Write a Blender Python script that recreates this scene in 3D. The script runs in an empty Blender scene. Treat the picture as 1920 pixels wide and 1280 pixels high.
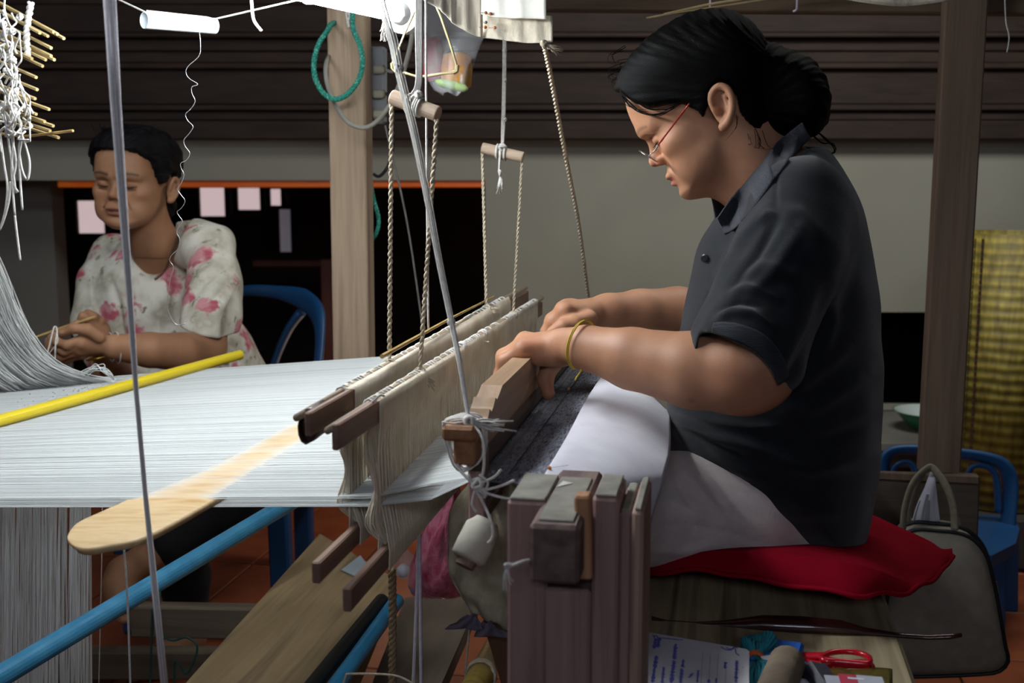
import bpy, math, random
import numpy as np
from mathutils import Vector, Matrix

rnd = random.Random(7)
SC = bpy.context.scene
COL = SC.collection
PI = math.pi

# ------------------------------------------------------------------ camera, world, exposure
YAW, PITCH, FPX, CAM_H = math.radians(10.44), math.radians(-8.53), 2200.0, 1.10
cam_data = bpy.data.cameras.new('camera')
cam = bpy.data.objects.new('camera', cam_data)
COL.objects.link(cam)
cam_data.sensor_width = 36.0
cam_data.lens = 36.0 * FPX / 1920.0
cam_data.clip_start = 0.05
cam.location = (0, 0, CAM_H)
cam.rotation_euler = (math.radians(90) + PITCH, 0, YAW)
SC.camera = cam
cam_data.dof.use_dof = True
cam_data.dof.focus_distance = 1.6
cam_data.dof.aperture_fstop = 7.1

world = bpy.data.worlds.new('world')
SC.world = world
world.use_nodes = True
bg = world.node_tree.nodes['Background']
bg.inputs[0].default_value = (0.55, 0.62, 0.75, 1)
bg.inputs[1].default_value = 0.10
SC.view_settings.view_transform = 'Standard'
SC.view_settings.look = 'None'
SC.view_settings.gamma = 1.0
SC.view_settings.use_curve_mapping = False
SC.view_settings.exposure = 0.0
TUBE_EMIT = 110.0

def lamp(name, kind, loc, energy, color, size=0.3, rot=(0, 0, 0), size_y=None):
    d = bpy.data.lights.new(name, kind)
    d.energy = energy; d.color = color
    if kind == 'AREA':
        d.size = size
        if size_y: d.shape = 'RECTANGLE'; d.size_y = size_y
    if kind == 'POINT': d.shadow_soft_size = size
    o = bpy.data.objects.new(name, d)
    o.location = loc; o.rotation_euler = rot
    COL.objects.link(o)
    return o

# unseen fills added to brighten room, wall and floor; a warm bulb in the back room
lamp('room_fill', 'AREA', (0.2, -2.6, 2.3), 17.0, (0.78, 0.85, 1.0), 1.2, (math.radians(52), 0, 0), 0.4)  # added fill from behind the camera
lamp('wall_fill', 'AREA', (0.5, 2.7, 2.40), 26.0, (0.96, 0.97, 0.92), 1.0, (math.radians(40), 0, 0), 0.5)  # added fill turned toward the back wall
lamp('left_fill', 'AREA', (-1.5, 1.0, 2.2), 11.0, (0.92, 0.96, 1.0), 0.7, (math.radians(25), 0, 0), 0.3)  # unseen fill added for the loose threads and blouse
lamp('back_room_bulb', 'POINT', (-0.9, 5.3, 0.75), 1.6, (1.0, 0.42, 0.12), 0.08)
lamp('floor_fill', 'POINT', (-0.95, 3.3, 0.45), 1.2, (1.0, 0.72, 0.5), 0.1)  # unseen point fill added to light the floor

# ------------------------------------------------------------------ pixel -> world helpers (used to read positions off the photograph)
_cy, _sy, _cp, _sp = math.cos(YAW), math.sin(YAW), math.cos(PITCH), math.sin(PITCH)
FH = Vector((-_sy, _cy, 0)); RT = Vector((_cy, _sy, 0))
FW = Vector((-_sy*_cp, _cy*_cp, _sp)); UP = RT.cross(FW)
CP = Vector((0, 0, CAM_H))
def ray(px, py):
    return FW*FPX + RT*(px-960.0) - UP*(py-640.0)
def G(px, py, y):
    r = ray(px, py); return CP + r*(y/r.y)
def GZ(px, py, z):
    r = ray(px, py); return CP + r*((z-CAM_H)/r.z)
def GD(px, py, d):
    r = ray(px, py); return CP + r*(d/r.dot(FH))
def proj(p):
    v = Vector(p)-CP; d = v.dot(FW)
    return (960+FPX*v.dot(RT)/d, 640-FPX*v.dot(UP)/d)

# ------------------------------------------------------------------ materials
def lin(c):
    if isinstance(c, str):
        c = tuple(int(c[i:i+2], 16)/255 for i in (0, 2, 4))
    return tuple((x/12.92 if x <= 0.04045 else ((x+0.055)/1.055)**2.4) for x in c) + (1.0,)

MATS = {}
def _ramp(nt, src, stops):
    r = nt.nodes.new('ShaderNodeValToRGB')
    e = r.color_ramp.elements
    while len(e) < len(stops): e.new(0.5)
    for k, (p, c) in enumerate(stops):
        e[k].position = p; e[k].color = c
    nt.links.new(src, r.inputs[0])
    return r.outputs[0]

def mat(name, c1, c2=None, rough=0.6, scale=(8, 8, 8), detail=5.0, bump=0.0, bscale=60.0, metal=0.0,
        rot=(0, 0, 0), distort=0.0, spec=0.5, sheen=0.0, trans=0.0, alpha=1.0, sss=0.0, c3=None, var=0.0, contrast=(0.3, 0.7), coat=0.0):
    """two or three tone noise material with fine bump"""
    if name in MATS: return MATS[name]
    m = bpy.data.materials.new(name); m.use_nodes = True
    nt = m.node_tree; b = nt.nodes['Principled BSDF']
    L = nt.links.new
    tc = nt.nodes.new('ShaderNodeTexCoord'); mp = nt.nodes.new('ShaderNodeMapping')
    L(tc.outputs['Object'], mp.inputs[0])
    mp.inputs['Scale'].default_value = scale; mp.inputs['Rotation'].default_value = rot
    oi = nt.nodes.new('ShaderNodeObjectInfo')
    vm = nt.nodes.new('ShaderNodeVectorMath'); vm.operation = 'SCALE'
    cx = nt.nodes.new('ShaderNodeCombineXYZ')
    for i in range(3): L(oi.outputs['Random'], cx.inputs[i])
    L(cx.outputs[0], vm.inputs[0]); vm.inputs['Scale'].default_value = 37.0 if var else 0.0
    ad = nt.nodes.new('ShaderNodeVectorMath'); ad.operation = 'ADD'
    L(mp.outputs[0], ad.inputs[0]); L(vm.outputs[0], ad.inputs[1])
    n = nt.nodes.new('ShaderNodeTexNoise'); n.inputs['Scale'].default_value = 1.0
    n.inputs['Detail'].default_value = detail; n.inputs['Distortion'].default_value = distort
    L(ad.outputs[0], n.inputs['Vector'])
    A = lin(c1); B = lin(c2) if c2 else A
    if c3: stops = [(contrast[0], A), (0.5*(contrast[0]+contrast[1]), B), (contrast[1], lin(c3))]
    else: stops = [(contrast[0], A), (contrast[1], B)]
    col = _ramp(nt, n.outputs['Fac'], stops)
    if var:
        hs = nt.nodes.new('ShaderNodeHueSaturation')
        mr = nt.nodes.new('ShaderNodeMapRange'); L(oi.outputs['Random'], mr.inputs[0])
        mr.inputs[3].default_value = 1-var; mr.inputs[4].default_value = 1+var
        L(mr.outputs[0], hs.inputs['Value']); L(col, hs.inputs['Color']); col = hs.outputs[0]
    L(col, b.inputs['Base Color'])
    b.inputs['Roughness'].default_value = rough; b.inputs['Metallic'].default_value = metal
    b.inputs['Specular IOR Level'].default_value = spec
    b.inputs['Sheen Weight'].default_value = sheen
    b.inputs['Transmission Weight'].default_value = trans
    b.inputs['Alpha'].default_value = alpha
    b.inputs['Coat Weight'].default_value = coat
    if sss:
        b.inputs['Subsurface Weight'].default_value = sss
        b.inputs['Subsurface Radius'].default_value = (0.02, 0.008, 0.004)
        b.inputs['Subsurface Scale'].default_value = 0.4
    if bump:
        n2 = nt.nodes.new('ShaderNodeTexNoise'); n2.inputs['Scale'].default_value = bscale/8.0; n2.inputs['Detail'].default_value = 6
        L(ad.outputs[0], n2.inputs['Vector'])
        bp = nt.nodes.new('ShaderNodeBump'); bp.inputs['Strength'].default_value = bump; bp.inputs['Distance'].default_value = 0.004
        L(n2.outputs['Fac'], bp.inputs['Height']); L(bp.outputs[0], b.inputs['Normal'])
    MATS[name] = m
    return m

def wood(name, c1, c2, axis='y', rough=0.6, fine=1.0, bump=0.35, var=0.0, c3=None):
    s = {'x': (3, 60, 60), 'y': (60, 3, 60), 'z': (60, 60, 3)}[axis]
    return mat(name, c1, c2, rough, tuple(v*fine for v in s), 6, bump, 16, var=var, distort=0.4, c3=c3)

def emis(name, c, s):
    if name in MATS: return MATS[name]
    m = bpy.data.materials.new(name); m.use_nodes = True
    b = m.node_tree.nodes['Principled BSDF']
    b.inputs['Base Color'].default_value = (0.8, 0.8, 0.8, 1)
    b.inputs['Emission Color'].default_value = c + (1,); b.inputs['Emission Strength'].default_value = s
    MATS[name] = m
    return m

# ------------------------------------------------------------------ objects
ORIG = {}
def props(o, label=None, cat=None, group=None, kind=None):
    if label: o['label'] = label
    if cat: o['category'] = cat
    if group: o['group'] = group
    if kind: o['kind'] = kind
    return o
def thing(name, label, cat, loc, group=None):
    o = bpy.data.objects.new(name, None); COL.objects.link(o)
    o.empty_display_size = 0.05
    o.location = loc; ORIG[o.name] = Vector(loc)
    return props(o, label, cat, group)
def link_mesh(name, V, F, material, parent=None, smooth=False, base=None):
    V = np.asarray(V, dtype=np.float64).reshape(-1, 3)
    if parent is not None: org = ORIG[parent.name]
    elif base is not None: org = Vector(base)
    else: org = Vector((V[:, 0].mean(), V[:, 1].mean(), V[:, 2].min()))
    me = bpy.data.meshes.new(name)
    me.from_pydata((V-np.array(org)).tolist(), [], F)
    me.materials.append(material)
    if smooth: me.polygons.foreach_set('use_smooth', np.ones(len(me.polygons), dtype=bool))
    me.update()
    o = bpy.data.objects.new(name, me); COL.objects.link(o)
    ORIG[o.name] = Vector(org)
    if parent is not None: o.parent = parent
    else: o.location = org
    return o

def rotm(rx=0, ry=0, rz=0):
    return (Matrix.Rotation(rz, 3, 'Z') @ Matrix.Rotation(ry, 3, 'Y') @ Matrix.Rotation(rx, 3, 'X'))
class MB:
    """collects shapes that become one mesh"""
    def __init__(s): s.V = []; s.F = []
    def add(s, V, F):
        k = len(s.V); s.V += [tuple(v) for v in V]; s.F += [tuple(i+k for i in f) for f in F]; return s
    def box(s, c, d, R=None, bev=0.0):
        c = Vector(c); hx, hy, hz = d[0]/2, d[1]/2, d[2]/2
        b = min(bev, hx*.9, hy*.9, hz*.9)
        if b <= 0:
            P = [Vector((x, y, z)) for x in (-hx, hx) for y in (-hy, hy) for z in (-hz, hz)]
            F = [(0, 1, 3, 2), (4, 6, 7, 5), (0, 4, 5, 1), (2, 3, 7, 6), (0, 2, 6, 4), (1, 5, 7, 3)]
        else:
            P = []; idx = {}
            for sx in (-1, 1):
                for sy in (-1, 1):
                    for sz in (-1, 1):
                        for a in range(3):
                            h = [hx-b, hy-b, hz-b]; h[a] += b
                            idx[(sx, sy, sz, a)] = len(P); P.append(Vector((sx*h[0], sy*h[1], sz*h[2])))
            F = []
            for a in range(3):
                for s1 in (-1, 1):
                    o = [i for i in range(3) if i != a]
                    q = []
                    for (u, v) in ((-1, -1), (1, -1), (1, 1), (-1, 1)):
                        k = [0, 0, 0]; k[a] = s1; k[o[0]] = u; k[o[1]] = v; q.append(idx[(k[0], k[1], k[2], a)])
                    F.append(tuple(q))
            for a in range(3):
                o = [i for i in range(3) if i != a]
                for u in (-1, 1):
                    for v in (-1, 1):
                        q = []
                        for (w, ax) in ((-1, o[0]), (1, o[0]), (1, o[1]), (-1, o[1])):
                            k = [0, 0, 0]; k[a] = w; k[o[0]] = u; k[o[1]] = v; q.append(idx[(k[0], k[1], k[2], ax)])
                        F.append(tuple(q))
            for sx in (-1, 1):
                for sy in (-1, 1):
                    for sz in (-1, 1): F.append(tuple(idx[(sx, sy, sz, a)] for a in range(3)))
        if R is not None: P = [R @ p for p in P]
        return s.add([p+c for p in P], F)
    def beam(s, a, b, w, h, up=(0, 0, 1), bev=0.0, w2=None, h2=None):
        """rectangular bar from a to b; w across, h along up"""
        a = Vector(a); b = Vector(b); d = (b-a).normalized(); up = Vector(up)
        sd = d.cross(up).normalized(); u = sd.cross(d).normalized()
        c = (a+b)/2; R = Matrix((sd, d, u)).transposed()
        return s.box(c, (w, (b-a).length, h), R, bev)
    def tube(s, pts, r, n=8, caps=True, closed=False, flat=None):
        pts = [Vector(p) for p in pts]; m = len(pts)
        rr = r if isinstance(r, (list, tuple, np.ndarray)) else [r]*m
        T = []
        for i in range(m):
            if closed: t = pts[(i+1) % m]-pts[(i-1) % m]
            else: t = pts[min(i+1, m-1)]-pts[max(i-1, 0)]
            if t.length < 1e-9: t = Vector((0, 0, 1))
            T.append(t.normalized())
        u = T[0].orthogonal().normalized()
        if abs(T[0].z) < 0.9:
            u = (Vector((0, 0, 1)) - T[0]*T[0].z).normalized()
        V = []; 
        for i in range(m):
            u = (u - T[i]*u.dot(T[i]))
            u = u.normalized() if u.length > 1e-6 else T[i].orthogonal().normalized()
            w = T[i].cross(u)
            for k in range(n):
                a = 2*PI*k/n
                fx, fy = (flat if flat else (1, 1))
                V.append(pts[i]+(u*math.cos(a)*fx+w*math.sin(a)*fy)*rr[i])
        F = []
        for i in range(m if closed else m-1):
            j = (i+1) % m
            for k in range(n):
                F.append((i*n+k, i*n+(k+1) % n, j*n+(k+1) % n, j*n+k))
        if caps and not closed:
            F.append(tuple(range(n))[::-1]); F.append(tuple((m-1)*n+k for k in range(n)))
        return s.add(V, F)
    def prism(s, poly, y0, y1, axis='y'):
        """extrude a polygon; poly in (x,z) for axis y, (y,z) for axis x, (x,y) for axis z"""
        def mk(p, t):
            return {'y': (p[0], t, p[1]), 'x': (t, p[0], p[1]), 'z': (p[0], p[1], t)}[axis]
        n = len(poly)
        V = [mk(p, y0) for p in poly]+[mk(p, y1) for p in poly]
        F = [tuple(range(n)), tuple(range(2*n-1, n-1, -1))]
        for i in range(n): F.append((i, i+n, (i+1) % n+n, (i+1) % n))
        return s.add(V, F)
    def grid(s, rows, thick=0.0, closed=False):
        """surface through rows of points, optionally given thickness"""
        R = [[Vector(p) for p in r] for r in rows]; a = len(R); b = len(R[0])
        V = [p for r in R for p in r]; F = []
        bb = b if closed else b-1
        for i in range(a-1):
            for j in range(bb):
                F.append((i*b+j, i*b+(j+1) % b, (i+1)*b+(j+1) % b, (i+1)*b+j))
        if thick:
            N = [Vector((0, 0, 0)) for _ in V]
            for f in F:
                n = (V[f[1]]-V[f[0]]).cross(V[f[2]]-V[f[0]])
                for q in f: N[q] += n
            off = [v-(n.normalized() if n.length > 0 else Vector((0, 0, 1)))*thick for v, n in zip(V, N)]
            k = len(V); F2 = [tuple(q+k for q in f[::-1]) for f in F]
            edge = []
            for i in range(a-1):
                if not closed: edge += [((i+1)*b, i*b), (i*b+b-1, (i+1)*b+b-1)]
            for j in range(bb):
                edge += [(j, (j+1) % b), ((a-1)*b+(j+1) % b, (a-1)*b+j)]
            F += F2 + [(e[1], e[0], e[0]+k, e[1]+k) for e in edge]
            V = V+off
        return s.add(V, F)
    def lathe(s, base, axis, prof, n=16):
        """prof: list of (distance along axis, radius)"""
        base = Vector(base); ax = Vector(axis).normalized()
        u = ax.orthogonal().normalized(); w = ax.cross(u)
        V = []; F = []
        for (t, r) in prof:
            for k in range(n):
                a = 2*PI*k/n; V.append(base+ax*t+(u*math.cos(a)+w*math.sin(a))*max(r, 1e-5))
        for i in range(len(prof)-1):
            for k in range(n): F.append((i*n+k, i*n+(k+1) % n, (i+1)*n+(k+1) % n, (i+1)*n+k))
        F.append(tuple(range(n))[::-1]); F.append(tuple((len(prof)-1)*n+k for k in range(n)))
        return s.add(V, F)
    def rope(s, pts, r, strands=3, pitch=0.02, n=5, step=None):
        P = resample(pts, step or pitch/8)
        m = len(P)
        u = None
        paths = [[] for _ in range(strands)]; L = 0
        for i in range(m):
            t = (P[min(i+1, m-1)]-P[max(i-1, 0)]); t = t.normalized() if t.length > 1e-9 else Vector((0, 0, 1))
            if u is None: u = t.orthogonal().normalized()
            u = (u-t*u.dot(t)).normalized(); w = t.cross(u)
            if i: L += (P[i]-P[i-1]).length
            for k in range(strands):
                a = 2*PI*(L/pitch+k/strands)
                paths[k].append(P[i]+(u*math.cos(a)+w*math.sin(a))*r*0.5)
        for q in paths: s.tube(q, r*0.56, n)
        return s
    def build(s, name, material, parent=None, smooth=False, base=None):
        return link_mesh(name, s.V, s.F, material, parent, smooth, base)

def catmull(pts, n=8):
    pts = [Vector(p) for p in pts]
    if len(pts) < 3: 
        return [pts[0].lerp(pts[-1], i/n) for i in range(n+1)]
    out = []
    for i in range(len(pts)-1):
        p0 = pts[max(i-1, 0)]; p1 = pts[i]; p2 = pts[i+1]; p3 = pts[min(i+2, len(pts)-1)]
        for k in range(n):
            t = k/n
            out.append(0.5*((2*p1)+(p2-p0)*t+(2*p0-5*p1+4*p2-p3)*t*t+(3*p1-p0-3*p2+p3)*t**3))
    out.append(pts[-1]); return out
def resample(pts, step):
    pts = [Vector(p) for p in pts]
    L = [0]
    for i in range(1, len(pts)): L.append(L[-1]+(pts[i]-pts[i-1]).length)
    n = max(2, int(L[-1]/step)+1); out = []; j = 0
    for i in range(n):
        d = L[-1]*i/(n-1)
        while j < len(pts)-2 and L[j+1] < d: j += 1
        seg = max(L[j+1]-L[j], 1e-9)
        out.append(pts[j].lerp(pts[j+1], (d-L[j])/seg))
    return out
def bezrows(rows, n, m):
    """catmull-smooth a small control net of points to a fine grid"""
    A = [catmull(r, n) for r in rows]
    cols = [catmull([A[i][j] for i in range(len(A))], m) for j in range(len(A[0]))]
    return [[cols[j][i] for j in range(len(cols))] for i in range(len(cols[0]))]
def copy_tree(o, parent=None):
    c = o.copy(); COL.objects.link(c); c.parent = parent
    for ch in list(o.children): copy_tree(ch, c)
    return c
# ================================================================== THE SETTING
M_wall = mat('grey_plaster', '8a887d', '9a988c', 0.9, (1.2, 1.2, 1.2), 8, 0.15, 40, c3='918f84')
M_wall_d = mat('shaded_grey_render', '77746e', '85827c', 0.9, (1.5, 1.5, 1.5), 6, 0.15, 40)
M_darkwood = wood('dark_brown_cladding', '281a13', '3a281f', 'x', 0.75, 0.6, 0.3, var=0.18)
M_beamwood = wood('old_grey_brown_beam', '4a3a2c', '67543f', 'x', 0.8)
M_tile = mat('terracotta_tile', '7a3b22', '8e4a2b', 0.45, (14, 14, 14), 4, 0.1, 60, var=0.12)
M_black = mat('dark_room_shade', '17110f', '1f1714', 0.9, (3, 3, 3))  # near-black: darkness of the back room and gap put into the colour
M_redwood = wood('reddish_brown_board', '4a1d10', '5c2716', 'z', 0.6, 0.5)
M_orange = wood('orange_lit_lintel', 'e85c08', 'f87a18', 'x', 0.4, 0.5)

def wbox(mb, a0, a1, z0, z1, d0, d1, bev=0.0):
    c = RT*((a0+a1)/2)+FH*((d0+d1)/2)+Vector((0, 0, (z0+z1)/2))
    R = Matrix((RT, FH, Vector((0, 0, 1)))).transposed()
    mb.box(c, (a1-a0, d1-d0, z1-z0), R, bev); return mb
def aD(px, d, py=400): return GD(px, py, d).dot(RT)
def zD(py, d, px=960): return GD(px, py, d).z

# floor slab and its tiles
floor_o = MB().box((0, 2.5, -0.03), (9, 11, 0.04)).build('floor', mat('floor_grout', '5a3a2c', '6a4534', 0.9))
props(floor_o, kind='structure')
tile_me = None
ts = 0.30
for ix in range(-9, 8):
    for iy in range(6, 16):
        x, y = ix*ts+0.07, iy*ts+0.11
        px, py = proj((x, y, 0))
        if not (-160 < px < 2080 and py < 1420): continue
        if tile_me is None:
            t = MB().box((0, 0, -0.004), (ts-0.006, ts-0.006, 0.012), None, 0.002).build('tile', M_tile, None, base=(0, 0, 0)); tile_me = t.data
        else:
            t = bpy.data.objects.new('tile', tile_me); COL.objects.link(t)
        t.parent = floor_o; t.location = Vector((x, y, 0.0))-ORIG[floor_o.name]

D = 4.2
ztop = zD(260, D); zlint = zD(338, D)
zg0, zg1 = zD(770, D), zD(585, D)
aL, aR0 = -4.2, aD(910, D)
gap0, gap1 = aD(1560, D, 600), aD(1822, D, 600)
w = MB()
wbox(w, aL, aR0, zlint, ztop, D, D+0.14)                       # band above the doorway
wbox(w, aR0, gap0, 0, ztop, D, D+0.14)                         # middle wall
wbox(w, gap0, gap1, zg1, ztop, D, D+0.14)
wbox(w, gap0, gap1, 0, zg0, D, D+0.14)
wbox(w, gap1, 4.0, 0, ztop, D, D+0.14)
wb = w.build('wall_back', M_wall); props(wb, kind='structure')
w = MB(); wbox(w, gap0-0.1, gap1+0.1, zg0-0.03, zg0, D-0.50, D+0.02, 0.004)
props(w.build('shelf_ledge', mat('grey_cement', '6c6962', '7a766e', 0.9, bump=0.2), None), kind='structure', label=None)
# recessed grey return wall on the left of the doorway
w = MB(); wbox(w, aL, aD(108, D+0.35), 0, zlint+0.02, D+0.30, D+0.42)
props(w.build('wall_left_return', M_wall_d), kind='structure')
# orange board under the band, the warm light on it put into its colour
w = MB(); wbox(w, aD(108, D), aR0, zD(352, D), zlint, D+0.012, D+0.10, 0.003)
props(w.build('trim_1', M_orange), kind='structure')
# the dark back room
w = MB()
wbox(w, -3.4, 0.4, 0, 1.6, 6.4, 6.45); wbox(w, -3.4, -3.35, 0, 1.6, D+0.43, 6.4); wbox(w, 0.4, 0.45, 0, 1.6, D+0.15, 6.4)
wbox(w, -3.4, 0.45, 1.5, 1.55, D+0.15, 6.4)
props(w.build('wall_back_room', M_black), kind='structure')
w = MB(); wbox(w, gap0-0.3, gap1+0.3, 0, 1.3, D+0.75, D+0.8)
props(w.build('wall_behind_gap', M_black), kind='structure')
# reddish boards beside the post inside the back room
for (p0, p1, q0, q1, d, nm) in ((598, 640, 486, 700, 4.75, 'board'), (470, 640, 488, 500, 5.1, 'board')):
    w = MB(); wbox(w, aD(p0, d), aD(p1, d), zD(q1, d), zD(q0, d), d, d+0.03, 0.003)
    o = w.build('wooden_partition', M_redwood)
    props(o, 'reddish brown upright board inside the dark room, right of the blue armchair' if p0 > 500 else 'dark reddish rail across the dark room behind the blue armchair', 'board')
# daylight openings of the back room's far wall (backlit)
k = 1
M_day = emis('daylight_opening', (0.86, 0.66, 0.68), 0.62)
M_day2 = emis('dim_daylight_opening', (0.55, 0.5, 0.62), 0.12)
for (p0, q0, p1, q1, mm) in ((147, 376, 198, 437, M_day), (377, 350, 424, 405, M_day), (448, 352, 490, 393, M_day), (509, 354, 529, 385, M_day), (524, 392, 546, 472, M_day2)):
    d = 6.38
    w = MB(); a0, a1 = aD(p0, d), aD(p1, d); z0, z1 = zD(q1, d), zD(q0, d)
    wbox(w, a0, a1, z0, z1, d, d+0.01)
    o = w.build('window_%d' % k, mm); props(o, kind='structure')
    w = MB()
    for (x0, x1, y0, y1) in ((a0-.02, a0, z0-.02, z1+.02), (a1, a1+.02, z0-.02, z1+.02), (a0, a1, z0-.02, z0), (a0, a1, z1, z1+.02)): wbox(w, x0, x1, y0, y1, d-.03, d+.005)
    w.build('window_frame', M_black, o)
    k += 1

# dark timber cladding above the wall: single boards, each with its own depth
clad = thing('wall_upper_cladding', None, None, GD(960, 200, 4.0)); clad['kind'] = 'structure'
edges = [(-260, -190, 4.14), (-190, -120, 4.18), (-120, -55, 4.14), (-55, 8, 4.16), (8, 62, 4.145), (62, 72, 4.12), (72, 96, 4.155), (96, 118, 4.16), (118, 130, 4.13), (130, 196, 4.155), (196, 208, 4.13), (208, 226, 4.15), (226, 262, 4.12)]
for (q0, q1, d) in edges:
    w = MB(); wbox(w, -3.6, 3.8, zD(q1, 4.15)+0.001, zD(q0, 4.15)-0.001, d, d+0.18, 0.004)
    w.build('plank', M_darkwood, clad)
# room shell beyond the frame
props(MB().box((0, 2.2, 2.62), (9, 10.5, 0.05)).build('ceiling', M_darkwood), kind='structure')
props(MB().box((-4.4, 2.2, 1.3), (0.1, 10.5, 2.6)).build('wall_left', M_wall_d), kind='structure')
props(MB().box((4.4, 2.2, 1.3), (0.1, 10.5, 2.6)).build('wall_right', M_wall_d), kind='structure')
# ================================================================== LOOM FRAME
M_post = wood('weathered_post_wood', '96806a', 'b8a188', 'z', 0.8, 0.8, 0.4, c3='a8917a')
M_post_d = wood('brown_post_wood', '5c4b3e', '74604f', 'z', 0.8, 0.8, 0.4)
M_purp = wood('purplish_hardwood', '7a5c5b', '9c7e7a', 'z', 0.7, 0.9, 0.5, c3='b08f84')
M_purp_y = wood('dark_stained_hardwood', '5c4848', '80695f', 'y', 0.65, 0.9, 0.4)
M_endtop = mat('worn_grey_timber_top', '76736a', '98948a', 0.8, (40, 40, 40), 5, 0.3, 20)
M_plank = wood('brown_floor_plank', '77644a', 'a58e6a', 'y', 0.75, 0.5, 0.5, c3='8e7858')
M_plank_x = wood('grey_brown_plank', '5f5444', '7a6d5d', 'x', 0.8, 0.6, 0.4)
M_bench = wood('bench_plank', '5f5443', 'b3a382', 'y', 0.5, 0.6, 0.6, c3='8c7d63')
M_lathw = wood('lath_brown', '6e564a', '8c7162', 'y', 0.7, 1.0, 0.3)
M_bar = wood('pale_dowel_wood', 'b09a84', 'cdb8a2', 'x', 0.6, 1.0, 0.2)
M_bary = wood('greyish_bar_wood', '8d7c68', 'ab9a84', 'y', 0.6, 1.0, 0.25)
M_end = mat('orange_end_grain', '84583a', 'a57650', 0.7, (90, 90, 90), 4, 0.2, 30)
M_thread = mat('white_cotton_thread', 'eceeec', 'fafbfa', 0.85, (30, 30, 30), spec=0.2)
M_warp = mat('warp_cotton_thread', 'bcc1c0', 'd8dcdb', 0.85, (1.5, 300, 1.5), 3, spec=0.15, contrast=(.35, .6))
M_string = mat('white_cotton_string', 'c9c7c2', 'e6e4df', 0.9, (200, 200, 200), 3, spec=0.2)
M_lilac = mat('pale_lilac_cord', 'd0c8d6', 'e4dee8', 0.8, (200, 200, 200), 3, spec=0.2)
M_rope = mat('cream_twisted_rope', 'b8ab93', 'd6cbb6', 0.9, (220, 220, 220), 3, spec=0.2)
M_yarn = mat('cream_heddle_yarn', 'd6cab2', 'ece3cf', 0.9, (60, 12, 12), 5, spec=0.2, c3='d8c9b8')

loom = thing('loom_frame', 'tall timber loom frame with posts, side rail and square cloth beam', 'loom', (0, 2.0, 0))
def post(p_top, p_bot, y, w, dpt, name='post', m=M_post, parent=loom, bev=0.003):
    a = G(*p_top, y); b = G(*p_bot, y)
    return MB().beam(b, a, w, dpt, (0, 1, 0), bev).build(name, m, parent)
post((653, -60), (668, 900), 2.38, 0.079, 0.05)
post((1812, -60), (1759, 884), 2.40, 0.076, 0.05, m=M_post_d)
# top rail
MB().beam(G(1020, -2, 2.45), G(1990, 4, 2.45), 0.045, 0.05, (0, 0, 1), .003).build('top_rail', M_beamwood, loom)
MB().beam(G(380, -40, 2.45), G(1020, -30, 2.45), 0.045, 0.05, (0, 0, 1), .003).build('top_rail', M_beamwood, loom)
# lower cross plank at the right
a, b = G(1560, 940, 2.36), G(1833, 948, 2.36)
MB().beam(a, b, 0.03, 0.125, (0, 0, 1), .003).build('lower_rail', wood('dark_brown_rail', '453a31', '564a3f', 'x', 0.8), loom)
MB().beam(G(1640, 890, 2.345), G(1835, 899, 2.345), 0.012, 0.016, (0, 0, 1), .002).build('rail_batten', M_post_d, loom)
# near side post: four upright timbers side by side
zt = G(985, 937, 1.0).z
def upright(p0, p1, ytop_px, y0, y1, m, name, endm=M_endtop):
    x0 = G(p0, 1000, y0).x; x1 = G(p1, 1000, y0).x
    z = G(p0, ytop_px, y0).z
    po = MB().box(((x0+x1)/2, (y0+y1)/2, z/2), (x1-x0, y1-y0, z), None, .003).build(name, m, loom)
    MB().box(((x0+x1)/2, (y0+y1)/2, z+.0012), (x1-x0-.004, y1-y0-.004, .0024), None, .001).build('worn_top', endm, po)
upright(950, 1026, 938, 1.0, 1.09, M_purp, 'side_post')
upright(1110, 1160, 932, 1.0, 1.075, M_purp, 'side_post')
upright(1160, 1186, 960, 1.005, 1.10, M_purp, 'side_post')
upright(1184, 1206, 958, 0.99, 1.10, wood('lighter_hardwood_strip', '9a7c6e', 'b89a8a', 'z', 0.7), 'side_post')
# web between the posts under the beam slot
xa, xb = G(1024, 1100, 1.02).x, G(1112, 1100, 1.02).x
zslot = G(1050, 1112, 0.99).z
MB().box(((xa+xb)/2, 1.045, zslot/2), (xb-xa, 0.088, zslot), None, .003).build('side_post', M_purp, loom)
# cloth beam, square, its rounded end pokes through the slot
cb = MB()
x0, x1 = G(992, 1000, .94).x, G(1086, 1000, .94).x
zt_b = G(1040, 985, .94).z; zb_b = G(1040, 1096, .94).z
cb.box(((x0+x1)/2, (0.94+1.125)/2, (zt_b+zb_b)/2), (x1-x0, 1.125-0.94, zt_b-zb_b), None, 0.0035)
cb.box(((x0+x1)/2, (1.12+2.1)/2, zb_b-.014), (x1-x0-.006, 2.1-1.12, .05), None, 0.006)
cbo = cb.build('cloth_beam', M_purp_y, loom)
MB().box(((x0+x1)/2, 1.02, zt_b+.001), (x1-x0-.012, 0.14, .002), None, .0008).build('worn_top', M_endtop, cbo)
# wedge
wa = G(1094, 925, .985); wb_ = G(1098, 1080, .985)
MB().beam(wb_, wa, 0.014, 0.02, (0, 1, 0), .002).build('wedge', wood('orange_wedge', '9c6a48', 'c79670', 'z'), loom)
# white label scrap stuck on the beam top
MB().prism([tuple(GZ(*p, zt_b+.003)[:2]) for p in ((1044, 912), (1056, 901), (1074, 905))], zt_b+.0022, zt_b+.003, 'z').build('white_chip', M_string, cbo)
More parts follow.
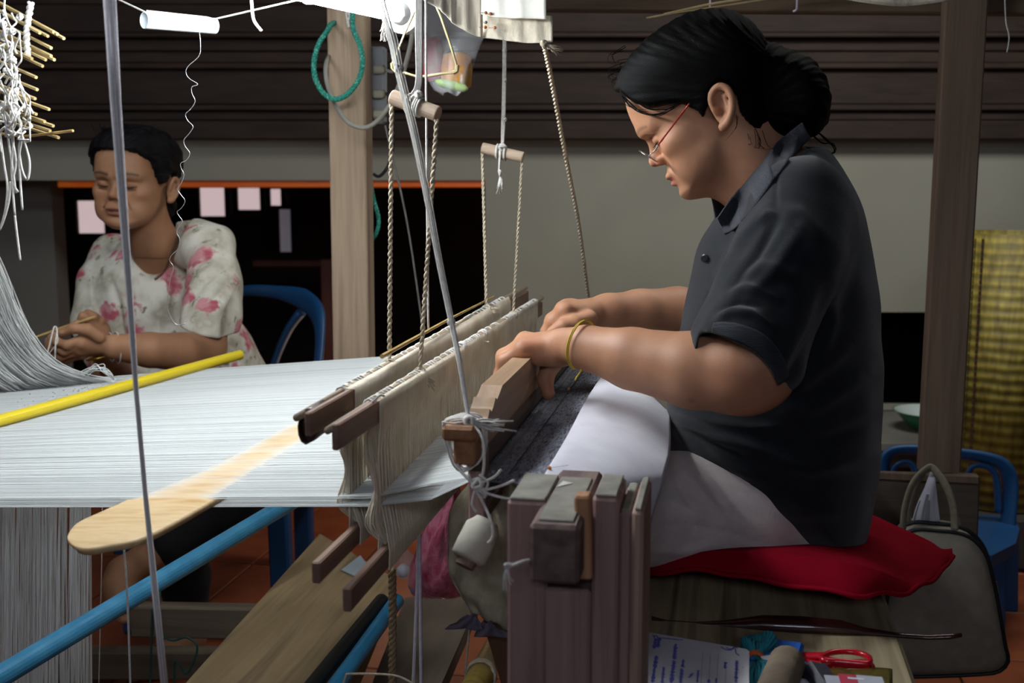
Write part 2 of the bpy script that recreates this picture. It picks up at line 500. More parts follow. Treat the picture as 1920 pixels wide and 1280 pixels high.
# tie string on the beam end
s = MB()
s.rope(catmull([G(992, 1050, .945), G(975, 1054, .93), G(956, 1061, .93)], 6), .0014, 2, .006)
for q in ((944, 1105), (950, 1108), (958, 1096), (962, 1090), (947, 1085)):
    s.tube(catmull([G(952, 1060, .93), G((952+q[0])/2-3, 1078, .928), G(*q, .93)], 4), .0007, 4)
s.tube(catmull([G(958, 1058, .929), G(948, 1058, .927), G(950, 1066, .929)], 4), .0017, 5)
props(s.build('knotted_string', M_string), 'short frayed white string knotted on the rounded end of the cloth beam', 'string')

# lower frame timbers, far left
def box_px(name, m, cx, d, parent, bev=.003): return MB().box(cx, d, None, bev).build(name, m, parent)
a, b = G(250, 1160, 2.02), G(640, 1168, 2.02)
MB().beam(a, b, .035, .062, (0, 0, 1), .003).build('stretcher', M_plank_x, loom)
a, b = G(60, 1242, 2.15), G(560, 1242, 2.15)
MB().beam(a, b, .04, .06, (0, 0, 1), .003).build('stretcher', M_plank_x, loom)

# treadle boards (long planks running away from the viewer)
def ground_plank(name, corners, z, th, m, label):
    P = [GZ(px, py, z) for px, py in corners]
    mb = MB(); mb.prism([(p.x, p.y) for p in P], z-th, z, 'z')
    return props(mb.build(name, m), label, 'plank')
ground_plank('wooden_plank', [(330, 1300), (600, 1000), (742, 1085), (650, 1300)], .33, .035, M_plank, 'wide brown plank lying across the loom legs under the heddles')
ground_plank('wooden_plank', [(690, 1300), (760, 1120), (905, 1105), (820, 1300)], .27, .03, mat('grey_brown_board', '5c5145', '73665a', .8, (20, 3, 20), 6, .4, 20), 'darker board behind the short blue pipe and below the pink bag')
# rough floor wood far right below post
# ================================================================== WARP
XH = G(640, 940, 1.17).x
def warp_z(x, y):
    # height of the warp sheet; near edge and far edge heights read off the photo, sinking to the left
    nl, nr = G(0, 943, 1.17), G(610, 941, 1.17)
    zn = nr.z+(x-nr.x)*(nr.z-nl.z)/(nr.x-nl.x)
    fl, fr = G(500, 690, 2.05), G(735, 674, 2.05)
    zf = fr.z+(x-fr.x)*(fr.z-fl.z)/(fr.x-fl.x)
    t = (y-1.17)/(2.05-1.17)
    return zn*(1-t)+zf*t
x_reedN = G(868, 905, 1.15).x
z_reed = G(868, 905, 1.15).z
warp = MB()
NW = 760
for i in range(NW):
    y = 1.17+0.90*(i+rnd.uniform(-.45, .45))/NW
    if rnd.random() < 0.05: y += rnd.uniform(-.004, .004)
    r = rnd.uniform(.0004, .00075)
    layer = i % 2
    up = 0.006 if layer else -0.008
    pts = []
    xl = -1.35
    zz = lambda x: warp_z(x, y)
    jit = rnd.uniform(-.0012, .0012)
    xs = [xl, -.9, -.62, G(400, 900, y).x, G(560, 850, y).x, XH-.005, XH+.03]
    for x in sorted(xs):
        k = 1.0 if x < -0.3 else 0.5
        # threads part over the shed stick
        pts.append((x, y+jit*(x-XH), zz(x)+up*(1 if x > -1.0 else .1)*0.6))
    pts.append(((XH+x_reedN)/2+.03, y, (zz(XH)+z_reed)/2+up*1.1))
    pts.append((x_reedN+.012, y, z_reed+.001))
    warp.tube(pts, r, 3, caps=False)
warp_o = warp.build('warp_threads', M_warp, None, smooth=True)
props(warp_o, 'wide sheet of white warp threads stretched level across the loom', 'warp', kind='stuff')

# loose threads falling from the upper left and curving into the warp
sk = MB()
for i in range(230):
    t = i/229.0; j = lambda s: rnd.uniform(-s, s)
    ybase = 1.98+.10*rnd.random()
    # outer (right) threads keep to the photo's contour, inner ones fill to the left
    off = (1-t)
    pts = [G(-60-190*off+j(8), 330+j(20), 1.80+j(.03)), G(-25-150*off+j(6), 430, 1.84+j(.03)), G(12-140*off+j(8), 520+30*off, 1.88+j(.03)),
           G(52-120*off+j(8), 612+45*off, 1.92+j(.02)), G(110-110*off+j(8), 682+42*off, 1.95+j(.02))]
    e = G(215-150*off+j(25), 714+40*off+j(4), 2.0)
    e2 = Vector((G(330, 700, ybase).x+j(.06)-.15*off, 2.03-.45*off*rnd.random(), 0)); e2.z = warp_z(e2.x, e2.y)+.003
    pts += [e, e2]
    sk.tube(catmull(pts, 5), rnd.uniform(.0006, .0013), 3, caps=False)
for i in range(9):
    j = lambda s: rnd.uniform(-s, s)
    sk.tube(catmull([G(150+j(20), 708, 1.97), G(180+j(14), 690+j(8), 1.96), G(198+j(8), 693+j(8), 1.95), G(214, 712, 1.97)], 5), .0008, 4)
props(sk.build('loose_threads', M_thread, None, smooth=True), 'loose white threads falling from upper left and curving into the warp', 'threads', kind='stuff')

# threads hanging below the warp at the left
hg = MB()
for i in range(330):
    y = 1.56+.42*rnd.random()
    lim = 178+abs(rnd.gauss(0, 11))
    px = rnd.uniform(-60, lim)*(1 if rnd.random() < .7 else .9)
    a = G(px, 950, y); a.z = warp_z(a.x, y)-.004
    b = G(px-rnd.uniform(2, 22), 1330, y)
    mid = a.lerp(b, .5)+Vector((rnd.uniform(-.004, .004), 0, 0))
    hg.tube([a, mid, b], rnd.uniform(.0006, .0012), 3, caps=False)
props(hg.build('hanging_threads', M_thread, None, smooth=True), 'curtain of white threads hanging down below the warp at its left end', 'threads', kind='stuff')

# shed stick: long flat board with a round end inside the warp
bl = MB()
zst = lambda p: 0
yE = 1.06
sL = [(270, 927), (200, 952), (150, 975), (128, 1000), (128, 1016), (150, 1027), (200, 1024), (270, 1007), (330, 980), (400, 938)]
zs = G(270, 1000, 1.10).z-0.004
pl = [GZ(px, py, zs) for px, py in sL]
zfar = warp_z(G(640, 760, 1.7).x, 1.7)-.004
def onwarp(px, py, dz):
    # point under the warp surface seen at this pixel
    y = 1.6
    for _ in range(30):
        p = G(px, py, y); f = p.z-(warp_z(p.x, y)+dz)
        q = G(px, py, y+.001); g = q.z-(warp_z(q.x, y+.001)+dz)
        if abs(g-f) < 1e-9: break
        y = y-f/((g-f)/.001)
        y = min(max(y, .9), 2.6)
    return G(px, py, y)
top_edge = [(200, 952), (270, 921), (400, 868), (500, 815), (600, 762), (680, 722)]
bot_edge = [(200, 1020), (275, 1003), (400, 935), (500, 870), (610, 805), (690, 752)]
rows = []
tipc = [((126, 1004), (127, 1012)), ((133, 990), (140, 1022)), ((150, 975), (165, 1026))]
for ta, tb in tipc+list(zip(top_edge, bot_edge)):
    A = onwarp(*ta, .0042); B = onwarp(*tb, .0042)
    rows.append([A.lerp(B, f)+Vector((0, 0, -.0012*(2*f-1)**4)) for f in (0, .12, .35, .65, .88, 1)])
rows = bezrows(rows, 2, 4)
bl.grid(rows, .007)
M_pale = mat('pale_yellow_wood', 'c8a878', 'dcc196', .5, (12, 50, 12), 5, .1, 16, c3='bf9c66')
o = bl.build('shed_stick', M_pale, None, smooth=True)
props(o, 'broad pale wooden board with a rounded end slid between the white warp threads', 'board')

# pipes
def pipe(name, a, b, r, m, label, wall=.002, n=20):
    a = Vector(a); b = Vector(b); ax = (b-a); L = ax.length
    mb = MB(); mb.lathe(a, ax, [(.04, .0002), (.04, r-wall), (0, r-wall), (0, r), (L, r), (L, r-wall), (L-.04, r-wall), (L-.04, .0002)], n)
    return props(mb.build(name, m, None, smooth=False), label, 'pipe')
M_yel = mat('yellow_plastic', 'e9cf22', 'f0d93a', .35, (3, 3, 3), coat=.2)
M_blue = mat('blue_pvc', '45a2d6', '5cb6e4', .35, (30, 30, 30), 6, .05, 60)
M_blk = mat('black_rubber', '15171a', '1d2023', .5)
def smooth_by_angle(o):
    me = o.data
    me.polygons.foreach_set('use_smooth', np.array([len(p.vertices) == 4 for p in me.polygons]))
ya = onwarp(-20, 794, .012); yb = onwarp(450, 665, .012)
ya = ya+(ya-yb)*.25
pipe('yellow_pipe', ya, yb, .0098, M_yel, 'yellow plastic rod lying slantwise on top of the white warp')
a = G(-60, 1304, 1.24); b = G(590, 914, 2.02)
pipe('blue_pipe', a, b, .0150, M_blue, 'long blue pipe slanting below the warp in front of the person in floral blouse')
a = GZ(620, 1300, .345+.03); b = GZ(744, 1126, .345+.03)
pipe('blue_pipe', a, b, .0125, mat('bright_blue_pvc', '1b8ec6', '2aa0d6', .35, (30, 30, 30)), 'short bright blue pipe lying on the brown plank beside a black tube')
a = GZ(575, 1300, .345+.03); b = GZ(716, 1126, .345+.03)
pipe('black_tube', a, b, .0125, M_blk, 'matt black tube lying against the short blue pipe')

# ================================================================== HEDDLE SHAFTS
def shaft(nearbar, farbar, lathN, lathF, lath_h, yarn_px, botN, bot_h, label, seed, capcol=None):
    r_ = random.Random(seed)
    A, B = G(*nearbar), G(*farbar)
    th = thing('heddle_shaft', label, 'heddle shaft', (A.x, (A.y+B.y)/2, G(*botN).z), 'heddle shafts of the loom')
    tb_o = MB().tube([A, A.lerp(B, .3)+Vector((0, 0, .001)), A.lerp(B, .7), B], [.0038, .0046, .0046, .0042], 10).build('top_bar', M_bary, th, smooth=True)
    LA, LB = G(*lathN), G(*lathF)
    MB().beam(LA, LB, .007, lath_h, (0, 0, 1), .0015).build('lath', M_lathw, th)
    C0 = G(*botN); C1 = Vector((C0.x, B.y, C0.z))
    MB().beam(C0, C1, .009, bot_h, (0, 0, 1), .0015).build('lath', M_lathw, th)
    # find y limits of the yarn from pixels
    def tpx(px):
        lo, hi = 0.0, 1.0
        for _ in range(40):
            m_ = (lo+hi)/2
            if proj(A.lerp(B, m_))[0] < px: lo = m_
            else: hi = m_
        return lo
    t0, t1 = tpx(yarn_px[0]), tpx(yarn_px[1])
    y = MB(); N = 620
    for i in range(N):
        t = t0+(t1-t0)*(i+r_.uniform(-.4, .4))/N
        p = A.lerp(B, t); q = Vector((C0.x, C0.y+(p.y-A.y), C0.z+bot_h*.3))
        lt = Vector((LA.x+(LB.x-LA.x)*t, p.y, LA.z+(LB.z-LA.z)*t))
        dx = r_.uniform(-.002, .002); sd = .0052 if i % 2 else -.0052
        mz = warp_z(p.x, p.y)
        mid = Vector((p.x*.5+q.x*.5+dx, p.y+r_.uniform(-.003, .003), mz))
        rr = r_.uniform(.0007, .0011)
        y.tube([p+Vector((sd*.95, 0, .0040)), lt+Vector((sd, 0, lath_h*.48)), lt+Vector((sd, 0, 0)), lt+Vector((sd, 0, -lath_h*.55)), p.lerp(mid, .5)+Vector((sd*.7, r_.uniform(-.0015, .0015), 0)), mid,
                mid.lerp(q, .5)+Vector((sd*.7, r_.uniform(-.0015, .0015), 0)), q+Vector((sd*1.2, 0, 0)), q+Vector((sd, 0, -bot_h*.85))], rr, 3, caps=False)
    # loose loops at the near end
    for i in range(120):
        p = A.lerp(B, t0+.035*r_.random()); 
        bul = -r_.uniform(.002, .016)
        q = Vector((C0.x, C0.y+(p.y-A.y), C0.z))
        y.tube(catmull([p+Vector((0, -.002, -.02)), p.lerp(q, .3)+Vector((bul*.6, r_.uniform(-.012, .004), 0)), p.lerp(q, .55)+Vector((bul*.3, 0, 0)),
                        p.lerp(q, .78)+Vector((bul, r_.uniform(-.01, .004), 0)), q+Vector((0, .01, .01))], 4), .0005, 3, caps=False)
    o = y.build('heddle_yarn', M_yarn, th, smooth=True); o['kind'] = 'stuff'
    # wrapped binding along the bar, in the yarn zone
    wv = MB()
    n = 90
    for i in range(n):
        t = t0+(t1-t0)*i/n; c = A.lerp(B, t)
        if r_.random() < .45: continue
        ring = [c+Vector((math.cos(a)*.0062, r_.uniform(-.001, .001), math.sin(a)*.0062)) for a in np.linspace(0, 2*PI, 9)[:-1]]
        wv.tube(ring, .0013, 4, closed=True)
    o = wv.build('binding', M_string, tb_o, smooth=True); o['kind'] = 'stuff'
    return th, A, B, C0
hs1 = shaft((556, 783, 1.06), (986, 538, 2.20), (577, 796, 1.06), (988, 556, 2.2), .024, (640, 948), (592, 1074, 1.06), .022,
            'rear heddle shaft, nearer the white warp, with black tape on its near end', 5)
hs2 = shaft((614, 807, 1.05), (1016, 558, 2.20), (628, 820, 1.05), (1014, 578, 2.2), .026, (692, 1004), (650, 1125, 1.03), .024,
            'front heddle shaft, nearer the beater, hung with cream yarn', 6)
# black tape on rear shaft's end
tp = MB(); c = G(585, 795, 1.09)
ring = lambda yy, dx=0: [Vector((c.x+dx+math.cos(a)*.0085, yy+math.sin(a)*.004, c.z+math.sin(a)*.0165+.001)) for a in np.linspace(0, 2*PI, 13)[:-1]]
tp.grid([ring(1.075), ring(1.085, .001), ring(1.105), ring(1.12)], .001, closed=True)
tp.tube(catmull([G(578, 805, 1.07), G(575, 815, 1.07), G(580, 822, 1.07)], 4), .001, 5)
tp.build('tape', mat('dark_red_black_tape', '1a1110', '3a1a18', .4, (60, 60, 60)), hs1[0], smooth=True)
# thin bamboo stick tied above the rear shaft
a, b = G(716, 668, 1.30), G(926, 556, 1.95)
props(MB().tube([a, a.lerp(b, .5)+Vector((0, 0, .002)), b], [.0028, .0022, .0016], 7).build('bamboo_stick', mat('golden_bamboo', '9a7c45', 'c0a36a', .45, (30, 30, 30))), 'thin golden bamboo stick tied above the rear heddle shaft', 'stick')
# bottom bar pin tips
for (px, py, y) in ((575, 1110, 1.055), (642, 1156, 1.02)):
    pass

# ================================================================== BEATER
N0 = G(868, 803, 1.12)
btr = thing('beater', 'heavy brown wooden beater with carved near end gripped by the person in polo shirt', 'beater', (N0.x, 1.7, G(900, 960, 1.15).z))
xr, ztb = N0.x, N0.z
# carved top profile in the y-z plane
prof = [(1.125, ztb-.014), (1.125, ztb-.002), (1.135, ztb+.003), (1.165, ztb+.001), (1.175, ztb-.004), (1.183, ztb-.001), (1.19, ztb+.006), (1.20, ztb+.001), (1.21, ztb+.004),
        (1.222, ztb+.012), (1.232, ztb+.008), (1.245, ztb+.012), (1.262, ztb+.018), (2.08, ztb+.018), (2.08, ztb-.030), (1.14, ztb-.030)]
MB().prism(prof, xr-.011, xr+.013, 'x').build('rail', wood('beater_wood', '86694f', 'ab8c6c', 'y', .55, .8, .3), btr)
MB().box((xr-.003, 1.135, ztb-.004), (.034, .05, .015), None, .003).build('carved_end', M_end, btr)
MB().box((xr+.002, 1.132, ztb-.024), (.022, .034, .026), None, .0025).build('carved_end', M_end, btr)
MB().box((xr+.005, 1.61, ztb-.040), (.017, .92, .024), None, .002).build('lower_rail', wood('beater_wood_dark', '4b3a30', '5e4a3d', 'y', .6), btr)
MB().box((xr+.006, 1.165, ztb-.078), (.018, .022, .10), None, .002).build('sword', M_purp, btr)
# reed: fine dents
rd = MB(); n = 300
for i in range(n):
    yy = 1.175+.9*i/n
    rd.box((xr+.006, yy, ztb-.075), (.006, .0010, .05))
o = rd.build('reed_dents', mat('steel_dents', '6c747c', '8b929a', .4, metal=.8), btr); o['kind'] = 'stuff'
MB().box((xr+.006, 1.62, ztb-.052), (.012, .93, .006), None, .001).build('reed_batten', mat('blue_grey_tape', '2a3140', '3a4356', .6), btr)
MB().box((xr+.006, 1.62, ztb-.104), (.014, .93, .014), None, .001).build('reed_batten', M_lathw, btr)

# ================================================================== WOVEN CLOTH
M_dark_cloth = mat('dark_blue_grey_weave', '25272f', '8a8ea0', .75, (260, 45, 200), 4, .8, 10, c3='4a4d5c', sheen=.2, contrast=(.38, .62))
p0 = G(908, 897, 1.15); p1 = G(1024, 892, 1.15)
zcl = p0.z
cl = MB(); rows = []
nx = 14; ny = 60
for j in range(ny+1):
    y = 1.14+.93*j/ny
    row = []
    for i in range(nx+1):
        f = i/nx; x = p0.x-.012+(p1.x+.012-p0.x)*f
        row.append((x, y+.004*math.sin(f*5+j)*(.3 if j else 1), zcl+.0005*math.sin(j*1.7+i)-.004*f*f*f))
    rows.append(row)
cl.grid(rows, .0012)
props(cl.build('woven_cloth', M_dark_cloth, None, smooth=True), 'narrow band of dark blue-grey woven cloth between beater and white cover cloth', 'cloth')
# thin string line and stitches
s = MB(); a = G(925, 890, 1.16); b = G(1050, 760, 1.5)
s.tube([Vector((G(955, 880, 1.16).x, y, zcl+.0035)) for y in np.linspace(1.16, 2.0, 12)], .0006, 4)
props(s.build('tension_string', mat('dark_thread', '22232a', '2c2d35', .8)), 'fine dark string stretched along the woven cloth', 'string')
s = MB(); xm = G(921, 890, 1.16).x
s.box((xm, 1.62, zcl+.002), (.0035, .9, .0035))
props(s.build('temple_rod', mat('pale_steel_rod', 'a3a9ac', 'c3c8ca', .35, metal=.6)), 'thin pale metal rod lying beside the reed on the dark cloth', 'rod')
# white cover cloth over beam and lap
ctl = [[(1132, 700, 1.70), (1175, 706, 1.68), (1215, 735, 1.64), (1256, 775, 1.60)],
       [(1099, 752, 1.50), (1150, 748, 1.51), (1205, 758, 1.52), (1256, 800, 1.50)],
       [(1062, 822, 1.31), (1120, 810, 1.34), (1190, 812, 1.38), (1256, 842, 1.40)],
       [(1024, 886, 1.17), (1078, 874, 1.21), (1165, 868, 1.27), (1250, 872, 1.33)],
       [(1018, 900, 1.150), (1072, 912, 1.16), (1160, 925, 1.21), (1236, 920, 1.28)],
       [(1026, 912, 1.147), (1075, 960, 1.15), (1155, 975, 1.20), (1210, 1005, 1.27)]]
rows = [[G(*p) for p in r] for r in ctl]
rows = bezrows(rows, 8, 8)
for i, r in enumerate(rows):
    for j, p in enumerate(r):
        fold = .0012*math.sin(i*.13+j*.28)+.0008*math.sin(j*.2-i*.31+1)
        p += Vector((0, -fold*.5, fold))*min(1, j/6)
wc = MB().grid(rows, .0015)
M_white = mat('white_cotton_cloth', 'd4d2de', 'e2e1ea', .85, (20, 20, 20), 4, .1, 60, sheen=.2)
props(wc.build('cover_cloth', M_white, None, smooth=True), 'smooth white cover cloth draped over the cloth beam and the lap behind it', 'cloth')
def pin(px, py, y, label, c='c9772a', r=.0022, grp='pins in the cloth on the loom', dirv=(.02, .0, .004)):
    p = G(px, py, y); t = thing('dressmaking_pin', label, 'pin', p, grp)
    mb = MB(); 
    for i in range(5): pass
    mb.lathe(p-Vector((0, 0, r)), (0, 0, 1), [(r*(1-math.cos(a)), r*math.sin(a)) for a in np.linspace(.05, PI-.05, 7)], 10)
    mb.build('pin_head', mat('amber_bead_'+c, c, c, .2, coat=.5), t, smooth=True)
    MB().tube([p, p+Vector(dirv)], .0004, 4).build('shaft', mat('steel_pin', 'b0b0b0', 'c0c0c0', .3, metal=1), t)
pin(1030, 877, 1.178, 'amber-headed pin at the corner of the white cover cloth')
pin(1066, 729, 1.50, 'amber-headed pin in the dark cloth below the gripping thumb', r=.002)
# ================================================================== OVERHEAD: LAMP, CORDS, DOWELS
M_plastic = mat('white_lamp_plastic', 'd9dbdc', 'e6e8e8', .4, (5, 5, 5))
T1 = G(742, 24, 1.72)
dirT = (-RT*0.42 - FH*0.907).normalized()
T0 = T1+dirT*0.60
lampo = thing('fluorescent_lamp', 'lit white fluorescent tube with round end holder above the heddles', 'lamp', T1)
MB().tube([T1, T0], .0130, 16).build('tube', emis('lit_tube', (0.93, 0.97, 1.0), TUBE_EMIT), lampo, smooth=True)
upd = Vector((0, 0, 1)); sd_ = dirT.cross(upd).normalized()
hold = MB()
oval = [(math.cos(a)*.028, math.sin(a)*.028+(0 if math.sin(a) < 0 else .05)) for a in np.linspace(0, 2*PI, 25)[:-1]]
back = FH*0.024
c0 = T1+Vector((0, 0, .000))-dirT*.012
def oring(off, s): return [c0+dirT*(off)+sd_*(x*s)+upd*((z)*s-.000) for x, z in oval]
hold.grid([oring(-.024, .86), oring(-.022, 1), oring(-.006, 1.0), oring(-.004, .9)], 0, closed=True)
k = len(hold.V); hold.F.append(tuple(range(k-24, k))); hold.F.append(tuple(range(23, -1, -1)))
hold.build('end_holder', M_plastic, lampo, smooth=False)
MB().lathe(c0-dirT*.004, dirT, [(0, .0160), (.006, .0155), (.012, .0140), (.016, .0132)], 18).build('socket', M_plastic, lampo, smooth=True)
MB().beam(T1+upd*.062+dirT*-.03, T0+upd*.062, .05, .03, (0, 0, 1), .004).build('lamp_body', M_plastic, lampo)

def cord(name, pts, r, m, label, cat='cord', group=None, n=7, smooth_n=8, rope=False, strands=3, pitch=.02, extra=None):
    mb = MB(); P = catmull(pts, smooth_n)
    if rope: mb.rope(P, r, strands, pitch)
    else: mb.tube(P, r, n)
    if extra: extra(mb)
    return props(mb.build(name, m, None, smooth=True), label, cat, group)
def tassel(mb, p, d, n, L, r, spread, seed=1):
    rr = random.Random(seed); d = Vector(d).normalized()
    for i in range(n):
        e = p+d*L*rr.uniform(.7, 1.1)+Vector((rr.uniform(-1, 1), rr.uniform(-1, 1), rr.uniform(-1, 1)))*spread
        m_ = p.lerp(e, .5)+Vector((rr.uniform(-1, 1), 0, rr.uniform(-1, 1)))*spread*.4
        mb.tube([p, m_, e], r, 4)
def knot(mb, p, R, r, turns=3, seed=1):
    rr = random.Random(seed)
    for i in range(turns):
        ax = Vector((rr.uniform(-1, 1), rr.uniform(-1, 1), rr.uniform(-1, 1))).normalized(); u = ax.orthogonal().normalized(); w_ = ax.cross(u)
        mb.tube([p+(u*math.cos(a)+w_*math.sin(a))*R*.7 for a in np.linspace(0, 2*PI, 9)[:-1]], r, 5, closed=True)

# heavy white multi-strand cord left of centre, in front of everything
mb = MB()
for k_ in range(6):
    a = k_*PI/3; o_ = lambda s, p: p+RT*(math.cos(a)*s)+FH*(math.sin(a)*s)
    mb.tube([o_(.0042, G(202, -60, 1.02)), o_(.0034, G(216, 180, 1.02)), o_(.0024, G(236, 460, 1.02)), o_(.0016, G(256, 740, 1.02)), o_(.0016, G(272, 920, 1.02)), o_(.0022, G(290, 1100, 1.02)), o_(.0027, G(313, 1330, 1.02))],
            [.0020, .0018, .0014, .0009, .0009, .0011, .0014], 6)
_m = mat('white_lilac_cord', 'ece8ee', 'f8f6fa', .8, (200, 200, 200), 3, spec=.2, sss=.9); _m.node_tree.nodes['Principled BSDF'].inputs['Subsurface Radius'].default_value = (.012, .012, .013)
props(mb.build('white_cord', mat('white_lilac_cord', 'e6e2ea', 'f6f4f8', .8, (200, 200, 200), 3, spec=.2, sss=.9), None, smooth=True), 'long pale multi-strand cord running top to bottom in front of the floral blouse', 'cord')
cord('thin_cord', [G(231, 1016, 1.30), G(238, 1100, 1.30), G(246, 1330, 1.30)], .0014, M_string, 'thin pale cord hanging straight down below the rounded board end')
# second cord with knots from the lamp down to the beater's near end
top = G(716, 20, 1.22)
mb = MB()
P = [G(716, 0, 1.30), G(738, 80, 1.29), G(748, 130, 1.28), G(775, 240, 1.26), G(800, 360, 1.24), G(822, 480, 1.22), G(846, 600, 1.19), G(862, 680, 1.16), G(874, 755, 1.14), G(880, 788, 1.13)]
for k_ in range(11):
    a = k_*PI*2/11
    mb.tube([p+RT*(math.cos(a)*s*(1 if k_ % 2 else .5))+FH*(math.sin(a)*s) for p, s in zip(catmull(P, 5), np.linspace(.0062, .0014, 46))], list(np.linspace(.0006, .0006, 46)), 4)
for q, R_ in ((G(748, 128, 1.28), .006), (G(846, 604, 1.19), .0045)): knot(mb, q, R_, .0018, 4, 3)
rb = G(880, 790, 1.125)
knot(mb, rb, .008, .0020, 5, 8)
# wraps round the rail
for yy in (1.128, 1.136, 1.143):
    mb.tube(catmull([(xr-.022, yy, ztb+.004), (xr, yy, ztb+.011), (xr+.017, yy, ztb+.004), (xr+.018, yy, ztb-.03), (xr, yy, ztb-.046), (xr-.012, yy, ztb-.04), (xr-.022, yy, ztb-.01), (xr-.022, yy, ztb+.004)], 3), .0012, 5)
tassel(mb, rb, (RT*1.0+Vector((0, 0, -.15))), 9, .040, .0009, .008, 4)
tassel(mb, rb, (-RT*1.0+Vector((0, 0, -.25))), 7, .022, .0009, .008, 5)
mb.tube(catmull([rb, G(902, 815, 1.115), G(908, 850, 1.11), G(906, 885, 1.11), G(899, 905, 1.11)], 5), .0016, 5)
mb.tube(catmull([G(852, 850, 1.12), G(862, 880, 1.115), G(885, 905, 1.11), G(902, 935, 1.11), G(920, 975, 1.10), G(924, 1005, 1.10), G(915, 1018, 1.10)], 5), .0017, 5)
kp = G(896, 908, 1.108); knot(mb, kp, .009, .0016, 6, 2); knot(mb, kp+Vector((.004, 0, -.008)), .008, .0014, 4, 12)
for pts_ in (((940, 880), (925, 895), (900, 905)), ((878, 890), (890, 915), (905, 940)), ((905, 925), (915, 905), (898, 890)), ((890, 920), (885, 945), (893, 960)), ((1000, 925), (960, 935), (915, 925), (898, 915)), ((965, 900), (935, 912), (900, 920))):
    mb.tube(catmull([G(*q, 1.105) for q in pts_], 5), .0015, 5)
props(mb.build('tie_cord', M_string, None, smooth=True), 'knotted pale cord coming down from the lamp and tied round the carved beater end', 'cord')
# spool hanging at the beater end
sp = thing('thread_spool', 'whitish cylindrical thread weight hanging below the beater end', 'spool', G(880, 1060, 1.12))
a = G(908, 985, 1.13); b = G(876, 1050, 1.11)
MB().lathe(b, a-b, [(0, .0150), (.003, .0185), (.018, .0190), (.036, .0185), (.040, .015), (.045, .012)], 18).build('spool_body', mat('dull_white_cotton_wrap', 'aaa698', 'c4c0b2', .9, (12, 80, 12)), sp, smooth=True)
MB().lathe(b-(a-b).normalized()*.007, a-b, [(0, .010), (.008, .011)], 14).build('spool_end', M_lathw, sp)

mb = MB(); tassel(mb, G(722, 36, 1.62), (0, 0, -1), 22, .026, .0009, .007, 21); knot(mb, G(722, 37, 1.62), .004, .0014, 3, 3)
props(mb.build('string_tuft', M_string, None, smooth=True), 'frayed white string tuft hanging from the lamp end', 'string', kind='stuff')
# dowels and their suspension cords
def dowel(a, b, r, lab, knot_px, ky, updn, tops, hang):
    A, B = G(*a), G(*b)
    t = thing('dowel', lab, 'dowel', A.lerp(B, .5), 'suspended dowels above the heddles')
    MB().tube([A, A.lerp(B, .02), A.lerp(B, .98), B], [r*.94, r, r, r*.94], 18).build('dowel_body', M_bar, t, smooth=False)
    return t, A, B
d1, A1, B1 = dowel((735, 182, 1.37), (822, 214, 1.36), .0092, 'thick pale wooden dowel hanging in front of the clear plastic bag', None, 0, 0, 0, 0)
d2, A2, B2 = dowel((904, 277, 1.92), (981, 295, 1.92), .0090, 'smaller pale wooden dowel hanging right of the thick one, before the grey wall', None, 0, 0, 0, 0)
def wrap(mb, c, ax, R, r, n, w_):
    ax = Vector(ax).normalized(); u = ax.orthogonal().normalized(); v = ax.cross(u)
    mb.tube([c+ax*(w_*(k/(n*12.0)-.5))+(u*math.cos(2*PI*k/12)+v*math.sin(2*PI*k/12))*R for k in range(n*12+1)], r, 5)
mb = MB(); c = A1.lerp(B1, .5)
for k_ in range(5):
    mb.tube(catmull([G(781+k_*2.4, -60, 1.36), G(780+k_*2.6, 60, 1.36), G(781+k_*2.2, 150, 1.36), c+Vector((0.002*(k_-2), 0, .014))], 5), .0014, 5)
wrap(mb, c-(B1-A1)*.04, B1-A1, .0108, .0016, 3, .016); wrap(mb, c+(B1-A1)*.10, B1-A1, .0108, .0016, 2, .006)
knot(mb, c+Vector((.006, -.006, .012)), .006, .0016, 5, 7)
props(mb.build('suspension_cord', M_string, None, smooth=True), 'bundle of white cords knotted round the thick dowel', 'cord')
mb = MB(); c = A2.lerp(B2, .48)
for k_ in range(3):
    mb.tube(catmull([G(944+k_*2, -40, 1.92), G(944+k_*2, 80, 1.92), G(943+k_*2, 170, 1.92), G(941+k_*2, 240, 1.92), c+Vector((.001*k_, 0, .012))], 5), .0018, 5)
for yy in (95, 150, 224): knot(mb, G(946, yy, 1.92), .0042, .0014, 3, yy)
wrap(mb, c, B2-A2, .0112, .0022, 3, .02); knot(mb, c+Vector((.002, -.008, .008)), .008, .0020, 4, 9)
mb.tube(catmull([c+Vector((0, -.011, 0)), G(936, 310, 1.90), G(937, 330, 1.90)], 4), .0022, 5)
knot(mb, G(937, 322, 1.90), .004, .0016, 3, 4)
tassel(mb, G(937, 330, 1.90), (0, 0, -1), 12, .024, .0010, .006, 3)
props(mb.build('suspension_cord', M_string, None, smooth=True), 'white cord with a frayed tail knotted round the smaller dowel', 'cord')
def onbar(A, B, px):
    lo, hi = 0., 1.
    for _ in range(40):
        m_ = (lo+hi)/2
        if proj(A.lerp(B, m_))[0] < px: lo = m_
        else: hi = m_
    return A.lerp(B, lo)
b1a = onbar(hs1[1], hs1[2], 730); b1b = onbar(hs2[1], hs2[2], 787); b2a = onbar(hs1[1], hs1[2], 912); b2b = onbar(hs2[1], hs2[2], 962)
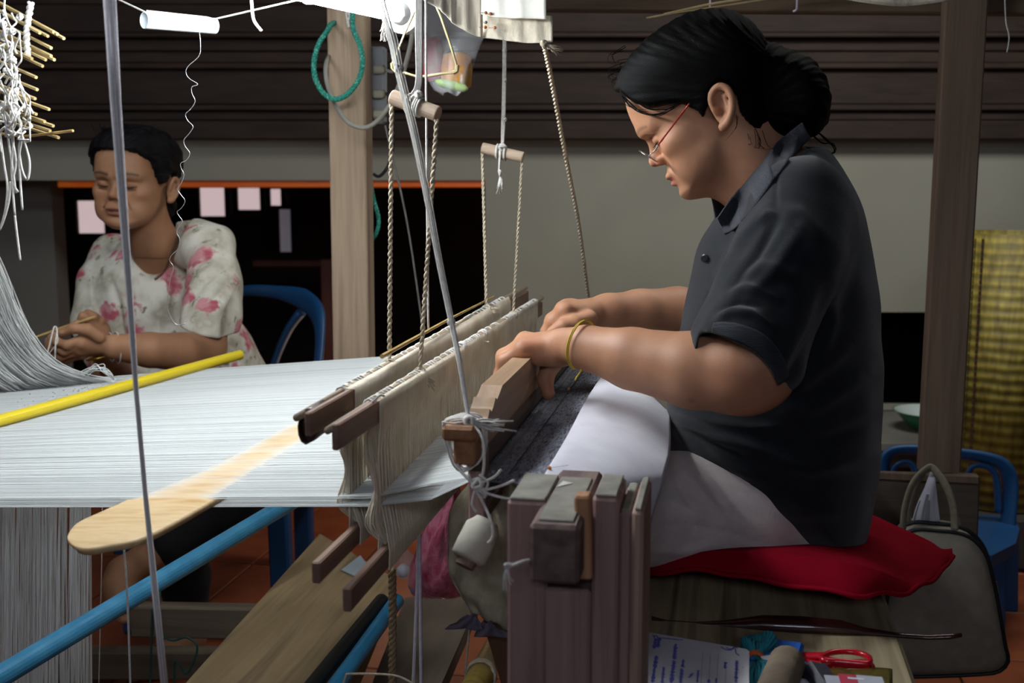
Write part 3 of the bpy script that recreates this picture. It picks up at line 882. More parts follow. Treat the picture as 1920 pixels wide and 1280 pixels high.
def hangrope(a, b, r, lab, seed, tail=None):
    mb = MB(); mb.rope([a, a.lerp(b, .5), b], r, 2, .016)
    knot(mb, b+Vector((0, 0, .003)), .0065, .0014, 4, seed)
    wrap(mb, b, (0, 1, 0), .0072, .0013, 3, .008)
    if tail: tassel(mb, b, tail, 11, .020, .0009, .006, seed)
    props(mb.build('heddle_rope', M_rope, None, smooth=True), lab, 'rope', 'ropes holding the heddle shafts')
hangrope(A1+Vector((0, -.002, -.009)), b1a, .0030, 'twisted cream rope from the left end of the thick dowel to the rear heddle shaft', 1)
hangrope(B1+Vector((-.001, -.004, -.006)), b1b, .0030, 'twisted cream rope from the right end of the thick dowel, with a frayed white tail', 2, (RT*.7+Vector((0, 0, -.8))))
hangrope(A2+Vector((0, 0, -.009)), b2a, .0026, 'thin rope from the left end of the smaller dowel to the rear heddle shaft', 3, (RT*.6+Vector((0, 0, -.1))))
hangrope(B2+Vector((-.002, 0, -.008)), b2b, .0026, 'thin rope from the right end of the smaller dowel to the front heddle shaft', 4)
# white straight line hanging behind dowel one
cord('plumb_line', [G(798, -40, 1.50), G(800, 300, 1.51), G(803, 618, 1.52)], .0016, M_string, 'straight white line hanging just right of the thick dowel down behind the heddles')
cord('grey_line', [G(722, 235, 2.2), G(760, 400, 2.2), G(785, 560, 2.2), G(795, 640, 2.2)], .0020, mat('dim_grey_cord', '5c5a57', '6e6c68', .9), 'dim grey cord slanting down behind the thick dowel against the dark doorway')
# stray small bits of string on the front shaft
mb = MB(); q = onbar(hs2[1], hs2[2], 905)
wrap(mb, q, (0, 1, 0), .0072, .0011, 4, .012); mb.tube(catmull([q+Vector((.003, -.006, 0)), G(905, 632, q.y-.02), G(910, 640, q.y-.02), G(917, 641, q.y-.02)], 4), .0012, 5)
props(mb.build('string_tie', M_string, None, smooth=True), 'short hooked white string end tied on the front heddle shaft near its far half', 'string'); mb = MB()
q = onbar(hs2[1], hs2[2], 690); mb.tube(catmull([q, G(700, 752, q.y-.01), G(712, 741, q.y-.01), G(720, 742, q.y)], 4), .0014, 5)
props(mb.build('string_tie', M_string, None, smooth=True), 'small string loop tied on the near third of the front heddle shaft', 'string'); mb = MB()
q = onbar(hs2[1], hs2[2], 864); wrap(mb, q, (0, 1, 0), .0078, .0012, 5, .02)
tassel(mb, G(862, 662, q.y-.03), (0, 0, -1), 8, .014, .0008, .004, 6)
props(mb.build('string_tie', M_string, None, smooth=True), 'frayed white string wrapping at the middle of the front heddle shaft', 'string')

# white pipe on a string with a wavy wire
a = G(270, 38, 1.44); b = G(403, 49, 1.53)
hp = thing('hanging_pipe', 'short white plastic pipe hanging on a string at the top left', 'pipe', a)
MB().lathe(a, b-a, [(.05, .0002), (.05, .0092), (0, .0095), (0, .0105), (.002, .0108), ((b-a).length-.002, .0108), ((b-a).length, .0105), ((b-a).length, .0092), ((b-a).length-.03, .0092), ((b-a).length-.03, .0002)], 20).build('pipe_body', mat('white_pvc', 'c9d3da', 'dde5ea', .35, (10, 10, 10)), hp, smooth=False)
cord('support_string', [G(150, -35, 1.5), G(275, 24, 1.5), a+Vector((.004, -.0, .0115)), b+Vector((-.01, 0, .0115)), G(402, 36, 1.5), G(580, -5, 1.5), G(640, -22, 1.5)], .0013, M_string, 'tight white string carrying the short white pipe', smooth_n=1)
wp = [(374, 60), (376, 85), (373, 105), (352, 125), (349, 138), (356, 148), (371, 158), (360, 163), (360, 175), (366, 190), (357, 205), (348, 214), (352, 226), (362, 237), (355, 250), (345, 262), (347, 274), (356, 287), (350, 300), (339, 306), (340, 316), (345, 328), (339, 345), (333, 355), (340, 366), (347, 377), (340, 390), (332, 397), (336, 405), (342, 415), (335, 425), (331, 436), (337, 448), (335, 465), (322, 478), (318, 488), (325, 500), (320, 520), (316, 545), (315, 580), (330, 608), (348, 606)]
cord('wavy_wire', [G(x, y, 1.50) for x, y in wp], .0005, mat('bare_wire', '9c9ca0', 'bcbcc0', .35, metal=.6), 'thin wavy wire dangling from the hanging white pipe', 'wire', n=5, smooth_n=4)
cord('loose_string_end', [G(470, -30, 1.5), G(472, 10, 1.5), G(476, 38, 1.5), G(490, 58, 1.5)], .0022, M_string, 'short white string end hanging right of the white pipe', 'string')
mb = MB(); mb.tube(catmull([G(652, 10, 2.3), G(650, 26, 2.3), G(654, 52, 2.3)], 4), .003, 5); mb.tube(catmull([G(648, 10, 2.3), G(657, 30, 2.3), G(652, 40, 2.3)], 4), .003, 5)
props(mb.build('loose_string_end', M_string, None, smooth=True), 'white string ends hanging on the left post below the lamp', 'string')
M_tape = mat('orange_tape', 'd9a050', 'e8b868', .5)
MB_ = MB(); MB_.grid([[G(566, -8, 1.5), G(590, -8, 1.5)], [G(568, 5, 1.5), G(588, 2, 1.505)], [G(574, 9, 1.5), G(584, 9, 1.5)]], .001)
props(MB_.build('tape_scrap', M_tape), 'scrap of orange tape on the string at the top edge', 'tape')

# green rope loop, cables, power strip, all on the left post
M_grope = mat('green_nylon_rope', '0f7a68', '1c9480', .6, (300, 300, 300), 3, c3='9fd4c6', contrast=(.35, .75))
cord('green_rope', [G(662, -30, 2.30), G(661, 20, 2.28), G(663, 55, 2.27), G(675, 85, 2.26), G(680, 118, 2.25), G(672, 150, 2.25), G(652, 176, 2.25), G(628, 186, 2.25), G(606, 174, 2.25), G(591, 146, 2.25), (G(589, 115, 2.25)), G(598, 82, 2.26), G(614, 58, 2.27), G(622, 45, 2.33), G(640, 40, 2.42)],
     .0055, M_grope, 'green nylon rope looped over the top of the left post', 'rope', rope=True, pitch=.022)
cord('green_rope', [G(688, 235, 2.44), G(690, 280, 2.42), G(694, 330, 2.42), G(700, 370, 2.42), G(710, 410, 2.42), G(706, 436, 2.42), G(697, 450, 2.43)], .0045, M_grope, 'green nylon rope hanging down behind the right edge of the left post', 'rope', rope=True, pitch=.022)
cord('grey_cable', [G(775, -20, 2.15), G(772, 70, 2.15), G(748, 160, 2.18), G(722, 210, 2.2), G(690, 238, 2.22), G(656, 232, 2.24), G(636, 208, 2.27), G(622, 182, 2.29), G(612, 150, 2.30), G(612, 118, 2.32), G(624, 95, 2.40), G(640, 80, 2.44)], .0046, mat('grey_cable_sheath', '8f8d84', 'a3a198', .5), 'grey electric cable sagging round the left post', 'cable')
ps = thing('power_strip', 'pale power strip with plugged-in leads fixed behind the left post', 'power strip', G(706, 240, 2.46))
MB().beam(G(704, 232, 2.46), G(704, 88, 2.46), .045, .03, (0, 1, 0), .005).build('strip_body', mat('pale_grey_plastic', '8a8f93', 'a0a5a8', .5), ps)
for yy in (130, 176, 214):
    MB().beam(G(700, yy, 2.425), G(722, yy, 2.425), .022, .018, (0, 0, 1), .004).build('plug', mat('cream_plug', 'a09c8c', 'b5b1a0', .5), ps)
MB().lathe(G(689, 236, 2.44), (0, -1, 0), [(0, .003), (.004, .003)], 8).build('pilot_light', emis('red_pilot', (1, .05, .03), 3.0), ps)
for i_, pts_ in enumerate((((722, 130), (735, 134), (740, 120), (742, 80)), ((722, 176), (742, 176), (746, 150), (750, 90)), ((720, 214), (733, 225), (737, 270), (728, 310), (712, 330), (700, 326)))):
    cord('lead', [G(*q, 2.43) for q in pts_], .0035, mat('dark_lead', '1c1d22', '26272c', .5) if i_ else mat('grey_cable_sheath', '8f8d84', 'a3a198', .5),
         ('short grey lead from the topmost plug of the power strip', 'dark lead rising from the middle plug of the power strip', 'dark lead drooping from the lowest plug of the power strip')[i_], 'cable')

# wire trapezoid
mb = MB(); wz = [(778, 20), (760, 60), (752, 80), (744, 100), (735, 120), (735, 128), (741, 134), (760, 137), (780, 143), (800, 143), (830, 138), (850, 136), (857, 130), (855, 120), (848, 95), (838, 65), (828, 35), (818, 10), (812, -20)]
mb.tube([G(*q, 1.62) for q in wz], .0018, 6); mb.tube([G(850, 136, 1.62), G(856, 133, 1.62), G(857, 122, 1.62)], .0034, 6); mb.tube([G(735, 118, 1.62), G(736, 128, 1.62)], .003, 6)
props(mb.build('wire_hanger', mat('brass_coloured_wire', '8f845e', 'b8ad85', .35, metal=.5)), 'bent wire frame hanging in front of the clear plastic bag', 'wire')

# clear plastic bag with things inside
M_clear = mat('clear_plastic_film', 'aeb4ba', 'e0e4e8', .25, (30, 30, 30), 6, .3, 30, alpha=.27, spec=.8)
bag = thing('plastic_bag', 'clear plastic bag of packets hanging behind the thick dowel', 'bag', G(850, 178, 1.85))
prof_ = [(-30, 800, 850), (10, 796, 905), (60, 790, 912), (100, 788, 898), (130, 793, 884), (150, 800, 880), (166, 812, 878), (176, 830, 866)]
rows = []
for (py, x0_, x1_) in prof_:
    row = []
    for k_ in range(28):
        a = 2*PI*k_/28; cx_ = (x0_+x1_)/2; w_ = (x1_-x0_)/2
        p = G(cx_+math.cos(a)*w_*(1+.05*math.sin(5*a+py*.05)), py+4*math.sin(3*a+py*.1), 1.85+math.sin(a)*.03*(1+.25*math.sin(7*a+py*.04)))
        row.append(p)
    rows.append(row)
MB().grid(rows, 0, closed=True).build('film', M_clear, bag, smooth=True)
MB().lathe(G(855, 165, 1.85), G(858, 90, 1.85)-G(855, 165, 1.85), [(0, .018), (.004, .024), (.03, .025), (.05, .022), (.055, .010)], 14).build('orange_packet', mat('orange_packet', 'b06a2a', 'd0953f', .5, (30, 30, 30), c3='9a8f4a'), bag, smooth=True)
MB().beam(G(815, 152, 1.85), G(808, 70, 1.86), .035, .02, (0, 1, 0), .008).build('red_packet', mat('red_packet', '701422', '8d2436', .5, (30, 30, 30), c3='7e6a5a'), bag)
MB().lathe(G(848, 160, 1.83), (.6, 0, -.15), [(-.028, .003), (-.02, .006), (0, .008), (.02, .006), (.026, .002)], 12).build('green_packet', mat('green_packet', '7d9a62', '9db57c', .5, (30, 30, 30)), bag, smooth=True)

# cloth canopy above
M_canopy = mat('creased_cream_cloth', 'b5ab98', 'c9c0ae', .9, (60, 60, 4), 5, .3, 20, c3='a3988a')
M_canopy_w = mat('clean_white_cloth', 'dcdad0', 'e9e7dd', .9, (20, 20, 20), 4, .1)
can = thing('cloth_canopy', 'creased cream and white cloth hung over the loom at the top', 'cloth', G(930, 60, 1.55))
lowl = [(778, -12), (800, 3), (820, 14), (836, 28), (848, 42), (868, 55), (890, 66), (905, 70)]
lowr = [(905, 70), (930, 73), (960, 77), (985, 80), (1010, 80), (1036, 78)]
def canpatch(low, topy, y0, y1, m, nm, wav=.0014, thick=.0012):
    rows = []
    n = 14
    for i in range(n+1):
        f = i/n; row = []
        P = catmull([Vector((x, y, 0)) for x, y in low], 4)
        for j, p in enumerate(P):
            g = j/(len(P)-1)
            tp_ = topy[0]+(topy[1]-topy[0])*g if isinstance(topy, tuple) else topy
            yy = p.y+(tp_-p.y)*f; yd = y0+(y1-y0)*g+.02*f
            q = G(p.x, yy, yd); q.y += wav*math.sin(j*1.1+f*2)+wav*.6*math.sin(j*2.3)
            row.append(q)
        rows.append(row)
    return MB().grid(rows, thick).build(nm, m, can, smooth=True)
canpatch(lowl, (-60, -60), 1.50, 1.52, M_canopy, 'cream_panel')
canpatch(lowr, (24, 30), 1.52, 1.50, mat('beige_hem_cloth', 'b9b09c', 'cfc7b5', .9, (60, 60, 4), 5, .3, 20), 'hem_band')
canpatch([(902, 26), (930, 32), (960, 34), (990, 34), (1024, 36)], (-60, -60), 1.518, 1.497, M_canopy_w, 'white_panel', .001)
for i_, (px, py) in enumerate(((911, 24), (920, 26), (911, 42), (910, 51), (928, 52))):
    pin(px, py, 1.513, ('amber-headed pin in the canopy hem, upper left of five', 'amber-headed pin in the canopy hem, upper right of five', 'grey-headed pin in the middle of the canopy hem pins', 'amber-headed pin in the canopy hem, lower left of five', 'amber-headed pin in the canopy hem, lower right of five')[i_],
        'b5642a' if i_ != 2 else '77757a', .0021, 'pins in the canopy hem', (-.008, -.001, 0))
mb = MB(); mb.rope(catmull([G(1020, 82, 1.50), G(1032, 140, 1.60), G(1058, 280, 1.80), G(1085, 420, 2.0), G(1103, 556, 2.2)], 8), .0036, 2, .022)
knot(mb, G(1020, 82, 1.50), .005, .0022, 4, 3); tassel(mb, G(1026, 84, 1.5), RT*.8+Vector((0, 0, -.4)), 14, .018, .0007, .006, 9)
props(mb.build('canopy_rope', M_rope, None, smooth=True), 'speckled rope running from the canopy corner down behind the far hand', 'rope')
# ceiling sticks and small strings at the top right
mb = MB(); mb.tube([G(1212, 34, 2.2), G(1260, 25, 2.2), G(1440, -2, 2.2)], .0016, 5); mb.tube([G(1245, 27, 2.2), G(1330, 8, 2.2), G(1420, -6, 2.2)], .0022, 5)
props(mb.build('bamboo_slivers', mat('dry_bamboo', '8f7c55', 'a8966c', .7, (30, 30, 30))), 'two thin bamboo slivers sticking out above the head of the person in polo', 'stick')
for px, lab in ((1332, 'short white string end hanging from the top rail, left one'), (1495, 'hooked white string end hanging from the top rail, right one')):
    cord('string_end', [G(px, -10, 2.38), G(px-1, 8, 2.38), G(px-2, 18, 2.38), G(px-8, 22, 2.38)], .0018, M_lilac, lab, 'string')
cord('string_end', [G(1884, -5, 2.38), G(1886, 40, 2.38), G(1892, 70, 2.38), G(1888, 98, 2.38)], .0012, M_string, 'thin string hanging from the top rail right of the right post', 'string')
# pale cloth edge at the top right
MB_ = MB(); MB_.grid(bezrows([[G(1560, -20, 2.1), G(1640, -14, 2.1), G(1720, -14, 2.12), G(1790, -20, 2.14)], [G(1575, -2, 2.08), G(1640, 8, 2.08), G(1700, 12, 2.1), G(1780, 2, 2.12)]], 4, 4), .001)
props(MB_.build('folded_cloth', M_canopy, None, smooth=True), 'edge of a pale folded cloth hanging over the top rail at the top right', 'cloth')

# old reed with bamboo dents and string tangle, top left
rdx = thing('bamboo_reed', 'old reed of thin bamboo sticks bound with white string, hanging at the top left', 'reed', G(40, 200, 1.35))
M_bam = mat('pale_bamboo_stick', 'a18c5e', 'c3ae7c', .5, (40, 40, 40))
tips = [(101, 60), (108, 64), (120, 72), (90, 68), (96, 90), (102, 112), (96, 105), (80, 124), (86, 112), (68, 145), (70, 168), (66, 185), (52, 186), (92, 205), (68, 214), (84, 228), (100, 236), (94, 245), (110, 258), (75, 62), (60, 110)]
for i_, (tx, ty) in enumerate(tips):
    sl = .62-.30*min(1, ty/240.); L_ = 150
    a = G(tx-L_, ty-L_*sl, 1.40); b = G(tx, ty, 1.30)
    MB().tube([a, b], [.0016, .0021], 6).build('bamboo_dent', M_bam, rdx)
MB().tube([G(-20, 248, 1.36), G(45, 256, 1.33), G(137, 245, 1.29)], .0017, 6).build('bamboo_dent', mat('golden_bamboo', '9a7c45', 'c0a36a', .45, (30, 30, 30)), rdx)
mb = MB()
for k_ in range(2):
    mb = MB(); P = catmull([(G(58 if not k_ else 30, 5 if not k_ else 165, 1.31)), G(50 if not k_ else 28, 60 if not k_ else 190, 1.31), G(52 if not k_ else 26, 105 if not k_ else 215, 1.31)], 12)
    mb.rope(P, .0042, 2, .012); mb.build('binding_cord', M_string, rdx, smooth=True)
r2 = random.Random(3); mb = MB()
for i_ in range(22):
    x = r2.uniform(-5, 42); y = r2.uniform(-10, 180); P = []
    for k_ in range(7):
        P.append(G(x, y, 1.27+r2.uniform(-.012, .012))); x = min(56, max(-12, x+r2.uniform(-16, 16))); y += r2.uniform(6, 26)
    mb.tube(catmull(P, 5), r2.uniform(.0009, .0014), 5)
for ends in (((5, 190), (12, 240), (20, 290), (30, 362)), ((18, 200), (25, 260), (22, 320), (28, 404)), ((28, 404), (32, 440), (38, 488)), ((34, 210), (40, 260), (36, 300), (42, 394)),
             ((40, 250), (55, 300), (52, 336), (42, 320), (36, 280), (40, 255)), ((0, 250), (8, 310), (14, 350), (10, 395), (0, 430)), ((16, 235), (30, 300), (24, 340), (34, 360)), ((20, 340), (16, 380), (4, 420), (-8, 440))):
    mb.tube(catmull([G(*q, 1.27) for q in ends], 6), .0014, 5)
for i_ in range(14):
    x = r2.uniform(0, 50); y = r2.uniform(170, 255)
    mb.tube(catmull([G(x, y, 1.28), G(x+r2.uniform(-20, 20), y+15, 1.27), G(x+r2.uniform(-14, 14), y+r2.uniform(-5, 30), 1.265), G(x, y+20, 1.27)], 5), .0013, 5)
for i_ in range(8): knot(mb, G(r2.uniform(5, 50), r2.uniform(20, 250), 1.27), .005, .0013, 3, i_)
o = mb.build('string_tangle', M_string, None, smooth=True); props(o, 'tangle of white strings hanging from the old bamboo reed', 'string', kind='stuff')

# ================================================================== BENCH AND WHAT LIES ON IT
ZB = 0.56
bench = thing('bench', 'low broad wooden bench under the red cushion', 'bench', (GZ(1460, 1200, ZB).x, 1.6, 0))
xl_, xr_ = GZ(1232, 1180, ZB).x-.03, GZ(1690, 1195, ZB).x
def rounded_plank(x0, x1, y0, y1, z0, z1, m, nm, parent):
    MB().box(((x0+x1)/2, (y0+y1)/2, (z0+z1)/2), (x1-x0, y1-y0, z1-z0), None, .006).build(nm, m, parent)
rounded_plank(xl_, xr_, 1.02, 2.25, ZB-.035, ZB, M_bench, 'seat_board', bench)
for yy in (1.12, 2.15):
    rounded_plank(xl_+.02, xr_-.02, yy-.02, yy+.02, 0, ZB-.036, M_post_d, 'leg_board', bench)
MB().box(((xl_+xr_)/2, 1.63, .25), (.04, 1.0, .06), None, .004).build('stretcher', M_post_d, bench)
# red cushion: wavy two-sheet pad
M_red = mat('red_felt', '860a1c', '980e26', .95, (20, 20, 20), 4, .2, 90, spec=.05)
M_red_u = mat('dark_red_lining', '6a0616', '7a0a1c', .9, (20, 20, 20), 4, .2, 90, spec=.15)
cu = thing('cushion', 'flat red cushion drooping over the end of the bench under the person in polo shirt', 'cushion', (GZ(1460, 1100, ZB).x, 1.6, ZB))
edge_f = [(1195, 1082, 1.46), (1240, 1070, 1.42), (1320, 1068, 1.40), (1400, 1080, 1.38), (1500, 1098, 1.36), (1600, 1112, 1.34), (1660, 1112, 1.36), (1710, 1104, 1.40), (1745, 1086, 1.46), (1770, 1062, 1.54), (1787, 1042, 1.60)]
edge_t = [(1195, 1052, 1.48), (1240, 1044, 1.44), (1320, 1034, 1.42), (1400, 1032, 1.40), (1500, 1040, 1.38), (1600, 1056, 1.37), (1660, 1074, 1.38), (1712, 1092, 1.42), (1747, 1074, 1.48), (1768, 1046, 1.56), (1786, 1036, 1.61)]
back_ = [(1195, 1040, 1.80), (1240, 1010, 1.82), (1320, 985, 1.84), (1400, 975, 1.86), (1500, 965, 1.86), (1570, 960, 1.86), (1625, 962, 1.84), (1680, 985, 1.80), (1740, 1012, 1.72), (1765, 1028, 1.66), (1784, 1030, 1.63)]
E1 = catmull([G(*p) for p in edge_f], 5); E2 = catmull([G(*p) for p in edge_t], 5); E3 = catmull([G(*p) for p in back_], 5)
for i_, p in enumerate(E1): p.z += .0022*math.sin(i_*.9); p.y += .003*math.sin(i_*.7)
rows = [E1, [a.lerp(b, .35)+Vector((0, -.006, 0)) for a, b in zip(E1, E2)], [a.lerp(b, .8)+Vector((0, -.003, 0)) for a, b in zip(E1, E2)], E2]
MB().grid(rows, 0).build('cushion_side', M_red, cu, smooth=True)
rows = [E2]
for f in (.2, .4, .6, .8, 1.0):
    rows.append([a.lerp(b, f)+Vector((0, 0, .004*math.sin(f*PI))) for a, b in zip(E2, E3)])
MB().grid(rows, 0).build('cushion_top', M_red, cu, smooth=True)
rows = [E1]+[[a.lerp(Vector((b.x, b.y, min(b.z, a.z)-.018)), f) for a, b in zip(E1, E3)] for f in (.3, .7, 1)]
MB().grid([r for r in rows], 0).build('cushion_underside', M_red_u, cu, smooth=True)
MB().tube([p+Vector((0, -.001, -.001)) for p in E1], .0032, 6).build('hem', M_red, cu, smooth=True)

# boat shuttle
def zlev(px, py, z): return GZ(px, py, z)
sh_top = [(1222, 1157), (1250, 1163), (1300, 1166), (1360, 1163), (1430, 1154), (1500, 1156), (1575, 1163), (1620, 1176), (1680, 1186), (1740, 1190), (1780, 1188), (1803, 1188)]
sh_bot = [(1222, 1160), (1250, 1169), (1300, 1173), (1360, 1178), (1430, 1183), (1500, 1188), (1575, 1189), (1620, 1191), (1680, 1195), (1740, 1199), (1780, 1198), (1803, 1192)]
rows = []
for (a, b) in zip(sh_top, sh_bot):
    yA = 1.40+.0*(a[0]-1222); yA = 1.355; pa = G(a[0], a[1], yA); pb = G(b[0], b[1], yA)
    if b[0] > 1600: pass
    c_ = (pa+pb)/2; h_ = max((pa-pb).length/2, .0025); dpt = max(.004, min(.014, h_*1.3))
    ring_ = []
    for k_ in range(12):
        t_ = 2*PI*k_/12; s_ = math.sin(t_); co = math.cos(t_)
        ring_.append(c_+Vector((0, co*dpt, 0))+(pa-c_)*0+Vector((0, 0, s_*h_*(1 if s_ > 0 else .95))))
    rows.append(ring_)
off = (ZB+.002)-min(p.z for r in rows[1:8] for p in r)
for r in rows:
    for p in r:
        d_ = p-CP; k_ = (p.z+off-CAM_H)/(p.z-CAM_H); 
M_shut = mat('polished_dark_wood', '2a1212', '42201c', .25, (6, 60, 60), 5, .1, 30, coat=.6)
sm = MB().grid(rows, 0, closed=True); n_ = len(sm.V); sm.F.append(tuple(range(11, -1, -1))); sm.F.append(tuple(range(n_-12, n_)))
shu = sm.build('boat_shuttle', M_shut, None, smooth=True)
props(shu, 'slim polished dark wooden shuttle with upturned tips lying across the bench', 'shuttle')
print('shuttle z', min(p.z for r in rows for p in r), max(p.z for r in rows for p in r))

# note pad
pad = thing('paper_booklet', 'white booklet with blue handwriting lying at the near end of the bench', 'booklet', GZ(1290, 1240, ZB+.03))
zp = ZB+.030
c1, c2, c3, c4 = GZ(1211, 1184, zp), GZ(1405, 1217, zp), GZ(1404, 1345, zp), GZ(1178, 1345, zp)
M_paper = mat('white_paper', 'd9d8e4', 'e4e4ee', .8, (30, 30, 30), 3)
def padpoly(c1, c2, c3, c4, r=.006):
    P = [c1]
    e1 = (c1-c2).normalized(); e2 = (c3-c2).normalized()
    for a in np.linspace(0, PI/2, 6): P.append(c2+e1*r*(1-math.sin(a))+e2*r*(1-math.cos(a)))
    return [(p.x, p.y) for p in P+[c3, c4]]
MB().prism(padpoly(c1, c2, c3, c4), zp-.004, zp, 'z').build('page', M_paper, pad)
sh_ = Vector((-.004, -.003, 0))
MB().prism(padpoly(c1+sh_+(c4-c1)*.30, c2+sh_, c3+sh_, c4+sh_), zp-.010, zp-.0045, 'z').build('page_block', M_paper, pad)
MB().box(((c1.x+c3.x)/2, (c1.y+c3.y)/2+.0, (ZB+zp-.0105)/2), (.09, .12, zp-.0105-ZB), None, .003).build('backing_box', mat('brown_card_box', '6b5238', '7a6045', .8), pad)
M_ink = mat('blue_ink', '4a4a9a', '5d5cae', .7)
ux = (c2-c1)/194.0; uy = (c4-c1).normalized()
sc_ = (c4-c1).length/(1345-1184)
def pp(px, py):   # page point from a photo pixel
    g = GZ(px, py, zp+.0004); return g
def scribble(p0_, p1_, amp, n_, seed, r=.00030):
    rr = random.Random(seed); mbx = MB(); a = pp(*p0_); b = pp(*p1_); d = (b-a); L_ = d.length; d.normalize(); w_ = Vector((-d.y, d.x, 0))
    P = []; t_ = 0
    while t_ < L_:
        st = rr.choice((0, 0, 1, 2))
        if st == 0: P += [a+d*t_+w_*amp*rr.uniform(-.2, .2), a+d*(t_+.0006)+w_*amp*rr.uniform(.7, 1.2), a+d*(t_+.0011)+w_*amp*rr.uniform(-.2, .3)]
        elif st == 1: P += [a+d*(t_-.0004)+w_*amp*.5, a+d*(t_+.0003)+w_*amp*.9, a+d*(t_+.0010)+w_*amp*.4, a+d*(t_+.0003)+w_*amp*.1]
        else: P += [a+d*t_-w_*amp*.4, a+d*(t_+.0005)+w_*amp*1.5]
        t_ += .0013
    if len(P) > 2: mbx.tube(catmull(P, 3), r, 4, caps=False)
    return mbx
lines_ = [((1228, 1197), (1224, 1214), .0024, 1, .0005), ((1235, 1195), (1231, 1212), .0024, 31, .0005), ((1240, 1196), (1279, 1200), .0018, 2, .0003), ((1229, 1229), (1221, 1278), .0022, 3, .0004), ((1243, 1250), (1240, 1279), .0020, 4, .0004), ((1265, 1207), (1262, 1235), .0024, 5, .0004),
          ((1262, 1238), (1256, 1279), .0024, 6, .0004), ((1280, 1236), (1278, 1250), .0019, 7, .00045), ((1277, 1253), (1274, 1279), .0019, 8, .00045), ((1294, 1270), (1300, 1262), .0018, 9, .0003), ((1308, 1256), (1306, 1278), .0016, 10, .0003),
          ((1359, 1241), (1358, 1252), .0016, 11, .0004), ((1380, 1238), (1378, 1278), .0018, 12, .0004), ((1342, 1271), (1341, 1279), .0016, 13, .0004), ((1328, 1273), (1327, 1279), .0016, 14, .0004)]
for (a, b, am, sd2, rr_) in lines_: scribble(a, b, am, 0, sd2, rr_*.8).build('writing', M_ink, pad)
mbx = MB()
for q in (((1318, 1222), (1313, 1300)), ((1332, 1228), (1328, 1300)), ((1347, 1225), (1343, 1300)), ((1361, 1252), (1360, 1300))): mbx.tube([pp(*q[0]), pp(*q[1])], .00018, 4)
mbx.build('ruled_lines', mat('pale_blue_ink', '8c8cbc', '9c9cc8', .7), pad)
mbx = MB()
for c_ in (((1352, 1212), (1360, 1217), (1370, 1218), (1375, 1214), (1379, 1217), (1380, 1224), (1386, 1228)), ((1362, 1214), (1368, 1216), (1374, 1216), (1378, 1212), (1382, 1215)), ((1226, 1193), (1231, 1191), (1234, 1196), (1238, 1196), (1240, 1198)), ((1224, 1190), (1229, 1197), (1236, 1200))):
    mbx.tube(catmull([pp(*q) for q in c_], 4), .0006, 4)
mbx.build('flourish', M_ink, pad)

def sit(px, py, z=ZB): return GZ(px, py, z)
# teal yarn hank with orange band
hk = thing('yarn_hank', 'teal yarn hank with an orange band beside the booklet', 'yarn', sit(1425, 1260))
def blob(mb, c, rx, ry, rz, n=14, R=None):
    V = []; F = []
    for i in range(n//2+1):
        ph = PI*i/(n//2)
        for k_ in range(n):
            th_ = 2*PI*k_/n; v = Vector((rx*math.sin(ph)*math.cos(th_), ry*math.sin(ph)*math.sin(th_), rz*math.cos(ph)))
            v *= 1+.06*math.sin(5*th_+ph*3)
            V.append(Vector(c)+(R @ v if R else v))
    for i in range(n//2):
        for k_ in range(n): F.append((i*n+k_, (i+1)*n+k_, (i+1)*n+(k_+1) % n, i*n+(k_+1) % n))
    mb.add(V, F)
M_teal = mat('teal_yarn', '0f6c80', '1b8a9c', .8, (150, 20, 150), 5, .5, 30)
mb = MB()
R_ = rotm(0, 0, .1)
for i_ in range(26):
    a_ = i_/26*2*PI; c_ = sit(1423, 1213, ZB+.022)
    mb.tube(catmull([sit(1420, 1238, ZB+.016), c_+Vector((math.cos(a_)*.018, math.sin(a_)*.014+.004, math.sin(a_*2)*.010)), c_+Vector((math.cos(a_)*.012, .012+math.sin(a_)*.01, .004)), sit(1422, 1238, ZB+.018)], 4), .0022, 5)
    c_ = sit(1420, 1268, ZB+.018)
    mb.tube(catmull([sit(1418, 1240, ZB+.016), c_+Vector((math.cos(a_)*.020, math.sin(a_)*.012, math.sin(a_*2)*.010)), sit(1416+8*math.cos(a_), 1300, ZB+.015)], 4), .0024, 5)
mb.build('yarn_loops', M_teal, hk, smooth=True)
mb = MB(); c_ = sit(1416, 1240, ZB+.017); wrap(mb, c_, (0, 1, 0), .010, .0022, 3, .007)
mb.build('band', mat('orange_thread', 'b8542a', 'd0683a', .8), hk, smooth=True)
# blue and white packet
pk = thing('packet', 'blue and white paper packet between the teal yarn and the grey roll', 'packet', sit(1455, 1230))
MB().box(sit(1456, 1232, ZB+.012), (.052, .05, .02), rotm(.1, 0, -.2), .003).build('packet_body', mat('blue_packet', '1450a0', '1c62b8', .4), pk)
MB().box(sit(1453, 1236, ZB+.0235), (.024, .018, .002), rotm(.1, 0, .5), .0005).build('white_patch', M_paper, pk)
MB().box(sit(1455, 1237, ZB+.0250), (.005, .004, .001), rotm(.1, 0, .3)).build('red_mark', mat('red_print', 'a0203a', 'b0304a', .5), pk)
pk = thing('packet', 'blue and white packet half hidden right of the grey roll', 'packet', sit(1490, 1275))
MB().box(sit(1496, 1268, ZB+.010), (.04, .045, .018), rotm(0, 0, .5), .003).build('packet_body', MATS['blue_packet'], pk)
MB().lathe(sit(1502, 1284, ZB+.0195), (0, 0, 1), [(0, .013), (.0015, .013)], 18).build('white_disc', M_paper, pk)
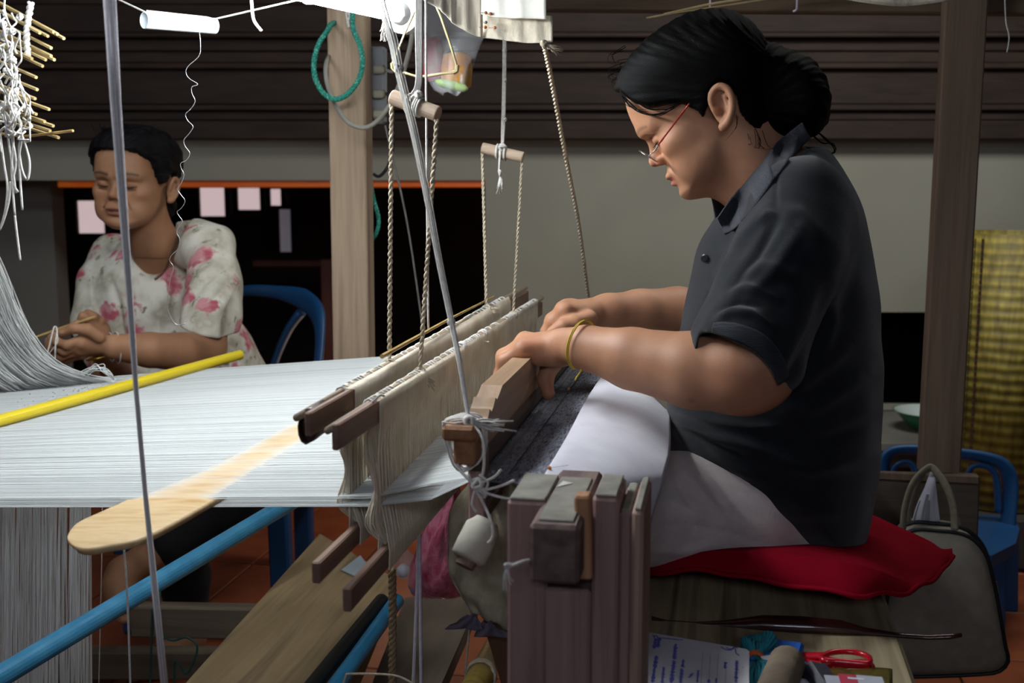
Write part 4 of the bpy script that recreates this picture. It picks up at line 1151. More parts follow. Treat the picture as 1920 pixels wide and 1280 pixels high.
# grey-brown rolled cloth / wood stub
a = sit(1440, 1330, ZB+.030); b = sit(1480, 1232, ZB+.034)
MB_ = MB(); MB_.lathe(a, b-a, [(0, .018), (.02, .019), ((b-a).length-.012, .0185), ((b-a).length-.004, .015), ((b-a).length, .009)], 16)
props(MB_.build('wooden_stub', mat('grey_brown_stub', '6a5c4d', '8a7a66', .8, (30, 30, 30), 6, .5, 20), None, smooth=True), 'grey-brown rounded wooden stub pointing away from the viewer beside the scissors', 'wood')
# scissors with red handles
sc2 = thing('scissors', 'scissors with glossy red plastic handles lying on the bench', 'scissors', sit(1560, 1235), None)
M_redp = mat('glossy_red_plastic', 'b80d22', 'c8142a', .25, (5, 5, 5), coat=.7)
zz_ = ZB+.012
mb = MB()
loopA = [(1540, 1232), (1556, 1224), (1575, 1221), (1600, 1222), (1620, 1227), (1631, 1235), (1628, 1243), (1612, 1243), (1590, 1241), (1565, 1239), (1545, 1238)]
mb.tube([p for p in catmull([sit(*q, zz_+.006) for q in loopA+[loopA[0]]], 4)][:-1], .0034, 8, closed=True)
mb.tube(catmull([sit(1505, 1230, zz_), sit(1525, 1230, zz_+.002), sit(1545, 1230, zz_+.004)], 4), [.006]*9, 8, flat=(.7, 1.2))
mb.tube(catmull([sit(1540, 1236, zz_+.004), sit(1580, 1243, zz_), sit(1625, 1244, zz_)], 4), [.006]*9, 8, flat=(.7, 1.3))
mb.build('handle', M_redp, sc2, smooth=True)
mb = MB()
mb.tube(catmull([sit(1504, 1241, zz_-.003), sit(1530, 1245, zz_-.003), sit(1552, 1248, zz_-.002), sit(1567, 1254, zz_-.002)], 4), [.0045]*13, 8)
mb.tube(catmull([sit(1567, 1254, zz_-.002), sit(1600, 1262, zz_-.003), sit(1632, 1256, zz_-.002), sit(1634, 1248, zz_-.001), sit(1622, 1246, zz_)], 4), .0036, 8)
mb.build('handle', M_redp, sc2, smooth=True)
MB().prism([tuple(sit(*q, zz_)[:2]) for q in ((1506, 1228), (1506, 1246), (1440, 1240), (1436, 1236))], zz_-.005, zz_-.002, 'z').build('blade', mat('dark_steel', '35363a', '55575c', .35, metal=.9), sc2)
# food wrapper
wr = thing('wrapper', 'crumpled olive foil wrapper with a red and white print in front of the scissors', 'wrapper', sit(1600, 1270))
r3 = random.Random(4)
rows = [[sit(1545+j*16, 1254+i*16+r3.uniform(-2, 2), ZB+.012+r3.uniform(0, .008)+(.006 if 0 < i < 3 else 0)) for j in range(9)] for i in range(5)]
MB().grid(bezrows(rows, 2, 2), .001).build('foil', mat('olive_foil', '5e5420', '857a3a', .3, (60, 60, 60), 5, .5, 40, metal=.5), wr, smooth=True)
MB().box(sit(1603, 1276, ZB+.030), (.030, .020, .001), rotm(.15, .05, .1)).build('printed_label', mat('crimson_print', 'b01840', 'c02850', .5, (5, 5, 5)), wr)
for dx_ in (-30, 30):
    MB().box(sit(1603+dx_, 1278, ZB+.0295), (.026, .02, .001), rotm(.15, .05, .1)).build('printed_label', mat('pale_print', 'a4a6b4', 'bcbecb', .5), wr)
MB().box(sit(1605, 1272, ZB+.0312), (.016, .003, .0006), rotm(.15, .05, .1)).build('print_bar', M_paper, wr)
MB().box(sit(1538, 1285, ZB+.015), (.03, .05, .03), rotm(.2, .3, .4), .006).build('dark_packet', mat('dark_slate_packet', '2c2d38', '3a3b48', .5), wr)

# ================================================================== RIGHT SIDE BACKGROUND
# travel bag hanging from the rail
M_bagc = mat('beige_bag_cloth', '857d70', '978e80', .8, (40, 40, 40), 4, .2, 60)
M_pip = mat('black_piping', '0b0c0f', '14151a', .5)
M_hand = mat('bag_handle_webbing', '77705f', '8c8573', .85, (90, 90, 90), 4, .3, 60)
YB_ = 2.2
bg_ = thing('travel_bag', 'beige travel bag with black piping and two handles hanging behind the red cushion', 'bag', G(1790, 1258, YB_))
out = [(1660, 1120), (1672, 1040), (1690, 1000), (1715, 986), (1750, 988), (1790, 992), (1820, 1004), (1845, 1034), (1858, 1080), (1870, 1140), (1880, 1200), (1886, 1230), (1872, 1248), (1850, 1254), (1780, 1258), (1700, 1260), (1640, 1258), (1640, 1200)]
O = [G(px, py, YB_) for px, py in out]; n_ = len(O)
cen = sum(O, Vector())/n_
O = resample(catmull(O+[O[0]], 4), .012)[:-1]; n_ = len(O)
mb = MB()
mb.grid([[cen+(p-cen)*.55+Vector((0, -.035, 0)) for p in O], [cen+(p-cen)*.85+Vector((0, -.03, 0)) for p in O], [p+Vector((0, -.018, 0)) for p in O], [p+Vector((0, .05, 0)) for p in O], [cen+(p-cen)*.6+Vector((0, .06, 0)) for p in O]], 0, closed=True)
mb.F.append(tuple(range(n_))[::-1]); mb.F.append(tuple(range(len(mb.V)-n_, len(mb.V))))
mb.build('bag_body', M_bagc, bg_, smooth=True)
MB().tube([p+Vector((0, -.020, 0)) for p in O], .0038, 8, closed=True).build('piping', M_pip, bg_, smooth=True)
MB().tube([p+(p-cen).normalized()*.004+Vector((0, .012, 0)) for p in O], .0040, 8, closed=True).build('zip', M_pip, bg_, smooth=True)
for dy, sx_ in ((-.022, 0), (.03, 8)):
    P = catmull([G(1693+sx_, 992, YB_+dy), G(1697+sx_, 950, YB_+dy), G(1712+sx_, 905, YB_+dy), G(1738, 878, YB_+dy*.3), G(1752, 880, YB_+dy*.3), G(1776, 915, YB_+dy), G(1788, 955, YB_+dy), G(1790+sx_, 992, YB_+dy)], 6)
    MB().tube(P, [.0085]*len(P), 8, flat=(1, .5)).build('handle', M_hand, bg_, smooth=True)
MB().tube([G(1867, 1090, YB_-.01), G(1870, 1110, YB_-.012)], .0022, 6).build('zip_pull', mat('nickel', 'a8a89c', 'c0c0b4', .3, metal=.9), bg_)
# bundle of white thread hanging between the handles
mb = MB(); r4 = random.Random(2)
for i_ in range(70):
    f = r4.uniform(-1, 1)
    mb.tube(catmull([G(1748+f*3, 885, 2.22), G(1744+f*10, 915, 2.21), G(1738+f*20, 950, 2.21), G(1735+f*28, 990, 2.22)], 3), .0018, 4)
props(mb.build('white_tassel', mat('white_floss', 'b8b8c4', 'd4d4de', .9), None, smooth=True), 'bundle of white thread hanging between the handles of the travel bag', 'thread', kind='stuff')

# chairs (moulded plastic)
M_chair = mat('blue_moulded_plastic', '0d3b68', '124876', .45, (4, 4, 4), 4, .05, 40)
def slab_px(pts, y, t, m, nm, parent, holes=None, dy=None):
    """flat moulded piece whose outline was read off the photo, given real thickness"""
    P = [G(px, py, y+(dy(px, py) if dy else 0)) for px, py in pts]
    mb = MB(); n = len(P)
    mb.add([p for p in P]+[p+Vector((0, t, 0)) for p in P], [tuple(range(n)), tuple(range(2*n-1, n-1, -1))]+[(i, i+n, (i+1) % n+n, (i+1) % n) for i in range(n)])
    return mb.build(nm, m, parent)
ch = thing('plastic_chair', 'small blue plastic chair with an arched open back beside the straw mat', 'chair', G(1790, 1180, 3.0), 'blue plastic chairs')
def bar(pts, r, nm, m=M_chair, parent=ch, flat=(1, .45), n=10):
    P = catmull(pts, 6); rr = r if not isinstance(r, list) else list(np.interp(np.linspace(0, 1, len(P)), np.linspace(0, 1, len(r)), r))
    return MB().tube(P, rr, n, flat=flat).build(nm, m, parent, smooth=True)
YC = 2.95
bar([G(1661, 965, YC), G(1657, 900, YC), G(1662, 856, YC), G(1690, 843, YC), G(1760, 846, YC), G(1840, 856, YC), G(1880, 872, YC), G(1894, 910, YC), G(1888, 1000, YC-.01)], [.017, .018, .019, .018, .018, .02, .022, .022, .02], 'backrest', flat=(1.1, .5))
bar([G(1672, 935, YC), G(1676, 880, YC), G(1700, 866, YC), G(1716, 885, YC), G(1722, 950, YC)], .011, 'back_slat', flat=(1, .5))
bar([G(1812, 960, YC), G(1815, 890, YC), G(1836, 872, YC), G(1866, 890, YC), G(1872, 960, YC)], .011, 'back_slat', flat=(1, .5))
seat_pts = [(1640, 975, 3.0), (1900, 968, 3.0), (1912, 985, 2.9), (1905, 1012, 2.78), (1860, 1040, 2.68), (1640, 1040, 2.68)]
P = [G(*q) for q in seat_pts]; zS = P[1].z
P = [Vector((p.x, p.y, zS)) for p in P]
MB().prism([(p.x, p.y) for p in P], zS-.03, zS, 'z').build('seat', M_chair, ch)
for (px, y_) in ((1894, 2.98), (1872, 2.76), (1665, 2.98), (1665, 2.76)):
    a = G(px, 985, y_); a.z = zS-.01; MB().beam(Vector((a.x+.012, a.y, 0)), a, .035, .03, (0, 1, 0), .005).build('leg', M_chair, ch)
ch2 = thing('plastic_chair', 'blue plastic armchair behind the seated person in the floral blouse', 'chair', G(450, 1180, 2.85), 'blue plastic chairs')
bar([G(400, 600, 2.95), G(425, 560, 2.95), G(460, 545, 2.95), G(520, 548, 2.95), G(570, 562, 2.92), G(596, 590, 2.86), G(600, 640, 2.80), G(592, 720, 2.72)], [.014, .014, .014, .018, .03, .03, .022, .02], 'backrest', parent=ch2, flat=(1, .5))
bar([G(565, 585, 2.93), G(540, 620, 2.93), G(515, 680, 2.93), G(495, 760, 2.93)], [.026, .022, .018, .02], 'back_slat', parent=ch2, flat=(.5, 1))
zs2 = .43
c_ = G(450, 820, 2.75)
MB().prism([(c_.x-.2, 2.55), (c_.x+.2, 2.52), (c_.x+.24, 2.95), (c_.x-.22, 2.98)], zs2-.03, zs2, 'z').build('seat', M_chair, ch2)
for (a, b) in (((520, 900, 2.5), (532, 1112, 2.45)), ((568, 900, 2.95), (572, 1060, 2.98)), ((250, 900, 2.95), (232, 1080, 2.98)), ((268, 900, 2.5), (250, 1120, 2.45))):
    A_ = G(*a); A_.z = zs2-.01; B_ = G(*b); B_.z = 0.0
    MB().beam(B_, A_, .05, .035, (0, 1, 0), .006).build('leg', M_chair, ch2)

# rolled straw mat
M_mat = bpy.data.materials.new('woven_straw'); M_mat.use_nodes = True
nt = M_mat.node_tree; bs = nt.nodes['Principled BSDF']; tc = nt.nodes.new('ShaderNodeTexCoord')
mp = nt.nodes.new('ShaderNodeMapping'); nt.links.new(tc.outputs['Object'], mp.inputs[0]); mp.inputs['Scale'].default_value = (60, 60, 14)
nz = nt.nodes.new('ShaderNodeTexNoise'); nz.inputs['Scale'].default_value = 1.0; nz.inputs['Detail'].default_value = 4; nt.links.new(mp.outputs[0], nz.inputs['Vector'])
wv = nt.nodes.new('ShaderNodeTexWave'); wv.bands_direction = 'Z'; wv.inputs['Scale'].default_value = 11; wv.inputs['Distortion'].default_value = 1.5; nt.links.new(tc.outputs['Object'], wv.inputs['Vector'])
c_ = _ramp(nt, nz.outputs['Fac'], [(.3, lin('6b5c1c')), (.6, lin('9c8a34')), (.8, lin('b3a24a'))])
mx = nt.nodes.new('ShaderNodeMixRGB'); mx.blend_type = 'MULTIPLY'; mx.inputs[0].default_value = .45
nt.links.new(c_, mx.inputs[1]); nt.links.new(wv.outputs['Color'], mx.inputs[2]); nt.links.new(mx.outputs[0], bs.inputs['Base Color']); bs.inputs['Roughness'].default_value = .6
bp_ = nt.nodes.new('ShaderNodeBump'); bp_.inputs['Strength'].default_value = .6; bp_.inputs['Distance'].default_value = .004; nt.links.new(wv.outputs['Fac'], bp_.inputs['Height']); nt.links.new(bp_.outputs[0], bs.inputs['Normal'])
mc = G(1885, 700, 3.45); 
ml_ = G(1820, 700, 3.35); R0 = (mc-Vector((ml_.x, ml_.y, mc.z))).length
zt_m = G(1870, 437, 3.4).z
sm_ = thing('straw_mat', 'tall rolled yellow straw mat leaning at the right edge', 'mat', (mc.x, mc.y, .2))
mb = MB(); spi = []
for k_ in range(150):
    a = 2*PI*k_/40; r_ = R0-.008*k_/40; spi.append((mc.x+math.cos(a+2.4)*r_, mc.y+math.sin(a+2.4)*r_))
rows = [[Vector((x, y, z)) for x, y in spi] for z in (.16, zt_m)]
mb.grid(rows, .004).build('mat_roll', M_mat, sm_, smooth=True)
for px, c_, nm in ((1840, '3a1a1c', 'maroon_binding'), (1823, '16604a', 'green_binding'), (1828, '3d3312', 'straw_seam')):
    a_ = G(px, 600, 3.30); v = Vector((a_.x-mc.x, 0, 0)); yy = mc.y-math.sqrt(max(R0**2-v.x**2, 0))-.002
    mbb = MB(); n_ = 46
    for i_ in range(n_):
        z0_ = .18+(zt_m-.19)*i_/n_; mbb.box((a_.x, yy, z0_+.5*(zt_m-.19)/n_), (.006 if nm != 'straw_seam' else .003, .004, (zt_m-.19)/n_*.7))
    o = mbb.build(nm, mat(nm, c_, c_, .8), sm_)
# what the mat stands on
props(MB().box((mc.x, mc.y+.02, .08), (.42, .4, .15), None, .01).build('low_block', mat('dark_block', '2c2522', '3a322d', .9)), 'dark low block carrying the rolled straw mat', 'block')
# bowl on the ledge
bw = G(1722, 808, 4.10); zled = zD(770, D)+.0
bo = thing('bowl', 'green enamel bowl with a white inside on the grey ledge', 'bowl', tuple(GZ(1738, 806, zg0)))
cB = GZ(1738, 806, zg0)+Vector((0, 0, .001))
mb = MB(); mb.lathe(cB, (0, 0, 1), [(0, .040), (.010, .058), (.045, .092), (.064, .106), (.068, .113), (.066, .113)], 28); mb.F = mb.F[:-2]
mb.build('bowl_outside', mat('green_enamel', '0f6a44', '188054', .3, (5, 5, 5), coat=.4), bo, smooth=True)
mb = MB(); mb.lathe(cB, (0, 0, 1), [(.008, .004), (.012, .052), (.046, .086), (.064, .102), (.067, .110)], 28); mb.F = mb.F[:-2]
mb.build('bowl_inside', mat('white_enamel', 'b9c4c2', 'cfd8d6', .3, (5, 5, 5)), bo, smooth=True)
# ================================================================== SCULPTING KIT: distance fields -> one continuous surface
def around(pts, pad, h, zmin=-.01):
    P = np.array([tuple(p) for p in pts]); lo = P.min(0)-pad; hi = P.max(0)+pad; lo[2] = max(lo[2], zmin)
    return Fld(lo, hi, h)
class Fld:
    def __init__(s, lo, hi, h):
        s.lo = np.array(lo, dtype=np.float64); s.h = h
        s.n = (np.ceil((np.array(hi)-s.lo)/h)).astype(int)+1
        s.f = np.full(tuple(s.n), 1.0, dtype=np.float32)
        s.ax = [(s.lo[i]+h*np.arange(s.n[i])).astype(np.float32) for i in range(3)]
    def sub(s, lo, hi):
        sl = []
        for i in range(3):
            a = int(max(0, math.floor((lo[i]-s.lo[i])/s.h))); b = int(min(s.n[i], math.ceil((hi[i]-s.lo[i])/s.h)+1))
            if b <= a: return None, None
            sl.append(slice(a, b))
        X = s.ax[0][sl[0]][:, None, None]; Y = s.ax[1][sl[1]][None, :, None]; Z = s.ax[2][sl[2]][None, None, :]
        return tuple(sl), (X, Y, Z)
    def put(s, sl, d, k, mode):
        a = s.f[sl]; d = np.broadcast_to(d, a.shape)
        if mode == 'sub':
            d = -d
            h = np.maximum(k-np.abs(a-d), 0)/k if k > 0 else 0
            s.f[sl] = np.maximum(a, d)+h*h*k*.25
        elif mode == 'int':
            h = np.maximum(k-np.abs(a-d), 0)/k if k > 0 else 0
            s.f[sl] = np.maximum(a, d)+h*h*k*.25
        else:
            h = np.maximum(k-np.abs(a-d), 0)/k if k > 0 else 0
            s.f[sl] = np.minimum(a, d)-h*h*k*.25
    def cap(s, a, b, ra, rb=None, k=.01, mode='add'):
        rb = ra if rb is None else rb
        a = np.array(a, float); b = np.array(b, float); m = max(ra, rb)+k+3*s.h
        sl, P = s.sub(np.minimum(a, b)-m, np.maximum(a, b)+m)
        if sl is None: return s
        d = b-a; L2 = max(float(d@d), 1e-12)
        px, py, pz = P[0]-a[0], P[1]-a[1], P[2]-a[2]
        t = np.clip((px*d[0]+py*d[1]+pz*d[2])/L2, 0, 1)
        q = np.sqrt((px-t*d[0])**2+(py-t*d[1])**2+(pz-t*d[2])**2)-(ra+(rb-ra)*t)
        s.put(sl, q.astype(np.float32), k, mode); return s
    def chain(s, pts, rr, k=.01, mode='add'):
        for i in range(len(pts)-1): s.cap(pts[i], pts[i+1], rr[i], rr[i+1], k if i == 0 else min(k, .006)+.002, mode)
        return s
    def ell(s, c, r, R=None, k=.01, mode='add'):
        c = np.array(c, float); r = np.array(r, float); m = float(r.max())+k+3*s.h
        sl, P = s.sub(c-m, c+m)
        if sl is None: return s
        x, y, z = P[0]-c[0], P[1]-c[1], P[2]-c[2]
        if R is not None:   # rows of R: local axes in world
            x, y, z = (x*R[i][0]+y*R[i][1]+z*R[i][2] for i in range(3))
        k0 = np.sqrt((x/r[0])**2+(y/r[1])**2+(z/r[2])**2)
        k1 = np.sqrt((x/r[0]**2)**2+(y/r[1]**2)**2+(z/r[2]**2)**2)+1e-9
        q = k0*(k0-1)/k1
        s.put(sl, q.astype(np.float32), k, mode); return s
    def plane(s, p, n, k=.0):
        """keep the side the normal points away from"""
        n = np.array(n, float); n /= np.linalg.norm(n); sl, P = s.sub(s.lo-1, s.lo+s.n*s.h+1)
        q = (P[0]-p[0])*n[0]+(P[1]-p[1])*n[1]+(P[2]-p[2])*n[2]
        s.put(sl, q.astype(np.float32), k, 'int'); return s
    def poly2(s, poly, axes=(0, 2)):
        """signed distance (negative inside) of a polygon in two of the axes, on the grid of those axes"""
        P = np.array([(p[0], p[1]) for p in poly], float)
        A = s.ax[axes[0]].astype(float)[:, None]; B = s.ax[axes[1]].astype(float)[None, :]
        d = np.full((A.shape[0], B.shape[1]), 1e9); sg = np.ones_like(d)
        n = len(P)
        for i in range(n):
            v = P[i]; w = P[i-1]; e = w-v
            wx = A-v[0]; wy = B-v[1]
            t = np.clip((wx*e[0]+wy*e[1])/max(e@e, 1e-12), 0, 1)
            d = np.minimum(d, (wx-e[0]*t)**2+(wy-e[1]*t)**2)
            c1 = B >= v[1]; c2 = B < w[1]; c3 = e[0]*wy > e[1]*wx
            flip = (c1 & c2 & c3) | (~c1 & ~c2 & ~c3)
            sg = np.where(flip, -sg, sg)
        return sg*np.sqrt(d)
    def inflate(s, poly, ctrl, R, y0, sig=.05, k=.01, mode='add', p=2.2):
        """swell a side-view outline (x,z) sideways; ctrl = (x, z, half width) samples"""
        d2 = -s.poly2(poly)
        A = s.ax[0].astype(float)[:, None]; B = s.ax[2].astype(float)[None, :]
        num = 0; den = 1e-12
        for (cx, cz, w) in ctrl:
            g = np.exp(-((A-cx)**2+(B-cz)**2)/(2*sig*sig))+1e-9/(((A-cx)**2+(B-cz)**2)+1e-3)
            num = num+g*w; den = den+g
        W = num/den
        t1 = ((R-np.minimum(d2, R))/R)[:, None, :]
        Yv = np.abs(s.ax[1].astype(float)-y0)[None, :, None]
        q = ((t1**p+(Yv/W[:, None, :])**p)**(1/p)-1)*np.minimum(R, W)[:, None, :]*.9
        s.put((slice(None),)*3, q.astype(np.float32), k, mode); return s
    def mesh(s):
        f = s.f; h = s.h
        f = f.copy(); f[0] = f[-1] = 1; f[:, 0] = f[:, -1] = 1; f[:, :, 0] = f[:, :, -1] = 1
        m = f < 0
        c = np.zeros(tuple(np.array(f.shape)-1), dtype=np.int8)
        for i in (0, 1):
            for j in (0, 1):
                for k in (0, 1):
                    c += m[i:i+c.shape[0], j:j+c.shape[1], k:k+c.shape[2]]
        act = (c > 0) & (c < 8)
        idx = np.full(c.shape, -1, dtype=np.int32); I = np.argwhere(act); idx[act] = np.arange(len(I))
        cor = {}
        for i in (0, 1):
            for j in (0, 1):
                for k in (0, 1): cor[(i, j, k)] = f[I[:, 0]+i, I[:, 1]+j, I[:, 2]+k].astype(np.float64)
        S = np.zeros((len(I), 3)); N = np.zeros(len(I))
        for a in range(3):
            for u in (0, 1):
                for v in (0, 1):
                    p0 = [0, 0, 0]; o = [q for q in range(3) if q != a]; p0[o[0]] = u; p0[o[1]] = v; p1 = list(p0); p1[a] = 1
                    A = cor[tuple(p0)]; B = cor[tuple(p1)]; x = (A < 0) != (B < 0)
                    t = np.where(x, A/np.where(x, A-B, 1), 0)
                    pt = np.tile(np.array(p0, float), (len(I), 1)); pt[:, a] = t
                    S[x] += pt[x]; N[x] += 1
        V = s.lo+h*(I+S/N[:, None])
        F = []
        for a in range(3):
            o = [q for q in range(3) if q != a]
            sh = [slice(None)]*3; sh2 = [slice(None)]*3; sh[a] = slice(0, -1); sh2[a] = slice(1, None)
            m0 = m[tuple(sh)]; m1 = m[tuple(sh2)]
            E = np.argwhere(m0 != m1)
            E = E[(E[:, o[0]] > 0) & (E[:, o[1]] > 0)]
            E = E[(E[:, o[0]] < c.shape[o[0]]) & (E[:, o[1]] < c.shape[o[1]])]
            ins = m0[E[:, 0], E[:, 1], E[:, 2]]
            def g(du, dv):
                q = E.copy(); q[:, o[0]] += du; q[:, o[1]] += dv; return idx[q[:, 0], q[:, 1], q[:, 2]]
            Q = np.stack([g(-1, -1), g(0, -1), g(0, 0), g(-1, 0)], 1)
            fl = ins if a != 1 else ~ins
            Q[~fl] = Q[~fl][:, ::-1]
            F.append(Q)
        return V, np.concatenate(F)

def relax(V, F, it=2, w=.5):
    V = V.copy()
    for _ in range(it):
        S = np.zeros_like(V); N = np.zeros(len(V))
        for k in range(4):
            a = F[:, k]; b = F[:, (k+1) % 4]
            np.add.at(S, a, V[b]); np.add.at(S, b, V[a]); np.add.at(N, a, 1); np.add.at(N, b, 1)
        V = V*(1-w)+w*S/np.maximum(N, 1)[:, None]
    return V
def vnormals(V, F):
    n = np.cross(V[F[:, 2]]-V[F[:, 0]], V[F[:, 3]]-V[F[:, 1]])
    N = np.zeros_like(V)
    for k in range(4): np.add.at(N, F[:, k], n)
    return N/np.maximum(np.linalg.norm(N, axis=1), 1e-12)[:, None]
def projv(V):
    """photo pixel of every vertex (used to find where a fold runs while modelling)"""
    d = V-np.array(CP); D = d@np.array(FW)
    return np.stack([960+FPX*(d@np.array(RT))/D, 640-FPX*(d@np.array(UP))/D], 1)
def polydist(Pq, line):
    L = np.array(line, float); best = np.full(len(Pq), 1e9); tt = np.zeros(len(Pq)); n = len(L)-1
    for i in range(n):
        e = L[i+1]-L[i]; w = Pq-L[i]; t = np.clip((w@e)/max(e@e, 1e-9), 0, 1)
        d = np.hypot(*(w-t[:, None]*e).T); b = d < best; best[b] = d[b]; tt[b] = (i+t[b])/n
    return best, tt
def fold(V, F, folds, side=None):
    """raise or sink ridges along lines; side = facing test vector"""
    N = vnormals(V, F); P = projv(V)
    vis = np.ones(len(V)) if side is None else np.clip((N@np.array(side)+.15)*2.5, 0, 1)
    D = np.zeros(len(V))
    for (line, amp, wid) in folds:
        d, t = polydist(P, line)
        D += amp*np.exp(-(d/wid)**2)*np.clip(np.sin(PI*np.clip(t, 0.03, .97))**.5, 0, 1)*(d < 4*wid)
    return V+N*(D*vis)[:, None]
def make_quadmesh(name, V, F, material, parent, colors=None):
    V = np.asarray(V); org = np.array(ORIG[parent.name]) if parent is not None else np.array([V[:, 0].mean(), V[:, 1].mean(), V[:, 2].min()])
    me = bpy.data.meshes.new(name)
    me.vertices.add(len(V)); me.vertices.foreach_set('co', (V-org).astype(np.float32).ravel())
    me.loops.add(4*len(F)); me.loops.foreach_set('vertex_index', F.astype(np.int32).ravel())
    me.polygons.add(len(F)); me.polygons.foreach_set('loop_start', np.arange(0, 4*len(F), 4, dtype=np.int32))
    me.polygons.foreach_set('use_smooth', np.ones(len(F), dtype=bool))
    me.update(calc_edges=True); me.validate()
    if colors is not None:
        ca = me.color_attributes.new('tone', 'FLOAT_COLOR', 'POINT')
        ca.data.foreach_set('color', np.concatenate([colors, np.ones((len(V), 1))], 1).astype(np.float32).ravel())
    me.materials.append(material)
    o = bpy.data.objects.new(name, me); COL.objects.link(o); ORIG[o.name] = Vector(org)
    if parent is not None: o.parent = parent
    else: o.location = org
    return o
def smoothpoly(pts, n=4):
    P = catmull([Vector((p[0], p[1], 0)) for p in list(pts)+[pts[0]]], n)[:-1]
    return [(p.x, p.y) for p in P]

def skin_mat(name, tone):
    m = bpy.data.materials.new(name); m.use_nodes = True; nt = m.node_tree; b = nt.nodes['Principled BSDF']
    at = nt.nodes.new('ShaderNodeAttribute'); at.attribute_name = 'tone'
    tc = nt.nodes.new('ShaderNodeTexCoord'); nz = nt.nodes.new('ShaderNodeTexNoise'); nz.inputs['Scale'].default_value = 28; nz.inputs['Detail'].default_value = 6
    nt.links.new(tc.outputs['Object'], nz.inputs['Vector'])
    r = _ramp(nt, nz.outputs['Fac'], [(.3, (.88, .82, .80, 1)), (.7, (1.06, 1.03, 1.0, 1))])
    mx = nt.nodes.new('ShaderNodeMixRGB'); mx.blend_type = 'MULTIPLY'; mx.inputs[0].default_value = 1
    nt.links.new(at.outputs['Color'], mx.inputs[1]); nt.links.new(r, mx.inputs[2]); nt.links.new(mx.outputs[0], b.inputs['Base Color'])
    b.inputs['Roughness'].default_value = .52; b.inputs['Specular IOR Level'].default_value = .38
    b.inputs['Subsurface Weight'].default_value = .12; b.inputs['Subsurface Radius'].default_value = (.012, .005, .003); b.inputs['Subsurface Scale'].default_value = .5
    n2 = nt.nodes.new('ShaderNodeTexNoise'); n2.inputs['Scale'].default_value = 420; nt.links.new(tc.outputs['Object'], n2.inputs['Vector'])
    bp = nt.nodes.new('ShaderNodeBump'); bp.inputs['Strength'].default_value = .12; bp.inputs['Distance'].default_value = .001
    nt.links.new(n2.outputs['Fac'], bp.inputs['Height']); nt.links.new(bp.outputs[0], b.inputs['Normal'])
    return m

